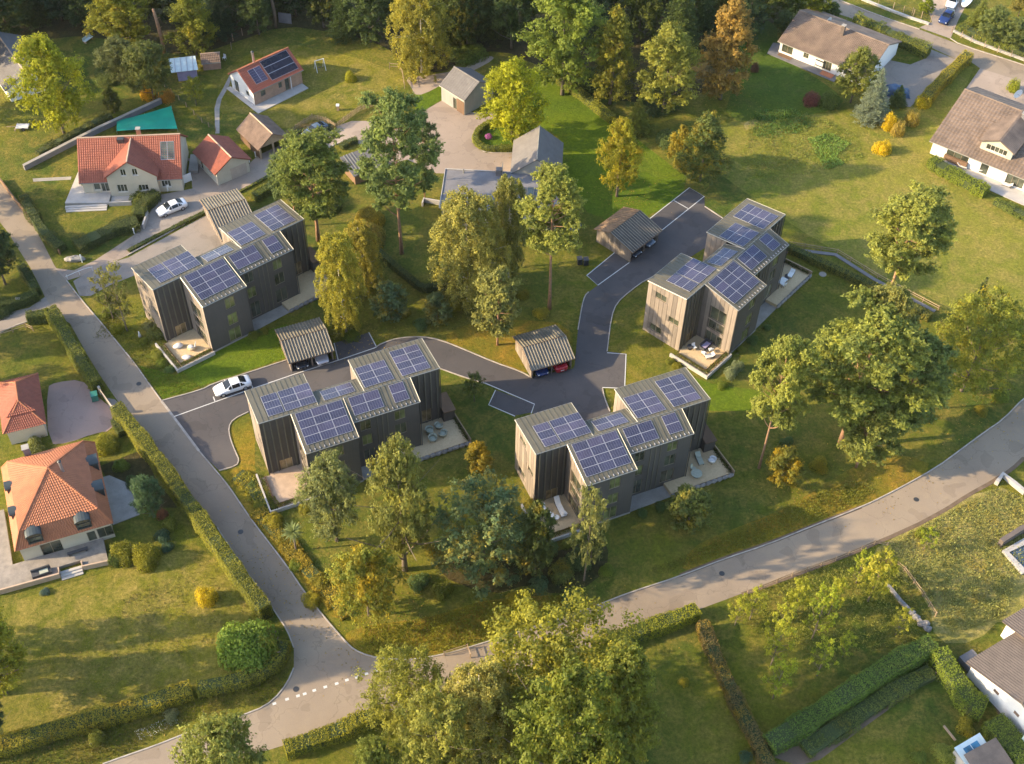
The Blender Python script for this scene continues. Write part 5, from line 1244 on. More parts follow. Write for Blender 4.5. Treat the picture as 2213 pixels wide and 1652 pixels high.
# white gabled house at the lower right corner and its neighbour
tj = TL(2300, 1480, 260 / 997)
A = W(*tj(445, 800)); B = W(*tj(900, 1300)); a = math.atan2(B.y - A.y, B.x - A.x)
Lg = (B - A).length
for nm, lab, org, sc, hl_, hr_ in (('white_house', 'white gabled house with grey brown roof behind the long clipped hedge', A, 1.0, 2.6, 5.0),):
    t = thing(nm, lab, 'house', (org.x, org.y, 0), a)
    wd = 17.0; yk = Lg * .93; ee = .55
    mb = MB(); wall(mb, (0, 0), (yk * 2, 0), -.1, hl_, hl_, [(9.2, 10.6, .6, 2.3)]); mb.poly([(0, 0, hl_), (yk * 2, 0, hl_), (yk, 0, hr_)]); wall(mb, (0, wd), (0, 0), -.1, hl_, hl_); mb.build('wall', M['render_white'], t)
    window(t, (0, 0), (yk * 2, 0), (9.2, 10.6, .6, 2.3), 'frame_wood')
    for x in (3.4, 6.4): MB().box(x, x + .7, -.04, -.003, 2.0, 2.45).build('vent', M['tile_dull'], t)
    sl = (hr_ - hl_) / yk; rf = MB(); tl = MB(); ze = hl_ - sl * ee + .14; zr = hr_ + .14
    rf.slab([(-ee, -ee, ze), (yk, -ee, zr), (yk, wd, zr), (-ee, wd, ze)], .14); rf.slab([(yk, -ee, zr), (yk * 2 + ee, -ee, ze), (yk * 2 + ee, wd, ze), (yk, wd, zr)], .14)
    r_ = rf.build('roof', M['tile_grey'], t)
    tiles(tl, (-ee, wd, ze + .01), (-ee, -ee, ze + .01), (yk, -ee, zr + .01), (yk, wd, zr + .01), .6, .34); tiles(tl, (yk * 2 + ee, -ee, ze + .01), (yk * 2 + ee, wd, ze + .01), (yk, wd, zr + .01), (yk, -ee, zr + .01), .6, .34)
    tl.build('roof_tile', M['tile_grey'], r_)['kind'] = 'stuff'; MB().tube([(yk, -ee, zr + .05), (yk, wd, zr + .05)], .11, 6).build('ridge_cap', M['tile_grey'], r_)
    sv = MB().slab([(yk + .9, 1.0, zr - .9 * sl + .12), (yk + 2.3, 1.0, zr - 2.3 * sl + .12), (yk + 2.3, 2.6, zr - 2.3 * sl + .12), (yk + .9, 2.6, zr - .9 * sl + .12)], .08).build('roof_light', M['white_metal'], t)
    g = MB(); g.poly([(yk + 1.0, 1.1, zr - 1.0 * sl + .125), (yk + 2.2, 1.1, zr - 2.2 * sl + .125), (yk + 2.2, 2.5, zr - 2.2 * sl + .125), (yk + 1.0, 2.5, zr - 1.0 * sl + .125)]); g.build('pane', M['glass'], sv)
    MB().box(-1.9, -.1, .4, 2.4, 0, .9).build('side_porch', M['dark_conc'], t)
    MB().box(9.0, 11.5, -1.3, -.05, 0, 2.4).build('conservatory', M['poly_sheet'], t)
A2 = W(*tj(770, 420)); t = thing('white_house', 'white house behind, only its roof corner showing above the grey brown roof', 'house', (A2.x, A2.y, 0), a)
sl = .3; mb = MB(); wall(mb, (0, 0), (9, 0), -.1, 2.8, 2.8); mb.poly([(0, 0, 2.8), (9, 0, 2.8), (9, 0, 5.2)]); wall(mb, (0, 9), (0, 0), -.1, 2.8, 2.8); mb.build('wall', M['render_white'], t)
rf = MB(); rf.slab([(-.5, -.4, 2.8), (9, -.4, 5.35), (9, 9, 5.35), (-.5, 9, 2.8)], .14); r_ = rf.build('roof', M['tile_grey'], t); tl = MB(); tiles(tl, (-.5, 9, 2.81), (-.5, -.4, 2.81), (9, -.4, 5.36), (9, 9, 5.36), .6, .34); tl.build('roof_tile', M['tile_grey'], r_)['kind'] = 'stuff'
# grey house corner at the left edge
tq = TL(0, 0, 560 / 2213); A3 = W(*tq(115, 1010)); d_ = W(*tq(-60, 760)) - A3; a3 = math.atan2(-d_.y, -d_.x)
t, q = gable_house('slate_house', 'house with grey slate roof half hidden behind the bright maple at the edge', 'house', (A3.x + d_.x * 1.6, A3.y + d_.y * 1.6), math.degrees(a3), d_.length * 1.6, 7.0, 2.6, 4.6, 'render_white', 'slate', .4, .3, holes=dict(front=[(5, 6, .8, 2.1, 2, 1), (8, 9, .8, 2.1, 2, 1)]), win=dict(frame='frame_pale'), course=.5, roll=.4)
flue(t, d_.length * 1.5, 3.6, 4.5, 5.6, .14, 'trim')

# ---- carports with ribbed sheet roofs
def carport(label, o, ang, Wd, dp, yr, hf, hr, hb, closed_left=True, sheet='ribbed', open_front=True):
    t = thing('carport', label, 'carport', (o[0], o[1], 0), R(ang), 'carports with ribbed sheet roofs')
    for x in (.1, Wd / 2, Wd - .1): MB().box(x - .08, x + .08, .2, .36, 0, hf).build('post', M['wood'], t)
    for x0 in (0.02, Wd - .14):
        mb = MB(); y0, y1 = (.5 if x0 > 1 else .38), dp - .1
        zt = lambda y: hf + (hr - hf) * y / yr if y < yr else hr - (hr - hb) * (y - yr) / (dp - yr)
        mb.prism([(x0, y0), (x0 + .12, y0), (x0 + .12, yr), (x0 + .12, y1), (x0, y1), (x0, yr)], 0, [zt(y0) - .05, zt(y0) - .05, zt(yr) - .05, zt(y1) - .05, zt(y1) - .05, zt(yr) - .05])
        w = mb.build('side_wall', M['wood'], t)
        k = int((y1 - y0) / .45)
        for i in range(k):
            ya, yb = y0 + (y1 - y0) * i / k + .02, y0 + (y1 - y0) * (i + 1) / k - .02; ym = min(zt(ya), zt(yb)) - .08
            MB().box(x0 - .035 if x0 < 1 else x0 + .12, x0 if x0 < 1 else x0 + .155, ya, yb, .02, ym).build('board', M['wood'], w)
    MB().box(.14, Wd - .14, dp - .2, dp - .08, 0, hb - .05).build('back_wall', M['wood'], t)
    rb = MB(); pitch = .42 if sheet != 'rusty' else .46; k = int((Wd + .5) / pitch); x0 = -.25
    prof = []
    for i in range(k + 1): prof += [(x0 + i * pitch - .07, .0), (x0 + i * pitch - .03, .11), (x0 + i * pitch + .03, .11), (x0 + i * pitch + .07, .0)]
    for (ya, za), (yb, zb_) in ((((-.3), hf - .08), (yr, hr)), ((yr, hr), (dp + .3, hb - .08))):
        n = len(rb.v)
        for x, h in prof: rb.v += [(x, ya, za + h), (x, yb, zb_ + h)]
        for i in range(len(prof) - 1):
            a_ = n + 2 * i; rb.f.append((a_, a_ + 2, a_ + 3, a_ + 1))
    mb = MB(); mb.v = rb.v; mb.f = rb.f
    sh = mb.build('roof_sheet', M['rib_pale'], t); sh['kind'] = 'stuff'; sh.data.materials.append(M['pan_dark' if sheet == 'rusty' else sheet]); sh.data.materials.append(M['rust' if sheet == 'rusty' else sheet])
    npf = len(prof) - 1
    for i, pl in enumerate(sh.data.polygons): pl.material_index = (2 if sheet == 'rusty' else (1 if i % 4 != 1 else 0)) if i >= npf else (0 if i % 4 == 1 else 1)
    fr = MB(); e0, e1 = x0 - .05, x0 + k * pitch + .05
    for x in (e0, e1): fr.tube([(x, -.3, hf - .1), (x, yr, hr - .02), (x, dp + .3, hb - .1)], .07, 4)
    for y, z in ((-.3, hf - .14), (yr, hr + .07), (dp + .3, hb - .14)): fr.tube([(e0, y, z), (e1, y, z)], .06, 4)
    fr.build('roof_frame', M['brownwood'], t)
    return t
carport('carport with ribbed roof sheltering the red car, where the drives meet', (2.74, 113.9), 23.0, 5.9, 6.2, 3.0, 2.3, 3.5, 2.4)
carport('carport with ribbed roof sheltering a silver car, behind the white sedan', (-29.9, 114.2), 23.8, 6.0, 6.2, 2.9, 2.3, 3.5, 2.4)
carport('long weathered carport between the grey car park and the sandy drive', (-43.0, 138.2), 28.5, 5.6, 9.8, 5.7, 2.3, 3.5, 2.4)
carport('carport with half rusty roof beside the upper parking bays', (17.2, 137.7), 47.9, 6.6, 6.9, 4.1, 2.4, 3.6, 2.5, sheet='rusty')
# lilac garden shed and brick store
p = XY(*tA(1150, 525)); t = thing('shed', 'lilac garden shed with translucent sheet roof under the trees', 'shed', (*p, 0), R(14))
MB().box(0, 3.2, 0, 2.4, 0, 2.1).build('wall', M['lilac'], t); r_ = MB().slab([(-.9, -.4, 2.15), (3.6, -.4, 2.15), (3.4, 2.9, 2.75), (-1.1, 2.9, 2.75)], .06).build('roof', M['poly_sheet'], t)
for i in range(4): MB().slab([(-.2 + i * 1.0, -.42, 2.22), (-.1 + i * 1.0, -.42, 2.22), (-.1 + i * 1.0, 2.9, 2.82), (-.2 + i * 1.0, 2.9, 2.82)], .07).build('roof_bar', M['rail'], r_)
p = XY(*tA(1310, 455)); t, q = gable_house('store', 'small brick store with rusty tiled roof beside the lilac shed', 'shed', p, 12, 3.0, 2.6, 1.5, 2.3, 'brick', 'tile_dull', .2, .15)
# ------------------------------------------------------------------ vehicles
ST = [  # x, half width, sill, belt half width, belt z, top half width, top z
    (0.00, .62, .34, .64, .55, .50, .60), (0.12, .78, .26, .80, .62, .62, .70), (0.80, .90, .22, .91, .80, .74, .88), (1.32, .92, .20, .92, .92, .80, 1.00),
    (2.15, .92, .20, .93, .96, .60, 1.46), (3.25, .92, .20, .93, .98, .60, 1.45), (4.12, .91, .22, .91, 1.00, .70, 1.12), (4.52, .86, .28, .87, .96, .68, 1.07), (4.70, .70, .36, .72, .86, .58, .92)]
def make_car(name, label, paint, p, ang, group=None, L=4.7, Hs=1.0, estate=False):
    """Front of the car points along +ang. p is the middle of the car on the ground."""
    t = thing(name, label, 'car', (p[0], p[1], p[2] if len(p) > 2 else 0), ang, group)
    k = L / 4.7; st = [list(s_) for s_ in ST]
    if estate: st[6][6] = 1.32; st[6][5] = .6; st[7][6] = 1.12; st[7][5] = .66
    X = lambda x: (2.35 - x) * k
    mb = MB(); n = 12
    for x, w, zs, wb, zb, wt, zt in st:
        zb *= Hs; zt *= Hs
        mb.v += [(X(x), s_[0], s_[1]) for s_ in ((-w * .8, zs - .04), (-w, zs + .12), (-w * 1.01, (zs + zb) * .5 + .05), (-wb, zb), (-wt, zt - .02), (-wt * .6, zt + .015), (wt * .6, zt + .015), (wt, zt - .02), (wb, zb), (w * 1.01, (zs + zb) * .5 + .05), (w, zs + .12), (w * .8, zs - .04))]
    for i in range(len(st) - 1):
        for j in range(n):
            a, b = i * n + j, i * n + (j + 1) % n
            mb.f.append((a, b, b + n, a + n))
    mb.f.append(tuple(range(n - 1, -1, -1))); mb.f.append(tuple((len(st) - 1) * n + j for j in range(n)))
    body = mb.build('body', M[paint], t, True)
    V = lambda i, j: Vector(mb.v[i * n + j])
    def pane(nm, q, out=.012, f=.9):
        q = [Vector(v) for v in q]; c0 = sum(q, Vector()) / 4; nr = (q[1] - q[0]).cross(q[3] - q[0]).normalized()
        if nr.dot(c0 - Vector((0, 0, .5))) < 0: nr = -nr
        m = MB(); m.poly([c0 + (v - c0) * f + nr * out for v in q]); m.build(nm, M['car_glass'], body)
    pane('windscreen', (V(3, 4), V(3, 7), V(4, 7), V(4, 4)), .065, .93)
    pane('rear_window', (V(5, 4), V(5, 7), V(6, 7), V(6, 4)), .065, .9)
    for s_ in (0, 1):
        b, tp = (3, 4) if s_ == 0 else (8, 7)
        pane('side_window', (V(4, b), V(5, b), V(5, tp), V(4, tp)), .035, .9)
        pane('side_window', (V(3, b).lerp(V(4, b), .35), V(4, b), V(4, tp), V(3, tp).lerp(V(4, tp), .55)), .035, .88)
        pane('side_window', (V(5, b), V(6, b).lerp(V(5, b), .3), V(6, tp).lerp(V(5, tp), .45), V(5, tp)), .035, .85)
    for x in (.92, 3.78):
        for s_ in (-1, 1):
            w = MB(); w.tube([(0, -.11, 0), (0, .11, 0)], .33, 16); wo_ = w.build('wheel', M['rubber'], t); wo_.location = (X(x), s_ * .84, .33)
            r_ = MB(); r_.tube([(0, s_ * .10, 0), (0, s_ * .125, 0)], [.21, .19], 10); r_.build('rim', M['steel'], wo_)
    for s_ in (-1, 1):
        h = MB().ball((X(.14), s_ * .62, .62 * Hs), .12, .15, .06, 8, 5).build('headlight', M['lamp'], t)
        h = MB().ball((X(4.6), s_ * .62, .86 * Hs), .08, .15, .07, 8, 5).build('tail_light', M['lamp_red'], t)
        h = MB().ball((X(1.75), s_ * 1.0, .98 * Hs), .08, .10, .07, 8, 5).build('mirror', M[paint], t)
    MB().box(X(.02), X(-.015), -.32, .32, .36, .48).build('grille', M['iron'], t)
    MB().box(X(4.715), X(4.69), -.26, .26, .55, .66).build('number_plate', M['lamp'], t)
    return t
def span(a, b):
    A = W(*a); B = W(*b); m = (A + B) / 2; return (m.x, m.y), math.atan2(B.y - A.y, B.x - A.x)
p, a = span(tD(1610, 845), tD(1385, 918)); make_car('parked_car', 'white saloon parked on the new dark drive beside the white line', 'car_white', p, a, L=5.0)
p, a = span(tA(1185, 1325), tA(1030, 1385)); make_car('parked_car', 'white saloon parked on the sandy drive below the red roofed house', 'car_white', p, a, L=4.7)
p, a = span(tA(2080, 830), tA(1975, 885)); make_car('parked_car', 'slate blue car parked against the brown bank by the open garage', 'car_slate', p, a, L=4.6)
p, a = span(tC(1735, 95), tC(1685, 160)); make_car('parked_car', 'navy estate car parked on the short drive by the upper road', 'car_blue', p, a, L=4.6, Hs=1.05, estate=True)
p, a = span(tC(1765, 0), tC(1735, 55)); make_car('parked_car', 'white car parked behind the navy estate, at the top edge', 'car_white', p, a, L=4.5)
def carloc(o, ang, x, y):
    a = R(ang); return (o[0] + x * math.cos(a) - y * math.sin(a), o[1] + x * math.sin(a) + y * math.cos(a))
make_car('parked_car', 'dark car under the carport, beside the silver car', 'car_dark', carloc((-29.9, 114.2), 23.8, 1.6, 2.1), R(23.8 - 90))
make_car('parked_car', 'silver car under the carport, its bonnet showing at the open front', 'car_silver', carloc((-29.9, 114.2), 23.8, 4.4, 1.9), R(23.8 - 90))
make_car('parked_car', 'navy car under the carport, beside the red car', 'car_blue', carloc((2.74, 113.9), 23.0, 1.6, 2.2), R(23 - 90))
make_car('parked_car', 'red car parked nose in under the carport where the drives meet', 'car_red', carloc((2.74, 113.9), 23.0, 4.3, 2.0), R(23 + 90))
make_car('parked_car', 'dark car under the half rusty carport, nearer the lower bay', 'car_dark', carloc((17.2, 137.7), 47.9, 1.7, 2.2), R(47.9 - 90))
make_car('parked_car', 'slate car under the half rusty carport, nearer the upper bay', 'car_slate', carloc((17.2, 137.7), 47.9, 4.9, 2.2), R(47.9 - 90))
# car under a blue cover
p = XY(*tC(1380, 600)); t = thing('covered_car', 'car under a crumpled blue cover on the grey gravel drive', 'car', (*p, 0), R(-8))
mb = MB(); nx_, ny_ = 18, 10
for i in range(nx_ + 1):
    for j in range(ny_ + 1):
        x = (i / nx_ - .5) * 5.0; y = (j / ny_ - .5) * 2.5; ex = max(0, 1 - (abs(x) / 2.5) ** 4); ey = max(0, 1 - (abs(y) / 1.25) ** 4)
        z = (.78 + .62 * max(0, 1 - (x / 1.5) ** 4)) * (ex * ey) ** .35 + random.uniform(-.06, .06) + .07 * math.sin(x * 5 + y * 3)
        mb.v.append((x * (1 + .06 * (1 - ey)), y, max(.02, z)))
for i in range(nx_):
    for j in range(ny_):
        a = i * (ny_ + 1) + j; mb.f.append((a, a + ny_ + 1, a + ny_ + 2, a + 1))
mb.build('cover', M['tarp_blue'], t, True)
# white trailer hull lying on trestles at the upper drive
p = XY(*tC(1845, 20)); t = thing('dinghy', 'white dinghy lying beside the white car at the top edge', 'boat', (*p, 0), R(60))
mb = MB(); prof = [(-2.2, .55), (-1.2, .8), (0, .85), (1.2, .65), (2.2, .05)]
for x, w in prof: mb.v += [(x, -w, .75), (x, -w * .6, .2), (x, w * .6, .2), (x, w, .75), (x, w * .8, .7), (x, -w * .8, .7)]
for i in range(4):
    for j in range(6): a, b = i * 6 + j, i * 6 + (j + 1) % 6; mb.f.append((a, b, b + 6, a + 6))
mb.f.append((5, 4, 3, 2, 1, 0)); mb.build('hull', M['white_metal'], t, True)
for x in (-1.2, .9): MB().box(x - .06, x + .06, -.7, .7, 0, .24).build('trestle', M['post'], t)

# ------------------------------------------------------------------ terrace furniture
def tub_chair(label, p, z, a, mat='cloth_teal', legs='iron', group=None, r=.5):
    t = thing('tub_chair', label, 'chair', (p[0], p[1], z), a, group)
    s_ = MB(); s_.ball((0, 0, .42), r, r, .10, 14, 5); s_.build('seat', M[mat], t, True)
    b = MB(); n = 12
    for i in range(n + 1):
        th = R(20) + R(320) * i / n - R(180); h = .34 * math.sin(math.pi * i / n) ** .5 + .1
        c_, s2 = math.cos(th), math.sin(th); b.v += [(-c_ * r, s2 * r, .40), (-c_ * r * 1.12, s2 * r * 1.12, .45 + h), (-c_ * r * 1.2, s2 * r * 1.2, .45 + h), (-c_ * r * 1.06, s2 * r * 1.06, .36)]
    for i in range(n):
        for j in range(4): q, w = 4 * i + j, 4 * i + (j + 1) % 4; b.f.append((q, w, w + 4, q + 4))
    b.build('backrest', M[mat], t, True)
    for q in range(4):
        th = math.pi / 4 + q * math.pi / 2; MB().tube([(math.cos(th) * r * .5, math.sin(th) * r * .5, .4), (math.cos(th) * r * .9, math.sin(th) * r * .9, 0)], .025, 6).build('leg', M[legs], t)
    return t
def round_table(name, label, p, z, r=.4, h=.5, mat='cloth_white', group=None):
    t = thing(name, label, 'table', (p[0], p[1], z), 0, group)
    MB().tube([(0, 0, h - .05), (0, 0, h)], r, 18).build('tabletop', M[mat], t); MB().tube([(0, 0, .03), (0, 0, h - .05)], .05, 8).build('pedestal', M['iron'], t); MB().tube([(0, 0, 0), (0, 0, .03)], r * .6, 14).build('foot', M['iron'], t)
    return t
def side_chair(label, p, z, a, mat, group=None):
    t = thing('garden_chair', label, 'chair', (p[0], p[1], z), a, group)
    MB().box(-.26, .26, -.26, .26, .42, .48).build('seat', M[mat], t)
    m = Matrix.Translation((0, .26, .48)) @ Matrix.Rotation(R(-14), 4, 'X'); MB().box(-.26, .26, -.03, .03, 0, .5, m).build('backrest', M[mat], t)
    for x in (-.22, .22):
        for y in (-.22, .22): MB().tube([(x, y, 0), (x * .9, y * .9, .42)], .022, 6).build('leg', M['iron'], t)
    return t
def lounger(label, p, z, a, mat='cloth_white', L=2.0, back=True):
    t = thing('sun_lounger', label, 'lounger', (p[0], p[1], z), a)
    MB().box(-L / 2, L * .18, -.34, .34, .28, .40).build('cushion', M[mat], t)
    m = Matrix.Translation((L * .18, 0, .30)) @ Matrix.Rotation(R(-38), 4, 'Y'); MB().box(0, L * .36, -.34, .34, 0, .11, m).build('backrest', M[mat], t)
    fr = MB(); fr.box(-L / 2, L * .4, -.36, -.30, .2, .277); fr.box(-L / 2, L * .4, .30, .36, .2, .277); fr.build('frame', M['cloth_dark'], t)
    for x in (-L * .45, L * .35):
        for y in (-.3, .3): MB().box(x - .03, x + .03, y - .03, y + .03, 0, .2).build('leg', M['cloth_dark'], t)
    return t
DZ = .55
tc = TL(600, 840, 600 / 2212)
for lab, x, y, a in (('round teal chair on the sandy deck, nearest the dark wall', 1748, 875, 0), ('round teal chair on the sandy deck, farthest from the stone edge', 1832, 832, 1.2), ('round teal chair on the sandy deck, with a cushion beside the planting', 1870, 905, 2.5), ('round teal chair on the sandy deck, closest to the stone edge', 1777, 948, -1.5)):
    p = XY(*tc(x, y), DZ + .4); tub_chair(lab, p, DZ, a, 'cloth_teal', 'iron', 'teal chairs on the sandy deck')
p = XY(*tc(1905, 865), DZ + .45); round_table('side_table', 'small straw coloured table beside the four teal chairs', p, DZ, .2, .45, 'deck')
tc = TL(1260, 910, 600 / 2212)
p = XY(*tc(1800, 870), DZ + .4); lounger('pale green reclining lounger on the deck beyond the solar roof', p, DZ, R(105), 'cloth_teal', 1.9)
p = XY(*tc(1915, 890), DZ + .4); tub_chair('white cushioned dark wicker tub chair by the deck planting', p, DZ, 2.4, 'cloth_white', 'brownwood', None, .46)
p = XY(*tc(1775, 1010), DZ + .5); round_table('round_table', 'large round pale green table on the deck near the stone edge', p, DZ, .72, .55, 'cloth_teal')
p = XY(*tc(1745, 960), DZ + .5); side_chair('pale green chair pushed against the large round deck table', p, DZ, 1.0, 'cloth_teal')
PZ = .28
p = XY(*tc(515, 1320), PZ + .35); lounger('long white lounger stretched along the small patio wall', p, PZ, R(112), 'cloth_white', 2.9)
p = XY(*tc(425, 1395), PZ + .35); round_table('coffee_table', 'white round coffee table among the patio seats', p, PZ, .5, .4)
p = XY(*tc(485, 1412), PZ + .35); round_table('coffee_table', 'smaller white round stool touching the coffee table', p, PZ, .36, .36)
p = XY(*tc(368, 1335), PZ + .35); side_chair('white chair at the inner corner of the small patio', p, PZ, .4, 'cloth_white')
p = XY(*tc(560, 1380), PZ + .35); side_chair('white chair at the foot of the long lounger', p, PZ, 2.2, 'cloth_white')
tc = TL(1560, 480, 500 / 1721)
p = XY(*tc(1365, 765), DZ + .7); t = thing('garden_table', 'white slatted garden table on the deck beside the meadow house', 'table', (*p, DZ), R(50))
for i in range(6): MB().box(-.75, .75, -.45 + i * .153, -.45 + i * .153 + .13, .70, .74).build('slat', M['cloth_white'], t)
for x in (-.65, .65):
    for y in (-.38, .38): MB().tube([(x, y, 0), (x, y, .70)], .03, 6).build('leg', M['iron'], t)
p = XY(*tc(1440, 700), DZ + .4); lounger('white folding deck chair standing beyond the slatted table', p, DZ, R(60), 'cloth_white', 1.6)
for lab, x, y, a in (('dark garden chair drawn up on the far side of the slatted table', 1405, 745, .6), ('white garden chair in front of the slatted table', 1372, 800, -2.4), ('dark garden chair at the end of the slatted table', 1330, 775, 2.0)):
    p = XY(*tc(x, y), DZ + .4); side_chair(lab, p, DZ, a, 'cloth_dark' if 'dark' in lab else 'cloth_white')
p = XY(*tc(705, 1320), PZ + .4); t = thing('sofa', 'dark outdoor sofa with a lilac cushion under the tall windows', 'sofa', (*p, PZ), R(49))
MB().box(-.9, .9, -.4, .4, .1, .42).build('seat', M['cloth_dark'], t); MB().box(-.9, .9, .4, .55, .1, .85).build('backrest', M['cloth_dark'], t); MB().box(-.6, .6, -.35, .36, .424, .52).build('cushion', M['lilac'], t)
for x in (-.98, .9): MB().box(x, x + .1, -.4, .4, .1, .62).build('armrest', M['cloth_dark'], t)
for lab, x, y, a in (('white round backed chair nearest the planting corner', 605, 1340, .5), ('white chair set close to the small patio wall', 690, 1390, 2.4), ('pale folding chair beside the dark sofa', 745, 1360, 3.4)):
    p = XY(*tc(x, y), PZ + .35); side_chair(lab, p, PZ, a, 'cloth_white')
p = XY(*tc(740, 1415), PZ + .2); lounger('low pale lounger mat lying in the sun on the patio boards', p, PZ, R(20), 'cloth_pale', 1.4)
p = XY(*tc(570, 1335), PZ + .4); round_table('round_table', 'dark round table in the patio corner', p, PZ, .45, .55, 'cloth_dark')
tc = TL(310, 490, 520 / 1867)
p = XY(*tc(485, 1345), PZ + .3); t = thing('cushion_pile', 'pile of covered grey cushions lying on the hedged patio', 'cushions', (*p, PZ), R(20)); MB().ball((0, 0, .25), .75, .45, .26, 14, 7, .06).build('cover', M['cloth_pale'], t, True); MB().ball((.1, .1, .46), .45, .3, .14, 12, 6, .06).build('cushion', M['cloth_pale'], t, True)
p = XY(*tc(605, 1360), PZ + .4); t = thing('basket_chair', 'beige basket chair with folded parasol leaning over it', 'chair', (*p, PZ), R(-30))
MB().ball((0, 0, .35), .62, .55, .28, 14, 7, .04).build('seat', M['deck'], t, True); MB().tube([(.35, .3, .3), (.6, .45, 1.5)], [.14, .05], 8).build('parasol', M['cloth_pale'], t); MB().ball((-.05, 0, .58), .4, .36, .14, 12, 6, .05).build('cushion', M['cloth_pale'], t, True)
p = XY(*tc(560, 1445), PZ + .2); t = thing('ground_cushion', 'pale round cushion flattened on the sunny patio floor', 'cushion', (*p, PZ), 0); MB().ball((0, 0, .14), .62, .5, .16, 14, 6, .08).build('cover', M['cloth_pale'], t, True)
tc = TL(2260, 200, 300 / 1377)
for lab, x, y, kind, a in (('cream lounger under the eaves nearest the dark doorway', 665, 985, 'l', 150), ('cream lounger with folded blanket beside the first one', 790, 1000, 'l', 140), ('cream patio table by the brown mat under the eaves', 870, 1040, 't', 0), ('yellow cushioned deck chair at the end of the white terrace', 1190, 1205, 'l', -30)):
    p = XY(*tc(x, y), .4)
    if kind == 'l': lounger(lab, p, .1, R(a), 'cloth_pale', 1.7)
    else: round_table('patio_table', lab, p, .1, .5, .6, 'cloth_pale')
p = XY(*tc(990, 1075), .1); tag(MB().box(-1.1, 1.1, -.7, .7, 0, .03).build('rug', M['terracotta']), 'reddish brown mat lying on the terrace under the eaves', 'rug'); o = bpy.data.objects['rug']; o.location = (*p, .1); o.rotation_euler = (0, 0, R(-36))
# swing seat at the bungalow, dishes
p = XY(*tC(895, 440)); t = thing('canopied_swing', 'dark canopied swing seat on the bungalow terrace', 'seat', (*p, .12), R(-36))
MB().box(-.7, .7, -.3, .3, .4, .5).build('seat', M['iron'], t); MB().box(-.8, .8, -.5, .5, 1.5, 1.56).build('canopy', M['car_dark'], t)
for x in (-.78, .78): MB().tube([(x, -.5, 0), (x, 0, 1.5), (x, .5, 0)], .03, 6).build('frame', M['iron'], t)
def dish(label, p, z, a, mat, h=1.0, r=.55):
    t = thing('satellite_dish', label, 'satellite dish', (p[0], p[1], z), a)
    MB().tube([(0, 0, 0), (0, 0, h)], .04, 6).build('mast', M['iron'], t)
    m = MB(); m.v.append((0, -.1, h)); n = 16
    for i in range(n):
        q = 2 * math.pi * i / n; m.v.append((math.cos(q) * r, -.25, h + .1 + math.sin(q) * r))
    for i in range(n): m.f.append((0, 1 + i, 1 + (i + 1) % n))
    m.build('dish', M[mat], t, True); MB().tube([(0, -.1, h - .1), (0, -.8, h + .1)], .02, 5).build('arm', M['iron'], t)
p = XY(*tC(2155, 640)); dish('large pale satellite dish standing on the sandy drive', p, 0, R(20), 'white_metal', 1.2, .85)
p = XY(*tC(950, 140), 4.6); dish('beige satellite dish behind the bungalow ridge', p, 3.2, R(40), 'cloth_pale', 1.6, .7)

# ------------------------------------------------------------------ fences, walls, small things
def fence(label, pts, h=1.1, gap=2.0, kind='rail', mat='post', name='fence', w=.05):
    l = ov(pts); o = l[0]; t = thing(name, label, 'fence', (*o, 0), 0)
    L = [(x - o[0], y - o[1]) for x, y in resample(l, gap)]
    me = MB().box(-.05, .05, -.05, .05, 0, h + .08).mesh('post', M[mat])
    for x, y in L: q = link(bpy.data.objects.new('post', me), t); q.location = (x, y, 0)
    if kind == 'rail':
        for z in (h * .45, h * .9): MB().strip(L, .035, z, z + .1).build('rail', M[mat], t)
    elif kind == 'board':
        for i in range(max(1, int(h / .24))): MB().strip(L, .03, .06 + i * .24, .06 + i * .24 + .21).build('board', M[mat], t)
    elif kind == 'pale':
        pm = MB().box(-.05, .05, -.015, .015, .02, h).mesh('pale', M[mat]); PL = resample([(x, y) for x, y in L], .24)
        for i, (x, y) in enumerate(PL[:260]):
            q = link(bpy.data.objects.new('pale', pm), t); q.location = (x, y, random.uniform(-.08, .05)); b = PL[min(i + 1, len(PL) - 1)]; a_ = PL[max(0, i - 1)]; q.rotation_euler = (0, random.uniform(-.05, .05), math.atan2(b[1] - a_[1], b[0] - a_[0]))
        MB().strip(L, .03, h * .5, h * .5 + .07).build('rail', M[mat], t)
    elif kind == 'wire':
        for z in (h * .3, h * .6, h * .95): MB().strip(L, .02, z, z + .025).build('wire', M['iron'], t)
    return t
def lowwall(label, pts, w, h, mat, name='garden_wall', cap=None):
    l = ov(pts); o = l[0]; t = thing(name, label, 'wall', (*o, 0), 0); L = [(x - o[0], y - o[1]) for x, y in resample(l, 1.2)]
    MB().strip(L, w, -.1, h).build('wall', M[mat], t)
    if cap: MB().strip(L, w + .1, h + .002, h + .08).build('coping', M[cap], t)
    return t
lowwall('grey concrete wall running behind the green tarpaulin', [tA(160, 1095), tA(500, 920), tA(640, 850), tA(1040, 665)], .45, .9, 'dark_conc', cap='concrete')
lowwall('low grey edging wall along the red roofed house lane', [tA(0, 1165), tA(110, 1310), tA(200, 1420), tA(310, 1560), tA(390, 1640)], .18, .9, 'brownwood', 'lane_fence')
bpy.data.objects['lane_fence']['category'] = 'fence'; bpy.data.objects['lane_fence']['label'] = 'weathered board fence along the lane beside the shaded lawn'
lowwall('pale garden wall end standing by the white saloon on the sandy drive', [tA(955, 1385), tA(925, 1475)], .25, .9, 'pale_conc')
lowwall('grey path wall beside the meadow hedge', [tF(660, -20), tF(1000, 0 + 20), tF(1250, 180), tF(1640, 385)], 0.6, .12, 'dark_conc', 'paved_strip')
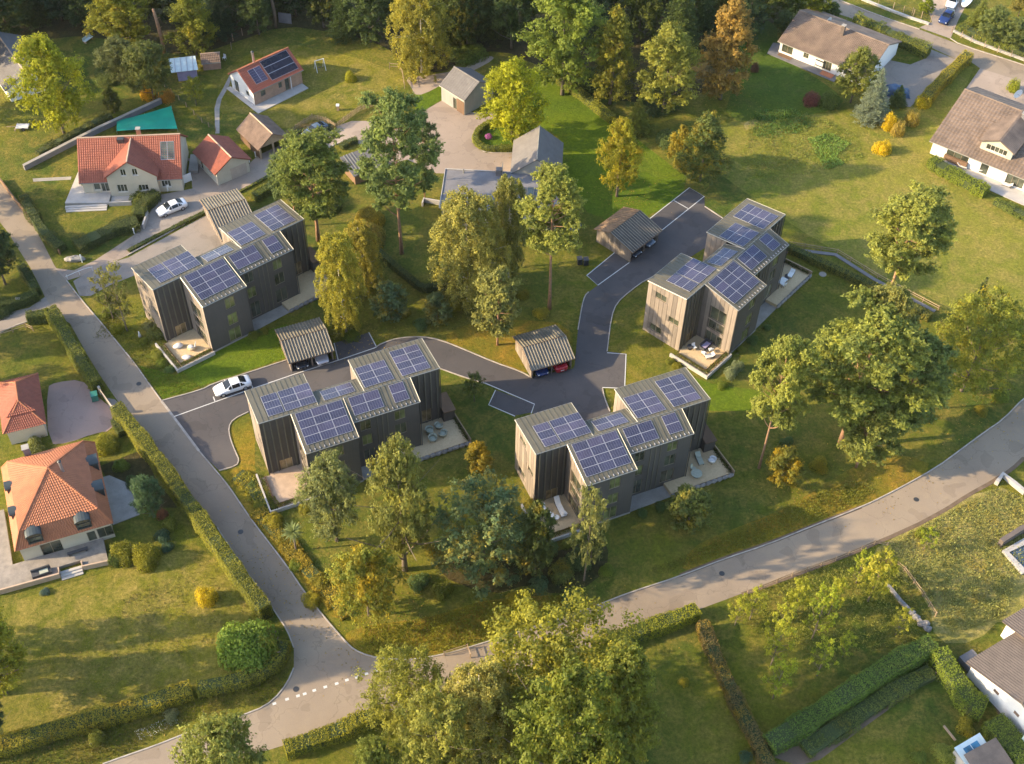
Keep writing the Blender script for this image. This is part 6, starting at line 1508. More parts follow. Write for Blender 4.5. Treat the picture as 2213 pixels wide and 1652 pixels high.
fence('weathered rail fence between the meadow path and the field', [tF(700, -40), tF(1010, 10), tF(1270, 170), tF(1660, 375)], .8, 2.4, 'rail', 'dark_conc' if False else 'post')
fence('wire fence on posts above the upper road', [tC(1180, -5), tC(1370, 60), tC(1500, 105)], 1.3, 2.5, 'wire')
fence('wire fence running on beside the round conifers', [tC(1745, 215), tC(1870, 275), tC(2040, 340), tC(2213, 400), tC(2350, 455)], 1.3, 2.5, 'wire')
lowwall('pale stone plinth under the upper wire fence', [tC(1170, 0), tC(1360, 75), tC(1480, 120), tC(1600, 160)], .5, .35, 'stone')
lowwall('pale stone plinth below the round conifers', [tC(1760, 205), tC(1900, 275), tC(2213, 390), tC(2350, 440)], .5, .35, 'stone')
fence('grey wire gate beside the navy estate car', [tC(1490, 95), tC(1610, 145)], 1.4, 1.7, 'wire', name='gate')
fence('leaning split rail fence behind the bungalow hedge', [tC(1100, 160), tC(1300, 265), tC(1480, 330)], 1.2, 3.0, 'rail')
fence('ragged paling fence on the brown bank above the slate blue car', [tA(1850, 880), tA(1960, 800), tA(2010, 770), tA(2100, 790), tA(2160, 830), tA(2213, 790), tB(120, 720), tB(300, 650)], 1.1, 2.2, 'pale')
fence('rail fence with gate post beside the sandy track', [tB(320, 445), tB(385, 450), tB(405, 500), tB(415, 570)], 1.2, 2.0, 'rail')
fence('short rail fence running out under the round bright bushes', [tD(0, 545), tD(170, 490), tD(215, 510)], .9, 2.2, 'rail')
fence('wire fence with thin posts along the garden of the cottage', [tA(1060, 560), tA(1200, 690), tA(1300, 790), tA(1390, 850)], .9, 2.4, 'wire')
fence('leaning dark fence under the forest edge beside the cottage', [tA(1490, 320), tA(1500, 265), tA(1620, 195)], 1.4, 2.2, 'wire')
fence('old twisted rail fence along the orchard verge by the curved road', [tI(430, 560), tI(720, 440), tI(1000, 340), tI(1250, 235), tI(1330, 250)], .8, 2.2, 'rail')
fence('tumbledown rail fence crossing the orchard from the road', [tI(1340, 330), tI(1440, 410), tI(1560, 570), tI(1640, 700)], .9, 1.8, 'rail')
fence('low grey rail along the strip of shrubs below the clipped hedge', [tI(760, 1520), tI(1290, 1185), tI(1640, 1075)], .5, 2.5, 'rail')
fence('dark rail gate half hidden by the big bottom trees', [tH(670, 952), tH(820, 905), tH(840, 965)], .9, 2.0, 'rail')
lowwall('ruined stone wall of pale boulders in the orchard', [tI(1330, 500), tI(1420, 610), tI(1500, 690), tI(1590, 790)], .4, .4, 'rubble')
lowwall('white garden wall with railing beside the pale yard at the road bend', [tF(2030, 1500), tF(2070, 1445), tF(2140, 1500), tF(2213, 1560)], .5, .7, 'pale_conc')
for i, (x, y) in enumerate(((1490, 680), (1515, 710), (1550, 755), (1590, 785), (1580, 750))):
    p = XY(*tI(x, y)); o = MB().ball((0, 0, .25), .5, .38, .34, 9, 6, .15).build('boulder', M['rubble']); o.location = (*p, 0); tag(o, 'pale boulder at the end of the ruined orchard wall', 'boulder', 'boulders by the orchard wall')
# yard gate and bin by the gravel yard
a0, a1 = XY(*tD(650, 915)), XY(*tD(740, 1040)); t = thing('driveway_gate', 'closed pink driveway gate between the clipped lane hedges', 'gate', (*a0, 0), math.atan2(a1[1] - a0[1], a1[0] - a0[0])); Lg_ = math.hypot(a1[0] - a0[0], a1[1] - a0[1])
for i in range(5): MB().box(0, Lg_, -.03, .03, .15 + i * .22, .15 + i * .22 + .18).build('board', M['render_pink'], t)
for x in (0, Lg_): MB().box(x - .15, x + .15, -.15, .15, 0, 1.5).build('post', M['stone'], t)
p = XY(*tD(615, 950)); t = thing('wheelie_bin', 'green wheelie bin at the end of the lane hedge', 'bin', (*p, 0), R(20)); MB().box(-.4, .4, -.45, .45, .08, 1.1).build('body', M['net'], t); MB().box(-.44, .44, -.5, .5, 1.102, 1.18).build('lid', M['net'], t)
for y in (-.35, .35): MB().tube([(-.45, y, .1), (-.3, y, .1)], .1, 10).build('wheel', M['rubber'], t)
p = XY(*tA(1845, 955)); t = thing('wheelie_bin', 'dark blue bin with pale lid in front of the open garage', 'bin', (*p, 0), R(40)); MB().box(-.35, .35, -.4, .4, .06, 1.0).build('body', M['car_blue'], t); MB().box(-.39, .39, -.44, .44, 1.002, 1.08).build('lid', M['cloth_pale'], t)
p = XY(*tA(865, 1505)); t = thing('bollard', 'white marker post at the lane end of the sandy drive', 'post', (*p, 0)); MB().tube([(0, 0, 0), (0, 0, 1.0)], .1, 8).build('shaft', M['white_metal'], t); MB().ball((0, 0, 1.02), .12).build('cap', M['white_metal'], t)
for x, y, lab in ((1605, 1045, 'white marker post by the garage front corner'), (1645, 1010, 'white marker post by the open garage corner')):
    p = XY(*tA(x, y)); t = thing('bollard', lab, 'post', (*p, 0)); MB().tube([(0, 0, 0), (0, 0, .9)], .1, 8).build('shaft', M['white_metal'], t); MB().ball((0, 0, .92), .12).build('cap', M['white_metal'], t)
# green tarpaulin over the pool behind the red roofed house
P = [XY(*tA(*q)) for q in ((755, 862), (1145, 848), (1105, 700), (935, 752), (755, 795))]; o0 = P[0]; t = thing('tarpaulin', 'bright green tarpaulin stretched over a frame behind the red roofed house', 'tarpaulin', (*o0, 0))
mb = MB(); pp = [(x - o0[0], y - o0[1]) for x, y in P]; c0 = (sum(p[0] for p in pp) / 5, sum(p[1] for p in pp) / 5)
grid = 14; P_ = lambda q: Vector((q[0], q[1], 0)); A_, B_, C_1, D_ = P_(pp[0]), P_(pp[1]), P_(pp[2]), P_(pp[4])
for i in range(grid + 1):
    for j in range(9):
        u, v = i / grid, j / 8; l0 = A_.lerp(B_, u); top_ = D_.lerp(C_1, u); bulge = P_(pp[3]) - D_.lerp(C_1, .5); q = l0.lerp(top_ + bulge * max(0, 1 - abs(u - .5) * 2), v)
        mb.v.append((q.x, q.y, .55 + .25 * math.sin(math.pi * u) * math.sin(math.pi * min(1, v + .2)) + random.uniform(-.015, .015)))
for i in range(grid):
    for j in range(8): a = i * 9 + j; mb.f.append((a, a + 9, a + 10, a + 1))
mb.build('sheet', M['tarp_green'], t, True)
for q in (pp[0], pp[1], pp[2], pp[3], pp[4]): MB().tube([(q[0], q[1], 0), (q[0], q[1], .62)], .04, 6).build('pole', M['steel'], t)
# screens of white cloth by the red roofed house
for x, y, w, lab in ((1100, 1225, 1.1, 'lowest of three white windbreak screens by the red roofed house'), (1160, 1200, 1.5, 'middle one of three white windbreak screens by the drive'), (1205, 1180, 1.7, 'tallest of three white windbreak screens by the drive')):
    p = XY(*tA(x, y)); t = thing('windbreak', lab, 'screen', (*p, 0), R(40)); MB().box(-w / 2, w / 2, -.04, .04, .2, .5 + w * .7).build('cloth', M['cloth_white'], t)
    for s_ in (-1, 1): MB().tube([(s_ * w / 2, 0, 0), (s_ * w / 2, 0, .7 + w * .6)], .035, 6).build('pole', M['white_metal'], t)
# garden things
p = XY(*tA(2060, 450)); t = thing('child_swing', 'white child swing frame on the cottage lawn', 'swing', (*p, 0), R(30))
for x in (-.8, .8):
    MB().tube([(x, -.7, 0), (x, 0, 2.0)], .06, 6).build('leg', M['white_metal'], t); MB().tube([(x, .7, 0), (x, 0, 2.0)], .06, 6).build('leg', M['white_metal'], t)
MB().tube([(-.9, 0, 2.0), (.9, 0, 2.0)], .06, 6).build('crossbar', M['white_metal'], t); st_ = MB().box(-.3, .3, -.12, .12, .5, .54).build('seat', M['iron'], t)
for x in (-.25, .25): MB().tube([(x, 0, .54), (x, 0, 2.0)], .015, 5).build('rope', M['iron'], st_)
p = XY(*tA(150, 830)); t = thing('trailer', 'flat grey trailer with long drawbar on the lawn under the maple', 'trailer', (*p, 0), R(3)); MB().box(-1.0, 1.0, -.55, .55, .45, .62).build('bed', M['cloth_pale'], t); MB().box(-2.6, -1.0, -.05, .05, .42, .5).build('drawbar', M['post'], t); MB().box(-1.1, -.95, -1.0, 1.0, .3, .5).build('axle', M['post'], t)
for y in (-.65, .65): MB().tube([(.2, y - .06, .3), (.2, y + .06, .3)], .3, 12).build('wheel', M['rubber'], t)
p = XY(*tA(570, 265)); t = thing('bench', 'weathered pale bench leaning at the edge of the wood', 'bench', (*p, 0), R(62)); MB().box(-1.0, 1.0, -.3, .3, .4, .48).build('seat', M['poly_sheet'], t); MB().box(-1.0, 1.0, .3, .36, .4, .95).build('backrest', M['poly_sheet'], t)
for x in (-.85, .85): MB().box(x - .06, x + .06, -.26, .26, 0, .4).build('leg', M['post'], t)
p = XY(*tA(1445, 385)); t = thing('garden_chair', 'white iron garden chair beside the brick store', 'chair', (*p, 0), R(-20)); MB().box(-.25, .25, -.25, .25, .42, .46).build('seat', M['white_metal'], t); MB().box(-.25, .25, .23, .27, .46, 1.0).build('backrest', M['white_metal'], t)
for x in (-.22, .22):
    for y in (-.22, .22): MB().tube([(x, y, 0), (x, y, .42)], .025, 6).build('leg', M['white_metal'], t)
p = XY(*tA(2175, 710)); t = thing('post_box', 'small wooden post box on the cottage lawn', 'box', (*p, 0)); MB().box(-.2, .2, -.2, .2, 0, .9).build('stand', M['post'], t); MB().box(-.26, .26, -.26, .26, .902, 1.1).build('cap', M['white_metal'], t)
p = XY(*tB(1540, 545)); t = thing('bench', 'dark garden bench under the big trees behind the clipped hedge', 'bench', (*p, 0), R(-15)); MB().box(-.9, .9, -.25, .25, .4, .47).build('seat', M['brownwood'], t); MB().box(-.9, .9, .25, .31, .4, .9).build('backrest', M['brownwood'], t)
for x in (-.75, .75): MB().box(x - .05, x + .05, -.22, .22, 0, .4).build('leg', M['brownwood'], t)
p = XY(*tA(1835, 150)); tag(MB().box(-1.2, 1.2, -.06, .06, 0, 1.9).build('metal_sheet', M['dark_conc']), 'grey sheet standing upright among the dark trees', 'panel'); o = bpy.data.objects['metal_sheet']; o.location = (*p, 0); o.rotation_euler = (R(-8), 0, R(-10))
# dark bins by the bay, dark bench on the mansard terrace
for i, (x, y) in enumerate(((1540, 75), (1580, 80))):
    p = XY(*tE(x, y)); t = thing('wheelie_bin', 'dark bin under the pine, ' + ('closer to the trunk' if i == 0 else 'closer to the parking bay'), 'bin', (*p, 0), R(10)); MB().box(-.35, .35, -.4, .4, .05, 1.05).build('body', M['car_dark'], t); MB().box(-.39, .39, -.44, .44, 1.052, 1.13).build('lid', M['cloth_dark'], t)
p = XY(*tG(265, 415), .9); t = thing('corner_sofa', 'black outdoor sofa on the pale terrace of the mansard house', 'sofa', (*p, .5), R(25)); MB().box(-1.1, 1.1, -.35, .35, .05, .42).build('seat', M['cloth_dark'], t); MB().box(-1.1, 1.1, .35, .5, .05, .8).build('backrest', M['cloth_dark'], t); MB().box(-.2, .8, -.28, .3, .424, .5).build('cushion', M['cloth_teal'], t)
p = XY(*tG(500, 280), .8); t = thing('bench', 'dark low bench against the mansard house wall', 'bench', (*p, .5), R(24)); MB().box(-1.2, 1.2, -.2, .2, .35, .45).build('seat', M['cloth_dark'], t)
for x in (-1, 1): MB().box(x - .06, x + .06, -.18, .18, 0, .35).build('leg', M['iron'], t)
p = XY(*tD(130, 345)); t = thing('mail_box', 'pale letter box in the hedge by the side drive', 'box', (*p, 0)); MB().box(-.3, .3, -.2, .2, 0, 1.3).build('stand', M['cloth_pale'], t); MB().box(-.34, .34, -.24, .24, 1.302, 1.4).build('cap', M['pale_conc'], t)
p = XY(*tD(480, 55)); t = thing('covered_boat', 'heap under pale sheeting at the lane corner', 'heap', (*p, 0), R(5)); MB().ball((0, 0, .3), 1.5, .6, .45, 14, 7, .16).build('sheeting', M['concrete'], t); MB().tube([(1.2, -.5, 0), (1.2, -.5, 1.5)], .1, 6).build('post', M['poly_sheet'], t)
p = XY(*tD(515, 150)); t = thing('barrier', 'bent white barrier rail at the mouth of the sandy drive', 'barrier', (*p, 0), R(28)); MB().tube([(-2.0, 0, .5), (-.6, 0, .75), (.8, .15, .8), (2.0, .1, .75)], .05, 6).build('rail', M['cloth_pale'], t)
for x in (-1.8, 0, 1.9): MB().tube([(x, 0, 0), (x, .06, .74)], .05, 6).build('post', M['cloth_pale'], t)
p = XY(*tD(900, 545)); t = thing('garden_statue', 'small pink stone figure on the lawn by the hedged patio', 'statue', (*p, 0)); MB().tube([(0, 0, 0), (0, 0, .25)], .22, 8).build('plinth', M['stone'], t); MB().tube([(0, 0, .25), (.03, 0, .7), (0, 0, 1.0)], [.16, .13, .07], 8).build('figure', M['cloth_pale'], t)
p = XY(*tF(918, 145)); tag(MB().tube([(0, 0, 0), (0, 0, .05)], .55, 16).build('manhole_cover', M['concrete']), 'grey round manhole cover in the lawn behind the deck', 'manhole'); bpy.data.objects['manhole_cover'].location = (*p, 0)
# pool corner at the right edge and lean-to roofs at the bottom
P = [XY(*tI(*q)) for q in ((2090, 290), (2213, 225), (2400, 150), (2400, 480), (2213, 425))]; o0 = P[0]; t = thing('swimming_pool', 'white edged pool corner under a grey cover at the right edge', 'pool', (*o0, 0)); pl = [(x - o0[0], y - o0[1]) for x, y in P]
MB().prism(pl, 0, .12).build('cover', M['car_slate'], t); MB().strip([pl[4], pl[0], pl[1], pl[2]], .8, 0, .35).build('coping', M['pale_conc'], t); MB().strip([(pl[0][0] - .5, pl[0][1] + 1.0), (pl[1][0] - .3, pl[1][1] + 1.4), (pl[2][0], pl[2][1] + 1.4)], .6, 0, 1.2).build('wall', M['tile_grey'], t)
p = XY(*tI(1740, 1610)); t = thing('greenhouse', 'small glazed lean-to with blue panes at the bottom edge', 'greenhouse', (*p, 0), R(30)); MB().box(0, 3.4, -2.4, .1, 0, 1.6).build('wall', M['pale_conc'], t); g = MB().slab([(-.1, -2.5, 1.65), (3.5, -2.5, 1.65), (3.5, .2, 2.2), (-.1, .2, 2.2)], .06).build('roof', M['poly_sheet'], t)
for i in range(2): mb = MB(); mb.poly([(.7 + i * 1.05, -2.3, 1.70), (1.65 + i * 1.05, -2.3, 1.70), (1.65 + i * 1.05, -.3, 2.11), (.7 + i * 1.05, -.3, 2.11)]); mb.build('pane', M['water'], g)
p = XY(*tI(1800, 1660)); t = thing('shed', 'shed with brown ribbed roof below the glazed lean-to', 'shed', (*p, 0), R(28)); MB().box(0, 4, -3, 0, 0, 1.8).build('wall', M['render_white'], t); MB().slab([(-.2, -3.2, 1.85), (4.2, -3.2, 1.85), (4.2, .2, 2.5), (-.2, .2, 2.5)], .08).build('roof', M['tile_brown'], t)
p0, p1 = XY(*tI(1695, 1405)), XY(*tI(1770, 1500)); t = thing('beam', 'pale timber beam lying on the lawn by the yellow bush', 'beam', (*p0, 0), math.atan2(p1[1] - p0[1], p1[0] - p0[0])); MB().box(0, math.hypot(p1[0] - p0[0], p1[1] - p0[1]), -.1, .1, 0, .22).build('timber', M['post'], t)
# blue sunshades beside the flat roofed house
for x, y, lab in ((1310, 1500, 'dark blue sunshade half hidden under the pine, nearer the house'), (1490, 1520, 'dark blue sunshade under the pine, nearer the carport')):
    p = XY(*tB(x, y)); t = thing('parasol', lab, 'parasol', (*p, 0)); m = MB(); m.v.append((0, 0, 2.7))
    for i in range(8): m.v.append((math.cos(i * math.pi / 4) * 1.4, math.sin(i * math.pi / 4) * 1.4, 2.2))
    m.f = [(0, 1 + i, 1 + (i + 1) % 8) for i in range(8)]; m.build('canopy', M['car_blue'], t); MB().tube([(0, 0, 0), (0, 0, 2.7)], .04, 6).build('pole', M['iron'], t)
# twin bay window roof under the tall pine
p = XY(*tB(100, 1190)); t = thing('summer_house', 'dark summer house with ribbed pale roof under the tall pine', 'summer house', (*p, 0), R(35)); MB().box(0, 4.5, 0, 3.4, 0, 2.1).build('wall', M['brownwood'], t)
r_ = MB().slab([(-.4, -.5, 2.1), (4.9, -.5, 2.1), (4.9, 3.9, 3.0), (-.4, 3.9, 3.0)], .1).build('roof', M['slate'], t)
for i in range(4): MB().slab([(.2 + i * .5, -.5, 2.17), (.36 + i * .5, -.5, 2.17), (.36 + i * .5, 3.9, 3.07), (.2 + i * .5, 3.9, 3.07)], .06).build('roof_bar', M['trim'], r_)
lowwall('short pale wall end beside the flat roofed house', [tB(530, 1330), tB(540, 1300), tB(650, 1320)], .25, .8, 'pale_conc')
# ------------------------------------------------------------------ trees, hedges and bushes where they stand
YG, GR, DK, OL, BG, PN, YE, OR_, BI = (.19, .20, .018), (.095, .13, .02), (.05, .075, .022), (.125, .13, .03), (.06, .09, .055), (.115, .13, .05), (.36, .26, .014), (.30, .15, .035), (.165, .155, .045)
T = tree_px
# left and top
T('maple', 'maple_tree', 'bright yellow green maple beside the grey slate roof', 140, 292, 72, 165, (.20, .21, .016), .02)
T('maple', 'maple_tree', 'bright yellow green maple on the hedge ringed island of the forecourt', 1107, 306, 130, 150, (.23, .24, .014), .02)
T('pine2', 'pine_tree', 'tall blue green pine reaching over the sandy drive', 868, 548, 196, 140, (.11, .13, .045), .04)
T('pine', 'pine_tree', 'tall pine with forked orange limbs in front of the flat roofed house', 1187, 668, 372, 132, (.165, .16, .038), .03)
T('birch', 'birch_tree', 'large weeping birch on the lawn in front of the flat roofed house', 1012, 652, 408, 165, (.185, .175, .05))
T('birch2', 'birch_tree', 'slender birch rising behind the large weeping birch', 1098, 600, 372, 85, (.15, .15, .045))
T('birch2', 'birch_tree', 'yellow birch beside the dark house by the lane corner', 748, 718, 495, 96, (.19, .175, .028), .04)
T('birch2', 'birch_tree', 'golden young birch behind the yellow one', 790, 640, 478, 90, (.17, .15, .03), .06)
T('pine2', 'pine_tree', 'broad pine over the drive between the carport and the slate blue car', 688, 520, 296, 150, (.12, .13, .032), .05)
T('pine3', 'pine_tree', 'lower dark pine behind the dark house roof', 640, 490, 340, 90, (.09, .11, .045), .03)
T('pine3', 'pine_tree', 'shorter pine close beside the tall blue green one', 918, 430, 255, 62, (.085, .105, .045), .05)
T('pine4', 'cypress_tree', 'dense conical conifer on the lawn behind the red car carport', 1075, 746, 585, 92, (.165, .15, .05), .03)
T('maple', 'maple_tree', 'orange tinged maple standing alone on the shaded lawn', 1333, 425, 252, 100, (.20, .19, .02), .2)
T('beech', 'beech_tree', 'tall copper orange beech at the wood edge', 1556, 215, -8, 128, (.23, .155, .045), .05)
T('tall', 'chestnut_tree', 'large green tree nearest the hedge corner at the wood edge', 1215, 205, -60, 175, (.125, .16, .028), .0)
T('tall2', 'ash_tree', 'olive tree with rusty top between the big green trees', 1318, 225, 8, 130, (.15, .15, .025), .12)
T('tall', 'ash_tree', 'light green feathery tree before the copper beech', 1432, 245, 48, 140, (.185, .19, .04), .05)
T('spruce2', 'fir_tree', 'small fir at the end of the clipped forecourt hedge', 1375, 285, 205, 66, (.13, .145, .03), .1)
T('tall2', 'oak_tree', 'dark round tree with yellow flanks at the meadow corner', 1512, 392, 240, 140, (.09, .115, .035), .2)
T('small', 'young_tree', 'slim yellow leaved tree beside the dark round one', 1465, 360, 270, 55, (.19, .17, .03), .2)
T('maple2', 'apple_tree', 'greyish green tree in the garden behind the lilac shed', 268, 178, 84, 92, (.10, .115, .05), .02)
T('maple2', 'apple_tree', 'dark dense tree next to the bare reddish trunk', 333, 215, 92, 108, (.085, .10, .03), .05)
T('tall', 'ash_tree', 'sunlit yellow green tree left of the bare reddish trunk', 272, 110, -45, 135, (.16, .16, .02), .08)
T('tall2', 'ash_tree', 'green tree with yellow sprays behind the lilac shed', 425, 118, -40, 130, (.13, .14, .02), .08)
T('birch', 'birch_tree', 'white stemmed yellow green birch above the sandy track', 912, 158, -50, 135, (.18, .165, .03), .03)
T('small', 'young_tree', 'small dark tree on the lawn between the maple and the grey wall', 247, 245, 188, 38, (.075, .085, .02), .0)
T('small2', 'laburnum', 'spiky pale green shrub tree beside the cottage path', 425, 228, 165, 48, (.19, .19, .025), .03)
for x, y, tp, w in ((20, 75, -60, 130), (75, 40, -90, 120), (135, 45, -80, 110), (190, 62, -60, 100), (235, 20, -120, 110), (320, 40, -100, 110), (380, 50, -90, 100), (470, 75, -70, 100), (520, 55, -90, 110), (560, 75, -60, 95), (640, 35, -110, 100), (700, 60, -80, 95), (745, 80, -55, 85), (800, 92, -60, 110), (850, 60, -90, 100), (960, 92, -80, 110), (1010, 105, -60, 95), (1060, 75, -95, 115), (1105, 105, -70, 110), (1150, 60, -110, 110), (1270, 95, -90, 120), (1380, 90, -90, 130), (1460, 110, -70, 120), (1500, 60, -110, 110), (1610, 90, -60, 95), (1650, 50, -90, 95), (1575, 35, -130, 110), (600, 15, -130, 110), (420, 15, -130, 110), (30, 20, -130, 130), (900, 20, -130, 120), (1210, 30, -140, 120), (-40, 110, -40, 120), (-30, 160, 20, 100), (160, 0, -130, 120), (700, -10, -150, 120), (1000, 0, -150, 120), (1330, 20, -150, 120), (1440, 20, -150, 120)):
    k = random.choice(('tall', 'tall2', 'spruce', 'spruce', 'beech', 'maple2')); f = random.uniform(.8, 1.15)
    b_ = random.choice(((.045, .068, .024), (.055, .078, .026), (.042, .066, .034), (.065, .08, .02)))
    T(k, 'forest_tree', {'tall': 'tall leafy tree of the shaded wood along the top edge', 'tall2': 'broad based leafy tree of the shaded wood along the top edge', 'spruce': 'dark pointed spruce in the wood along the top edge', 'beech': 'slender dense tree in the wood along the top edge', 'maple2': 'round crowned tree in the wood along the top edge'}[k], x, y, tp, w * .95, tuple(q * f for q in b_), random.choice((0, 0, .03, .08)), 'trees of the wood along the top')
T('birch', 'birch_tree', 'birch with a tall bare white stem at the wood edge', 1003, 100, -70, 60, (.12, .12, .03), .02)
for (x0, y0), (x1, y1), mat, lab, r_ in (((357, 122), (343, 20), 'bark_pine', 'bare reddish dead trunk standing among the garden trees', .35), ((597, 60), (594, -25), 'bark', 'dark bare trunk at the wood edge above the cottage', .3)):
    h = hgt(x0, y0, y1); p = XY(x0, y0); t = thing('dead_tree', lab, 'tree', (*p, 0)); MB().tube([(0, 0, 0), (.05, 0, h * .4), (-.12, .05, h * .7), (-.3, 0, h)], [r_ * .8, r_, r_ * .9, r_ * .6], 8).build('trunk', M[mat], t, True)
    for q in (.45, .6, .8): MB().tube([(0, 0, h * q), (.5, .2, h * q + .25)], [.06, .03], 5).build('branch_stub', M[mat], t)
for x, y, tp, w in ((-55, 445, 260, 120), (-70, 545, 390, 120), (-70, 1400, 1225, 120), (-110, 1475, 1330, 100), (-90, 640, 420, 130), (-120, 760, 540, 140), (-110, 850, 650, 130), (-70, 250, 60, 130)):
    T('tall2', 'garden_tree', 'green tree standing just outside the picture at its edge', x, y, tp, w, (.10, .12, .025), .03, 'trees outside the frame')
T('oak', 'oak_tree', 'dark green tree at the bottom below the huge bright tree', 1215, 1745, 1480, 270, (.10, .12, .02), .05)
# right part
T('maple', 'chestnut_tree', 'dense green tree against the bungalow corner', 1838, 222, 102, 104, (.13, .145, .035), .06)
T('spruce', 'blue_spruce', 'grey blue spruce in front of the bungalow tree', 1880, 258, 140, 84, (.15, .18, .15), .0)
T('pine', 'pine_tree', 'tall pine with a bare orange stem beyond the meadow house', 1905, 692, 422, 168, (.17, .165, .042), .05)
T('pine3', 'pine_tree', 'pine leaning over the shaded lawn near the curved road', 1640, 1012, 742, 120, (.17, .165, .04), .05)
T('pine2', 'pine_tree', 'great spreading pine in the middle of the pine group', 1815, 965, 680, 225, (.15, .15, .036), .06)
T('pine3', 'pine_tree', 'pine with golden tips behind the great spreading pine', 1850, 900, 628, 120, (.165, .15, .05), .10)
T('pine4', 'pine_tree', 'lower pine filling the right of the pine group', 1925, 955, 735, 135, (.115, .13, .045), .10)
T('pine4', 'pine_tree', 'low drooping pine at the foot of the pine group', 1850, 1010, 860, 115, (.14, .14, .04), .10)
T('giant', 'oak_tree', 'broad green and yellow oak beside the road bend', 2078, 845, 645, 225, (.15, .165, .03), .14)
T('spruce2', 'fir_tree', 'dark pointed fir rising behind the broad oak', 2085, 720, 590, 62, (.11, .13, .045), .05)
T('small', 'young_tree', 'small orange and green tree below the leaning pine', 1688, 1036, 972, 88, (.14, .14, .03), .28)
T('small', 'young_tree', 'round green and gold tree beside the far deck', 1486, 1132, 1062, 105, (.115, .135, .04), .14)
T('small', 'young_tree', 'orange topped small tree on the lawn between two dark houses', 1033, 1016, 958, 64, (.17, .15, .03), .30)
T('small2', 'young_tree', 'small dark green tree at the drive edge beyond the teal chairs', 1025, 868, 808, 52, (.085, .105, .03), .05)
T('maple2', 'olive_tree', 'grey green round tree against the front of the dark house behind the sedan', 728, 1168, 990, 128, (.15, .165, .07), .0)
T('maple2', 'pine_tree', 'olive green tall tree beside the grey green one', 875, 1232, 962, 132, (.15, .155, .045), .06)
T('oak', 'conifer', 'large dark blue green tree below the two front houses', 1045, 1228, 1062, 235, (.085, .125, .065), .2)
T('small', 'young_tree', 'green tree leaning on the large dark blue green one', 1155, 1240, 1085, 90, (.085, .105, .035), .10)
T('small2', 'young_tree', 'sparse pale tree standing before the white lounger patio', 1262, 1255, 1055, 92, (.15, .155, .055), .03)
T('small2', 'young_tree', 'small dark tree below the white lounger patio', 1275, 1222, 1130, 70, (.075, .09, .03), .05)
T('maple', 'maple_tree', 'large orange and green maple by the lane corner', 798, 1330, 1188, 170, (.14, .16, .03), .26)
T('small', 'young_tree', 'blue green small tree with golden shoots near the yellow birch', 843, 690, 610, 84, (.10, .14, .075), .2)
T('small', 'young_tree', 'smaller blue green tree beside the garden hedge', 945, 698, 634, 66, (.10, .13, .065), .2)
T('giant', 'oak_tree', 'huge bright green tree at the bottom beside the curved road', 1195, 1572, 1368, 395, (.165, .165, .025), .06)
T('tall', 'oak_tree', 'feathery dark green tree right of the huge bottom tree', 1315, 1650, 1400, 190, (.125, .14, .025), .06)
T('birch', 'birch_tree', 'pale weeping birch at the bottom edge', 1038, 1650, 1445, 180, (.205, .19, .06))
T('giant', 'ash_tree', 'olive green tree over the road at the bottom', 885, 1575, 1425, 205, (.165, .17, .035), .02)
T('oak', 'oak_tree', 'green tree filling the gap between the pale birch and the road', 955, 1720, 1510, 190, (.16, .165, .04), .02)
T('maple2', 'maple_tree', 'light green tree crown rising at the bottom edge beside the road', 512, 1740, 1575, 185, (.15, .165, .045), .02)
T('maple2', 'maple_tree', 'low green crown at the bottom edge beside the hedge', 825, 1740, 1605, 110, (.13, .15, .035), .06)
T('tall', 'cedar', 'feathery yellow green tree cut by the picture edge beside the lawn', 12, 1500, 1285, 165, (.17, .175, .024), .03)
T('maple2', 'holly_tree', 'dark blue green tree at the edge below the feathery one', 0, 1590, 1505, 70, (.05, .08, .05), .0)
T('maple2', 'holly_tree', 'dark tree beside the lane at the picture edge', 12, 615, 480, 95, (.05, .072, .03), .0)
T('maple2', 'laurel_tree', 'dark green tree beside the mansard house path', 333, 1118, 1032, 72, (.06, .10, .055), .0)
T('sparse', 'thin_tree', 'thin leaning tree with bare pale limbs by the lane corner', 275, 715, 570, 70, (.13, .13, .04), .02)
T('sparse', 'thin_tree', 'bare thin tree beside the leaning one, above the lane', 245, 690, 590, 60, (.11, .11, .035), .02)
T('spruce2', 'small_pine', 'young conifer among the round dark ones by the upper fence', 2110, 60, -5, 60, (.14, .16, .04), .0)
for x, y, tp, w, cl, lab in ((2135, 95, 18, 70, (.13, .155, .055), 'round conifer nearest the navy estate behind the wire fence'), (2185, 110, 40, 66, (.12, .145, .055), 'second round conifer behind the wire fence'), (2235, 130, 70, 70, (.12, .15, .05), 'round conifer cut by the edge behind the wire fence'), (2200, 35, -30, 60, (.19, .17, .05), 'yellowish bush tree behind the round conifers')):
    T('maple2', 'round_conifer', lab, x, y, tp, w, cl, .02)
for x, y, tp, w, cl, lab in ((1700, 35, -50, 70, (.09, .12, .02), 'green tree above the bungalow gable'), (1755, 45, -30, 70, (.16, .17, .02), 'yellow green tree by the upper road above the bungalow'), (1690, 75, 25, 48, (.085, .115, .05), 'dark round tree on the lawn beside the bungalow'), (1795, 40, 8, 40, (.08, .11, .03), 'small dark tree between bungalow and upper road')):
    T('maple2', 'garden_tree', lab, x, y, tp, w, cl, .02)
for x, y, tp, w, cl, lab in ((2000, 28, -2, 36, (.15, .18, .02), 'bright little tree behind the upper wire fence'),):
    T('small', 'garden_tree', lab, x, y, tp, w, cl, .02)
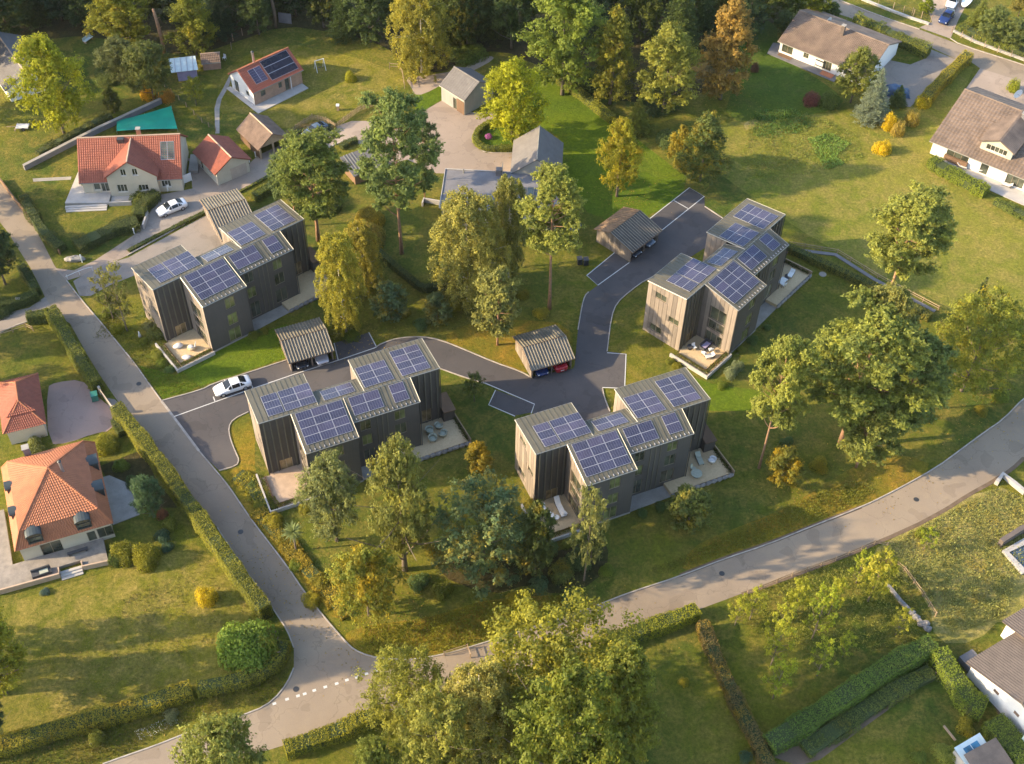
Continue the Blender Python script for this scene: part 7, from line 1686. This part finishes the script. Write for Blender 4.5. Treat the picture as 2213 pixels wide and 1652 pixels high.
# orchard trees
orch = (('sparse', 1670, 1400, 1300, 60), ('sparse', 1755, 1380, 1275, 75), ('sparse', 1620, 1340, 1270, 52), ('sparse', 1588, 1352, 1295, 50), ('small2', 1715, 1325, 1255, 62), ('small2', 1875, 1300, 1195, 85), ('sparse', 1935, 1372, 1315, 48), ('sparse', 1765, 1460, 1385, 62), ('sparse', 1670, 1510, 1425, 70), ('sparse', 1665, 1440, 1340, 66), ('sparse', 1820, 1420, 1370, 46), ('small2', 1790, 1330, 1250, 52), ('sparse', 1850, 1260, 1200, 60), ('sparse', 1995, 1190, 1140, 40))
olab = ('feathery tree in the middle of the orchard', 'dark crowned tree on the orchard centre line', 'yellow green sapling under the orchard verge fence', 'spiky yellow green tree at the orchard hedge corner', 'leafy tree beside the curved road in the orchard', 'largest leafy orchard tree beside the tumbledown fence', 'bright sapling next to the ruined orchard wall', 'golden green sapling near the clipped hedge', 'lowest green sapling of the orchard in deep shade', 'pale tiered tree near the brown hedge', 'small twin stemmed sapling on the orchard slope', 'tree touching the verge fence in the orchard', 'bare limbed tree below the verge fence', 'sapling at the edge of the rough straw field')
for (k, x, y, tp, w), l in zip(orch, olab): T(k, 'orchard_tree', l, x, y, tp, w, random.choice(((.22, .23, .03), (.25, .24, .035), (.19, .22, .025))), .03, 'orchard trees by the curved road')
# bushes
def B(kind, name, label, x, y, wpx, hpx, col, autumn=0.0, cat='bush', group=None):
    y -= wpx * .30; m = pxm(x, y); h = max(.3 * wpx / m, (hpx - .30 * wpx) / (m * .67)) * 1.1; return plant(kind, name, label, cat, x, y, h, wpx / m, col, autumn, group)
B('bush', 'golden_bush', 'round golden yellow bush alone on the lower lawn', 448, 1312, 50, 52, (.34, .26, .014), .0)
B('bush3', 'laurel_bush', 'big fresh green bush at the lawn corner by the lane', 540, 1455, 145, 118, (.12, .175, .028), .0)
B('bush2', 'laurel_bush', 'yellower lobe of bush against the hedge corner by the lane', 585, 1430, 55, 80, (.16, .175, .03), .0)
B('bush3', 'laurel_bush', 'yellow green double bush below the mansard house terrace', 318, 1232, 62, 70, (.19, .18, .022), .02)
B('bush3', 'laurel_bush', 'left half of the yellow green bush pair by the terrace steps', 270, 1222, 58, 62, (.18, .175, .025), .02)
B('bush', 'laurel_bush', 'dark green low bush at the terrace end', 252, 1228, 34, 38, (.07, .095, .025))
B('bush3', 'laurel_bush', 'yellow green bush at the roof corner beside the gravel yard', 228, 985, 62, 46, (.2, .19, .02), .02)
B('bush2', 'laurel_bush', 'grey green bush between pavilion and mansard roof', 78, 985, 52, 34, (.15, .16, .05))
B('bush2', 'ivy_bush', 'dark bush at the pavilion corner', 88, 945, 30, 26, (.055, .08, .025))
B('bush2', 'barberry', 'rust red bush among the dark garden shrubs', 352, 1125, 28, 30, (.22, .09, .05), .0)
B('bush2', 'garden_bush', 'light green bush beside the rust red one', 368, 1148, 36, 34, (.15, .165, .03))
B('bush2', 'lavender_bush', 'small blue green ball on the lawn below the terrace', 98, 1288, 24, 16, (.07, .11, .11))
B('bush2', 'garden_bush', 'dark flat bush on the garden soil by the lane hedge', 305, 1075, 36, 26, (.06, .075, .03))
B('bush', 'barberry', 'dark red ball bush on the bungalow lawn', 1752, 236, 38, 36, (.15, .055, .05))
B('bush', 'yew_bush', 'dark green ball bush touching the red one', 1790, 243, 46, 40, (.075, .10, .025))
B('bush2', 'barberry', 'small reddish shrub on the lawn beside the copper beech', 1630, 160, 20, 26, (.13, .07, .05))
B('bush', 'golden_bush', 'bright yellow bush at the lower end of the golden hedge', 1905, 340, 42, 36, (.40, .29, .012))
B('bush', 'golden_bush', 'tall yellow bush by the golden hedge and gravel drive', 1920, 288, 34, 44, (.40, .29, .012))
B('bush', 'golden_bush', 'straw brown bush within the lower golden hedge', 1938, 300, 34, 40, (.25, .19, .045), .1)
B('bush', 'golden_bush', 'second straw brown bush further up the golden hedge', 1968, 278, 34, 40, (.23, .18, .04), .1)
B('bush', 'golden_bush', 'round yellow green bush at the foot of the gravel drive', 1992, 240, 36, 34, (.32, .27, .015))
B('spruce2', 'dwarf_conifer', 'small dark conifer between the covered car and the yellow bush', 1938, 240, 46, 46, (.075, .105, .04))
B('bush2', 'golden_bush', 'yellow bush under the chalet eaves', 2110, 292, 24, 24, (.38, .27, .015))
B('bush', 'holly_bush', 'bright green upright bush on the sandy chalet drive', 2188, 205, 30, 34, (.17, .19, .02))
B('bush', 'broom_bush', 'golden bush by the trees at the grey wall end', 322, 222, 40, 36, (.40, .24, .015), .1)
B('bush', 'broom_bush', 'orange brown bush beside the green tarpaulin corner', 362, 228, 36, 34, (.32, .17, .03), .15)
B('bush2', 'garden_bush', 'round yellow green bush on the cottage lawn', 758, 182, 30, 26, (.24, .23, .016))
B('bush2', 'sage_bush', 'grey green bush below the meadow house patio wall', 1578, 822, 34, 34, (.15, .175, .11))
B('bush2', 'sage_bush', 'second grey green bush touching the first by the patio wall', 1592, 808, 30, 30, (.14, .165, .10))
B('bush2', 'garden_bush', 'blue green bush at the foot of the dark conifer', 1165, 1282, 50, 34, (.07, .11, .055), .14)
B('bush2', 'garden_bush', 'golden shoot of bush beside the dark conifer', 955, 1296, 48, 38, (.13, .14, .025), .22)
B('bush', 'garden_bush', 'bushy mound under the sparse pale tree', 1215, 1262, 66, 48, (.085, .105, .03), .14)
B('bush', 'garden_bush', 'green mound right of the sparse pale tree', 1250, 1235, 60, 48, (.07, .095, .035), .05)
B('bush2', 'garden_bush', 'bush in the lane verge near the thin leaning tree', 225, 660, 40, 26, (.13, .145, .025))
B('bush2', 'garden_bush', 'row bush on the lane verge below the thin tree', 235, 690, 32, 26, (.12, .14, .025))
B('bush2', 'garden_bush', 'yellowish bush on the lane verge nearest the patio', 252, 725, 30, 26, (.2, .19, .02))
B('bush', 'garden_bush', 'clump of shrubs against the hedged patio wall', 340, 738, 46, 36, (.11, .12, .03), .05)
B('bush2', 'garden_bush', 'silvery shrub at the corner of the hedged patio', 325, 722, 40, 30, (.16, .16, .07), .05)
B('bush2', 'garden_bush', 'fresh green bush near the tall grass strip at the end of the lane', 940, 540, 30, 26, (.10, .12, .03))
B('bush3', 'garden_bush', 'yellow autumn bush under the tall blue green pine', 800, 500, 70, 50, (.22, .17, .02), .2)
B('bush3', 'garden_bush', 'autumn undergrowth behind the summer house', 800, 545, 80, 50, (.15, .13, .03), .2)
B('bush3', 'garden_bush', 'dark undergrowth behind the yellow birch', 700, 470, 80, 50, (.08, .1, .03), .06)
B('bush2', 'garden_bush', 'yellow brown bush at the bottom right beside the clipped hedge', 2085, 1590, 46, 38, (.22, .19, .025), .1)
B('bush', 'garden_bush', 'round green bush at the bottom right edge', 2040, 1648, 56, 40, (.17, .185, .04))
B('bush2', 'garden_bush', 'green bush beside the round one at the bottom', 1985, 1652, 40, 28, (.12, .15, .03))
B('bush2', 'garden_bush', 'small dark bush at the bottom of the brown hedge', 1610, 1650, 34, 30, (.06, .10, .06))
B('bush2', 'garden_bush', 'yellow bush on the shaded lawn beside the brown hedge', 1478, 1485, 26, 26, (.2, .18, .02))
B('bush2', 'garden_bush', 'fern like bush at the corner of the curved road fence', 1990, 1165, 30, 30, (.15, .17, .025))
B('bush2', 'flower_bush', 'white flowering scrub in the verge below the long hedge', 370, 1560, 40, 26, (.14, .15, .08))
B('bush2', 'verge_bush', 'straggling bush below the long clipped hedge by the road', 212, 1612, 40, 46, (.14, .145, .03))
B('bush2', 'pot_plant', 'clipped ball in a pot on the red roofed house terrace', 181, 408, 12, 12, (.12, .13, .02))
B('bush2', 'creeper', 'trailing conifer on the garden slope', 352, 1175, 40, 30, (.05, .09, .06))
B('bush2', 'creeper', 'lower end of the trailing conifer on the slope', 362, 1195, 30, 22, (.05, .09, .06))
B('bush2', 'conifer_bush', 'tufted bush by the front wall of the red roofed house', 345, 402, 46, 24, (.075, .10, .02))
B('bush', 'shade_bush', 'shaded bush between the white saloon and the lawn', 300, 450, 44, 30, (.07, .09, .022))
B('bush2', 'shade_bush', 'pale bush at the corner above the white saloon', 305, 425, 26, 32, (.14, .15, .035))
B('bush3', 'holly_bush', 'tall dark bush mass at the meadow corner', 1450, 330, 70, 50, (.07, .10, .035), .08)
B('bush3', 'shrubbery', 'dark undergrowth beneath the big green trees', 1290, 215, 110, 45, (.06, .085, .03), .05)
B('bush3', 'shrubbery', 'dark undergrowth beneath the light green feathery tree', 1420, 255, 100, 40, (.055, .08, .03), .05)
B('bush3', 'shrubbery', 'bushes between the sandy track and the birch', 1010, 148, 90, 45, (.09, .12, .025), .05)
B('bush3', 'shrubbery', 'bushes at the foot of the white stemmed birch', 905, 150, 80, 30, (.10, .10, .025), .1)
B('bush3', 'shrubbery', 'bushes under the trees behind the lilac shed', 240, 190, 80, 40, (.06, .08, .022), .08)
B('bush3', 'shrubbery', 'evergreen tangle at the wood edge beside the lane', 5, 690, 60, 40, (.05, .075, .03))
p = XY(*tB(955, 890)); t = thing('flower_bush', 'purple flowering ball on the hedge ringed island', 'bush', (*p, 0)); n = 500; d = unit(n); d[:, 2] = np.abs(d[:, 2])
f = link(bpy.data.objects.new('flowers', leaf_mesh('flowers', d * .62 * rng.uniform(.75, 1.05, (n, 1)) + np.array([0, 0, .2]), d + unit(n) * .5, .16 * rng.uniform(.6, 1.3, n), rng.random(n), M['leaf_dense'])), t); f.color = (.42, .13, .36, 0); MB().tube([(0, 0, 0), (0, 0, .5)], .05, 6).build('stem', M['bark'], t)
# yucca palm
p = XY(640, 1190); h = hgt(640, 1190, 1150); t = thing('yucca_palm', 'spiky yucca palm on a thin trunk beside the lane verge', 'palm', (*p, 0)); MB().tube([(0, 0, 0), (.05, 0, h)], [.14, .10], 8).build('trunk', M['bark'], t)
for i in range(64):
    d = unit(1)[0]; d[2] = abs(d[2]) * 1.1 - .25; d /= np.linalg.norm(d); L_ = random.uniform(1.2, 1.7); b = np.cross(d, [0, 0, 1]); b /= np.linalg.norm(b); o_ = np.array([.05, 0, h])
    mb = MB(); mid = o_ + d * L_ * .55 + np.array([0, 0, .06]); tip = o_ + d * L_ - np.array([0, 0, .12])
    mb.poly([o_ - b * .05, o_ + b * .05, mid + b * .085, mid - b * .085]); mb.poly([mid - b * .085, mid + b * .085, tip]); q = mb.build('leaf', M['leaf_dense'], t); q.color = (.42, .44, .14, 0)

# hedges
HE = (.15, .155, .018)
hedge('long clipped hedge along the lane from the pink gate to the bush corner', ov(seq(tD, (775, 1075), (890, 1210), (980, 1330), (1100, 1490), (1190, 1620)) + seq(tG, (1280, 90), (1370, 230), (1480, 380), (1600, 560), (1720, 715))), 1.7, 2.9, (.16, .155, .018), .05)
hedge('clipped hedge along the lane above the pink gate', ov(seq(tD, (350, 440), (440, 580), (530, 740), (640, 905))), 1.7, 2.6, (.115, .125, .018), .04)
hedge('dark hedge beside the side drive at the picture edge', ov(seq(tD, (-40, 385), (120, 355), (245, 300))), 1.4, 1.5, (.06, .08, .02))
hedge('dark hedge running up from the side drive', ov(seq(tD, (245, 285), (195, 190), (150, 130))), 1.2, 1.6, (.06, .08, .02))
hedge('short dark hedge at the mouth of the side drive', ov(seq(tD, (190, 455), (320, 435))), 1.4, 1.7, (.09, .105, .02))
hedge('dark trimmed hedge by the yellow bush and yard corner', ov(seq(tD, (745, 1110), (790, 1190))), 1.0, 1.2, (.10, .11, .02))
hedge('long clipped golden hedge along the bottom of the lower lawn', ov(seq(tG, (-80, 1590), (150, 1520), (420, 1440), (560, 1400), (800, 1340), (1050, 1255), (1235, 1195))), 1.9, 1.7, (.21, .18, .018), .12)
hedge('clipped hedge from the gap to the lane corner below the green bush', ov(seq(tG, (1285, 1190), (1500, 1150), (1700, 1080), (1800, 1010), (1830, 900))), 1.6, 1.7, (.18, .17, .02), .10)
hedge('clipped golden hedge at the bottom beside the road', ov(seq(tG, (1845, 1580), (2000, 1525), (2213, 1450)) + seq(tH, (120, 1395), (280, 1350))), 1.8, 1.6, (.20, .185, .016), .03)
hedge('bright clipped hedge along the road right of the big bottom trees', ov(seq(tH, (1720, 900), (1900, 830), (2213, 720)) + seq(tI, (100, 690),)), 1.8, 1.7, (.20, .20, .016), .02)
hedge('brown and green hedge between two shaded lawns', ov(seq(tI, (140, 770), (200, 930), (300, 1150), (410, 1380), (500, 1540), (540, 1640), (580, 1720))), 1.5, 1.5, (.135, .10, .035), .18)
hedge('long thick bright green hedge across the lower right gardens', ov(seq(tI, (560, 1560), (800, 1410), (1100, 1210), (1400, 1020), (1600, 920))), 2.3, 2.2, (.115, .165, .028), .0)
hedge('bright green hedge descending from the hedge corner beside the white house', ov(seq(tI, (1640, 970), (1740, 1130), (1850, 1290), (1930, 1330))), 2.2, 2.2, (.155, .19, .022), .0)
hedge('overgrown green hedge at the lower right below the yellow brown bush', ov(seq(tI, (1990, 1400), (2080, 1510), (2180, 1620), (2260, 1700))), 3.0, 1.8, (.14, .175, .025), .03)
hedge('low leafy strip of shrubs under the long thick hedge', ov(seq(tI, (800, 1570), (1100, 1370), (1400, 1170), (1610, 1070))), 2.2, .8, (.11, .13, .03), .05, rough=.3)
hedge('clipped hedge from the stone steps down beside the forecourt lawn', ov(seq(tB, (1345, 495), (1480, 580), (1620, 690), (1750, 790))), 1.3, 1.5, (.17, .175, .02), .03)
hedge('curved clipped hedge ringing the island with the bright maple', ov(seq(tB, (985, 800), (915, 830), (870, 880), (875, 935), (935, 970), (1010, 972), (1110, 972))), .95, .9, (.16, .165, .018), .02)
hedge('short clipped hedge at the back of the island', ov(seq(tB, (1095, 835), (1160, 885))), .6, .8, (.19, .18, .02), .02)
hedge('dark clipped hedge crossing the lawn below the pines', ov(seq(tE, (255, 20), (330, 90), (450, 190), (540, 260), (620, 240), (740, 225))), 1.0, 1.1, (.075, .085, .02), .06)
hedge('low hedge along the paved strip beyond the meadow house', ov(seq(tF, (640, -30), (800, 40), (1000, 130), (1200, 225), (1330, 290), (1480, 370), (1600, 440))), 1.3, 1.1, (.13, .13, .025), .10)
hedge('golden leafed hedge between gravel drive and chalet lawn', ov(seq(tC, (1840, 395), (1760, 470), (1680, 550), (1600, 635), (1560, 690))), 1.8, 2.0, (.25, .21, .02), .15)
hedge('ragged hedge along the bungalow side of the upper road', ov(seq(tC, (1120, 160), (1230, 210), (1350, 265), (1480, 320), (1590, 365))), 1.9, 2.0, (.16, .17, .025), .05, rough=.25)
hedge('full green hedge in front of the chalet loungers', ov(seq(tC, (1610, 1060), (1700, 1120), (1830, 1190), (1960, 1260))), 2.2, 1.5, (.17, .20, .02), .0, rough=.2)
hedge('thin green hedge running on past the chalet terrace', ov(seq(tC, (2020, 1310), (2120, 1360), (2213, 1410), (2350, 1480))), 1.2, 1.0, (.14, .165, .03), .0, rough=.3)
hedge('ivy covered bank below the round conifers', ov(seq(tC, (1800, 190), (1900, 240), (2050, 300), (2213, 360), (2350, 410))), 2.0, 1.2, (.13, .15, .025), .1, rough=.3)
hedge('shaded hedge between the lawn and the sandy drive', ov(seq(tA, (500, 1610), (650, 1540), (780, 1480), (890, 1450))), 2.4, 1.3, (.075, .09, .025), .05, rough=.3)
hedge('dark shrub hedge along the white saloon side of the lawn', ov(seq(tA, (900, 1420), (920, 1340), (960, 1310), (1010, 1270))), 2.0, 1.4, (.08, .095, .022), .05, rough=.3)
hedge('dark hedge along the lane at the shaded lawn corner', ov(seq(tA, (160, 1290), (210, 1390), (280, 1510), (400, 1620))), 1.6, 1.2, (.075, .09, .025), .06, rough=.3)
hedge('low hedge edging the car park beside the dark houses', ov(seq(tA, (830, 1620), (1000, 1530), (1200, 1430), (1330, 1365))), .7, .35, (.085, .095, .02), .05)
hedge('small clipped hedge beside the drive below the pine', ov(seq(tA, (1540, 1240), (1640, 1190), (1790, 1100))), .5, .3, (.16, .16, .02), .05)
hedge('hedge beyond the long weathered carport', ov(seq(tA, (1640, 1290), (1740, 1230), (1800, 1200))), 1.6, 1.3, (.10, .12, .02), .02)
hedge('tangled hedge behind the grey wall below the maple', ov(seq(tA, (250, 1010), (450, 900), (600, 820), (720, 770))), 1.4, 1.1, (.085, .09, .022), .1, rough=.35)
hedge('brown bracken bank behind the ragged paling fence', ov(seq(tA, (1860, 900), (1960, 840), (2060, 810), (2150, 840))), 1.2, .7, (.15, .105, .04), .2, rough=.4)
hedge('shrub row around the dark garden plot by the pine', ov(seq(tB, (10, 960), (60, 925), (110, 915))), 1.0, .8, (.09, .105, .025), .05, rough=.3)
# tall ornamental grass along the lane verge
hedge('strip of tall golden grass along the lane below the dark houses', ov(seq(tG, (1655, 30), (1785, 170), (1905, 310), (2035, 460), (2145, 590), (2235, 700))), 1.9, .45, (.27, .20, .022), .12, dens=200, lsize=.2, name='grass_strip', rough=.25)
hedge('golden grass strip beside the dark house front and lane', ov(seq(tD, (1530, 1440), (1620, 1500), (1690, 1600), (1750, 1680))), 2.4, .4, (.22, .20, .022), .12, dens=130, lsize=.2, name='grass_strip', rough=.3)
bush_rows = [o for o in bpy.data.objects if o.name.startswith('grass_strip')]
for o in bush_rows: o['category'] = 'grass strip'
# rough growth
grass_patch('tall_grass', ov([(1880, 1205), (1967, 1150), (2150, 1055), (2260, 1090), (2170, 1330), (2060, 1370), (2010, 1300)]), 14000, .35, (.30, .30, .09), .12, .30, .6)
grass_patch('tall_grass', ov(seq(tI, (280, 640), (430, 570), (1000, 350), (1300, 290), (1600, 700), (1500, 900), (900, 950), (500, 820))), 6000, .3, (.24, .24, .05), .03, .28, .6)
grass_patch('meadow_weeds', ov(seq(tC, (450, 760), (700, 700), (900, 760), (1150, 880), (1180, 1020), (900, 1100), (600, 1180), (380, 1080))), 7000, .3, (.22, .25, .05), .03, .28, .7)
grass_patch('meadow_weeds', ov(seq(tC, (820, 900), (960, 860), (1100, 930), (1000, 1010), (1060, 1060), (930, 1100), (880, 1010))), 2600, .3, (.22, .33, .07), .0, .36, .8)
grass_patch('meadow_weeds', ov(seq(tC, (480, 720), (700, 690), (870, 800), (760, 860), (600, 900), (470, 880))), 2600, .3, (.13, .22, .05), .0, .36, .8)
grass_patch('verge_grass', ov(seq(tH, (150, 760), (400, 740), (600, 700), (900, 610), (1200, 580), (1480, 570), (1650, 600), (1480, 680), (1100, 790), (860, 870), (680, 920), (480, 965), (250, 960), (120, 900))), 6500, .3, (.22, .22, .02), .08, .3, .4)
grass_patch('verge_grass', ov(seq(tG, (1100, 1420), (1500, 1290), (1720, 1260), (1840, 1130), (1870, 1000), (1600, 1130), (1290, 1220), (900, 1340), (560, 1430), (100, 1560), (-60, 1600), (-60, 1700), (500, 1690), (850, 1570))), 5000, .3, (.14, .12, .03), .06, .28, .5)
grass_patch('verge_grass', ov(seq(tD, (600, 560), (740, 560), (960, 850), (1040, 940), (1300, 880), (1180, 780), (1000, 640), (900, 520), (700, 400))), 3000, .2, (.14, .14, .02), .06, .25, .4)
grass_patch('verge_grass', ov([(1860, 1085), (1748, 1132), (1658, 1168), (1560, 1200), (1440, 1240), (1400, 1235), (1500, 1190), (1640, 1125), (1760, 1070), (1860, 1035), (1890, 1060)]), 5000, .3, (.20, .20, .03), .08, .28, .5)
grass_patch('lawn_tufts', ov([(60, 1420), (430, 1200), (520, 1270), (580, 1340), (450, 1400), (400, 1480), (200, 1540), (80, 1560)]), 4000, .12, (.2, .17, .05), .04, .26, .7)
grass_patch('flower_scatter', ov(seq(tG, (860, 1440), (1130, 1340), (1160, 1400), (900, 1500))), 220, .3, (.6, .58, .52), 0, .22, .5)

for h, far, spots in ((1, 'the hedged patio of the lane corner house', ((-2.4, 1.5), (-2.6, 3.2), (-2.3, 4.9), (-2.5, -2), (10.9, 6.2), (11.6, 6.4), (9.9, 6.3))), (2, 'the patio wall behind the golden grass strip', ((-2.5, 1.0), (-2.4, 2.6), (-2.6, 4.2), (-1.0, 7.0), (2.5, 6.9), (11.5, 6.3), (13.5, 6.4))), (3, 'the sunny patio wall of the meadow house', ((-2.5, .4), (-2.4, 1.6), (6.0, 6.4), (8.5, 6.5), (12, 6.6))), (4, 'the white lounger patio', ((-2.5, .8), (-2.4, 2.2), (-2.6, 3.8), (-1.2, 6.9), (1.2, 7.1), (3.2, 6.9), (11.8, 6.3), (14.4, 6.3)))):
    for i, (u, v) in enumerate(spots):
        p = hworld(h, u, v); q = random.uniform(.7, 1.3)
        plant('bush2' if i % 2 else 'bush', 'low_shrub', 'low leafy shrub planted along ' + far, 'bush', p.x, p.y, 1.0 * q, 1.6 * q, random.choice(((.10, .13, .02), (.14, .15, .025), (.08, .12, .04), (.17, .16, .02))), random.choice((0, .05, .12)), 'low shrubs along the house walls', None, True)
for x, y, c_, au in ((640, 1225, 0, .1), (690, 1262, 1, .2), (672, 1300, 2, .1), (930, 1190, 1, .25), (905, 1262, 3, .0), (1182, 1190, 3, .1), (1150, 1100, 1, .15), (1232, 1296, 3, .05), (1120, 1300, 2, .2), (1310, 1235, 0, .0), (870, 680, 1, .2), (910, 705, 3, .1), (985, 665, 2, .15), (1130, 640, 1, .1), (1170, 680, 2, .1), (760, 730, 0, .1), (1040, 1160, 2, .1), (590, 1130, 2, .1), (612, 1170, 1, .15), (1560, 835, 0, 0), (1700, 960, 3, .1), (1770, 1010, 2, .2), (1985, 905, 3, .1), (2160, 860, 0, .1), (2120, 890, 1, .1), (700, 560, 2, .2), (720, 600, 1, .2), (190, 1080, 3, 0), (262, 1010, 0, 0), (290, 1045, 3, 0)):
    q = random.uniform(.8, 1.35)
    zone = ('at the lane verge below the palm' if x < 700 and y > 1100 and x > 550 else 'on the soil round the dark blue green tree' if 850 < x < 1260 and y > 1000 else 'under the tall bare pine' if x > 1100 and y < 700 else 'on the lawn among the garden trees' if 850 < x < 1000 and y < 720 else 'near the yellow birch' if x < 850 and y < 760 and x > 600 else 'beside the mansard house' if x < 350 else 'below the oak at the road bend' if x > 1950 else 'under the pine group' if x > 1600 else 'beside the far deck of the front house' if y > 1200 else 'below the meadow house patio')
    p = XY(x, y); plant(random.choice(('bush', 'bush2')), 'garden_shrub', ('green', 'golden green', 'yellow', 'dark green')[c_] + ' shrub ' + zone, 'bush', p[0], p[1], 1.3 * q, 2.2 * q, ((.11, .14, .02), (.17, .15, .02), (.22, .19, .02), (.07, .11, .04))[c_], au, 'mixed garden shrubs', None, True)

# fallen leaves under the turning trees, drain covers on the roads
LF = []
for x, y, r_, n in ((1333, 425, 4, 260), (800, 1350, 6, 420), (1556, 215, 6, 300), (748, 718, 5, 300), (1012, 652, 6, 320), (2072, 880, 7, 300), (1840, 990, 8, 420), (140, 292, 6, 260), (1107, 306, 5, 240), (1688, 1050, 4, 160), (1033, 1020, 3, 120), (1190, 1380, 7, 300), (560, 1200, 6, 200), (650, 1300, 6, 200), (300, 1380, 10, 260)):
    c0 = XY(x, y)
    for _ in range(n): LF.append((random.gauss(c0[0] + r_ * .3, r_ * .6), random.gauss(c0[1], r_ * .6)))
n = len(LF); nn = unit(n) * .4; nn[:, 2] = 1
o = link(bpy.data.objects.new('fallen_leaves', leaf_mesh('fallen_leaves', np.array([(a, b, .05) for a, b in LF]), nn, .2 * rng.uniform(.6, 1.4, n), rng.random(n), M['leaf_dense'])))
o.color = (.30, .20, .05, .1); o['kind'] = 'stuff'
for x, y, lab in ((300, 830, 'round drain cover in the lane near the white saloon'), (520, 1150, 'round drain cover half way down the lane'), (1560, 1240, 'round drain cover in the curved road by the orchard'), (1980, 1080, 'round drain cover in the curved road near the oak'), (1190, 800, 'round drain cover where the new drives meet'), (640, 1490, 'round drain cover at the give way line')):
    p = XY(x, y); q = MB().tube([(0, 0, 0), (0, 0, .036)], .34, 16).build('drain_cover', M['iron']); q.location = (*p, 0); tag(q, lab, 'drain cover')
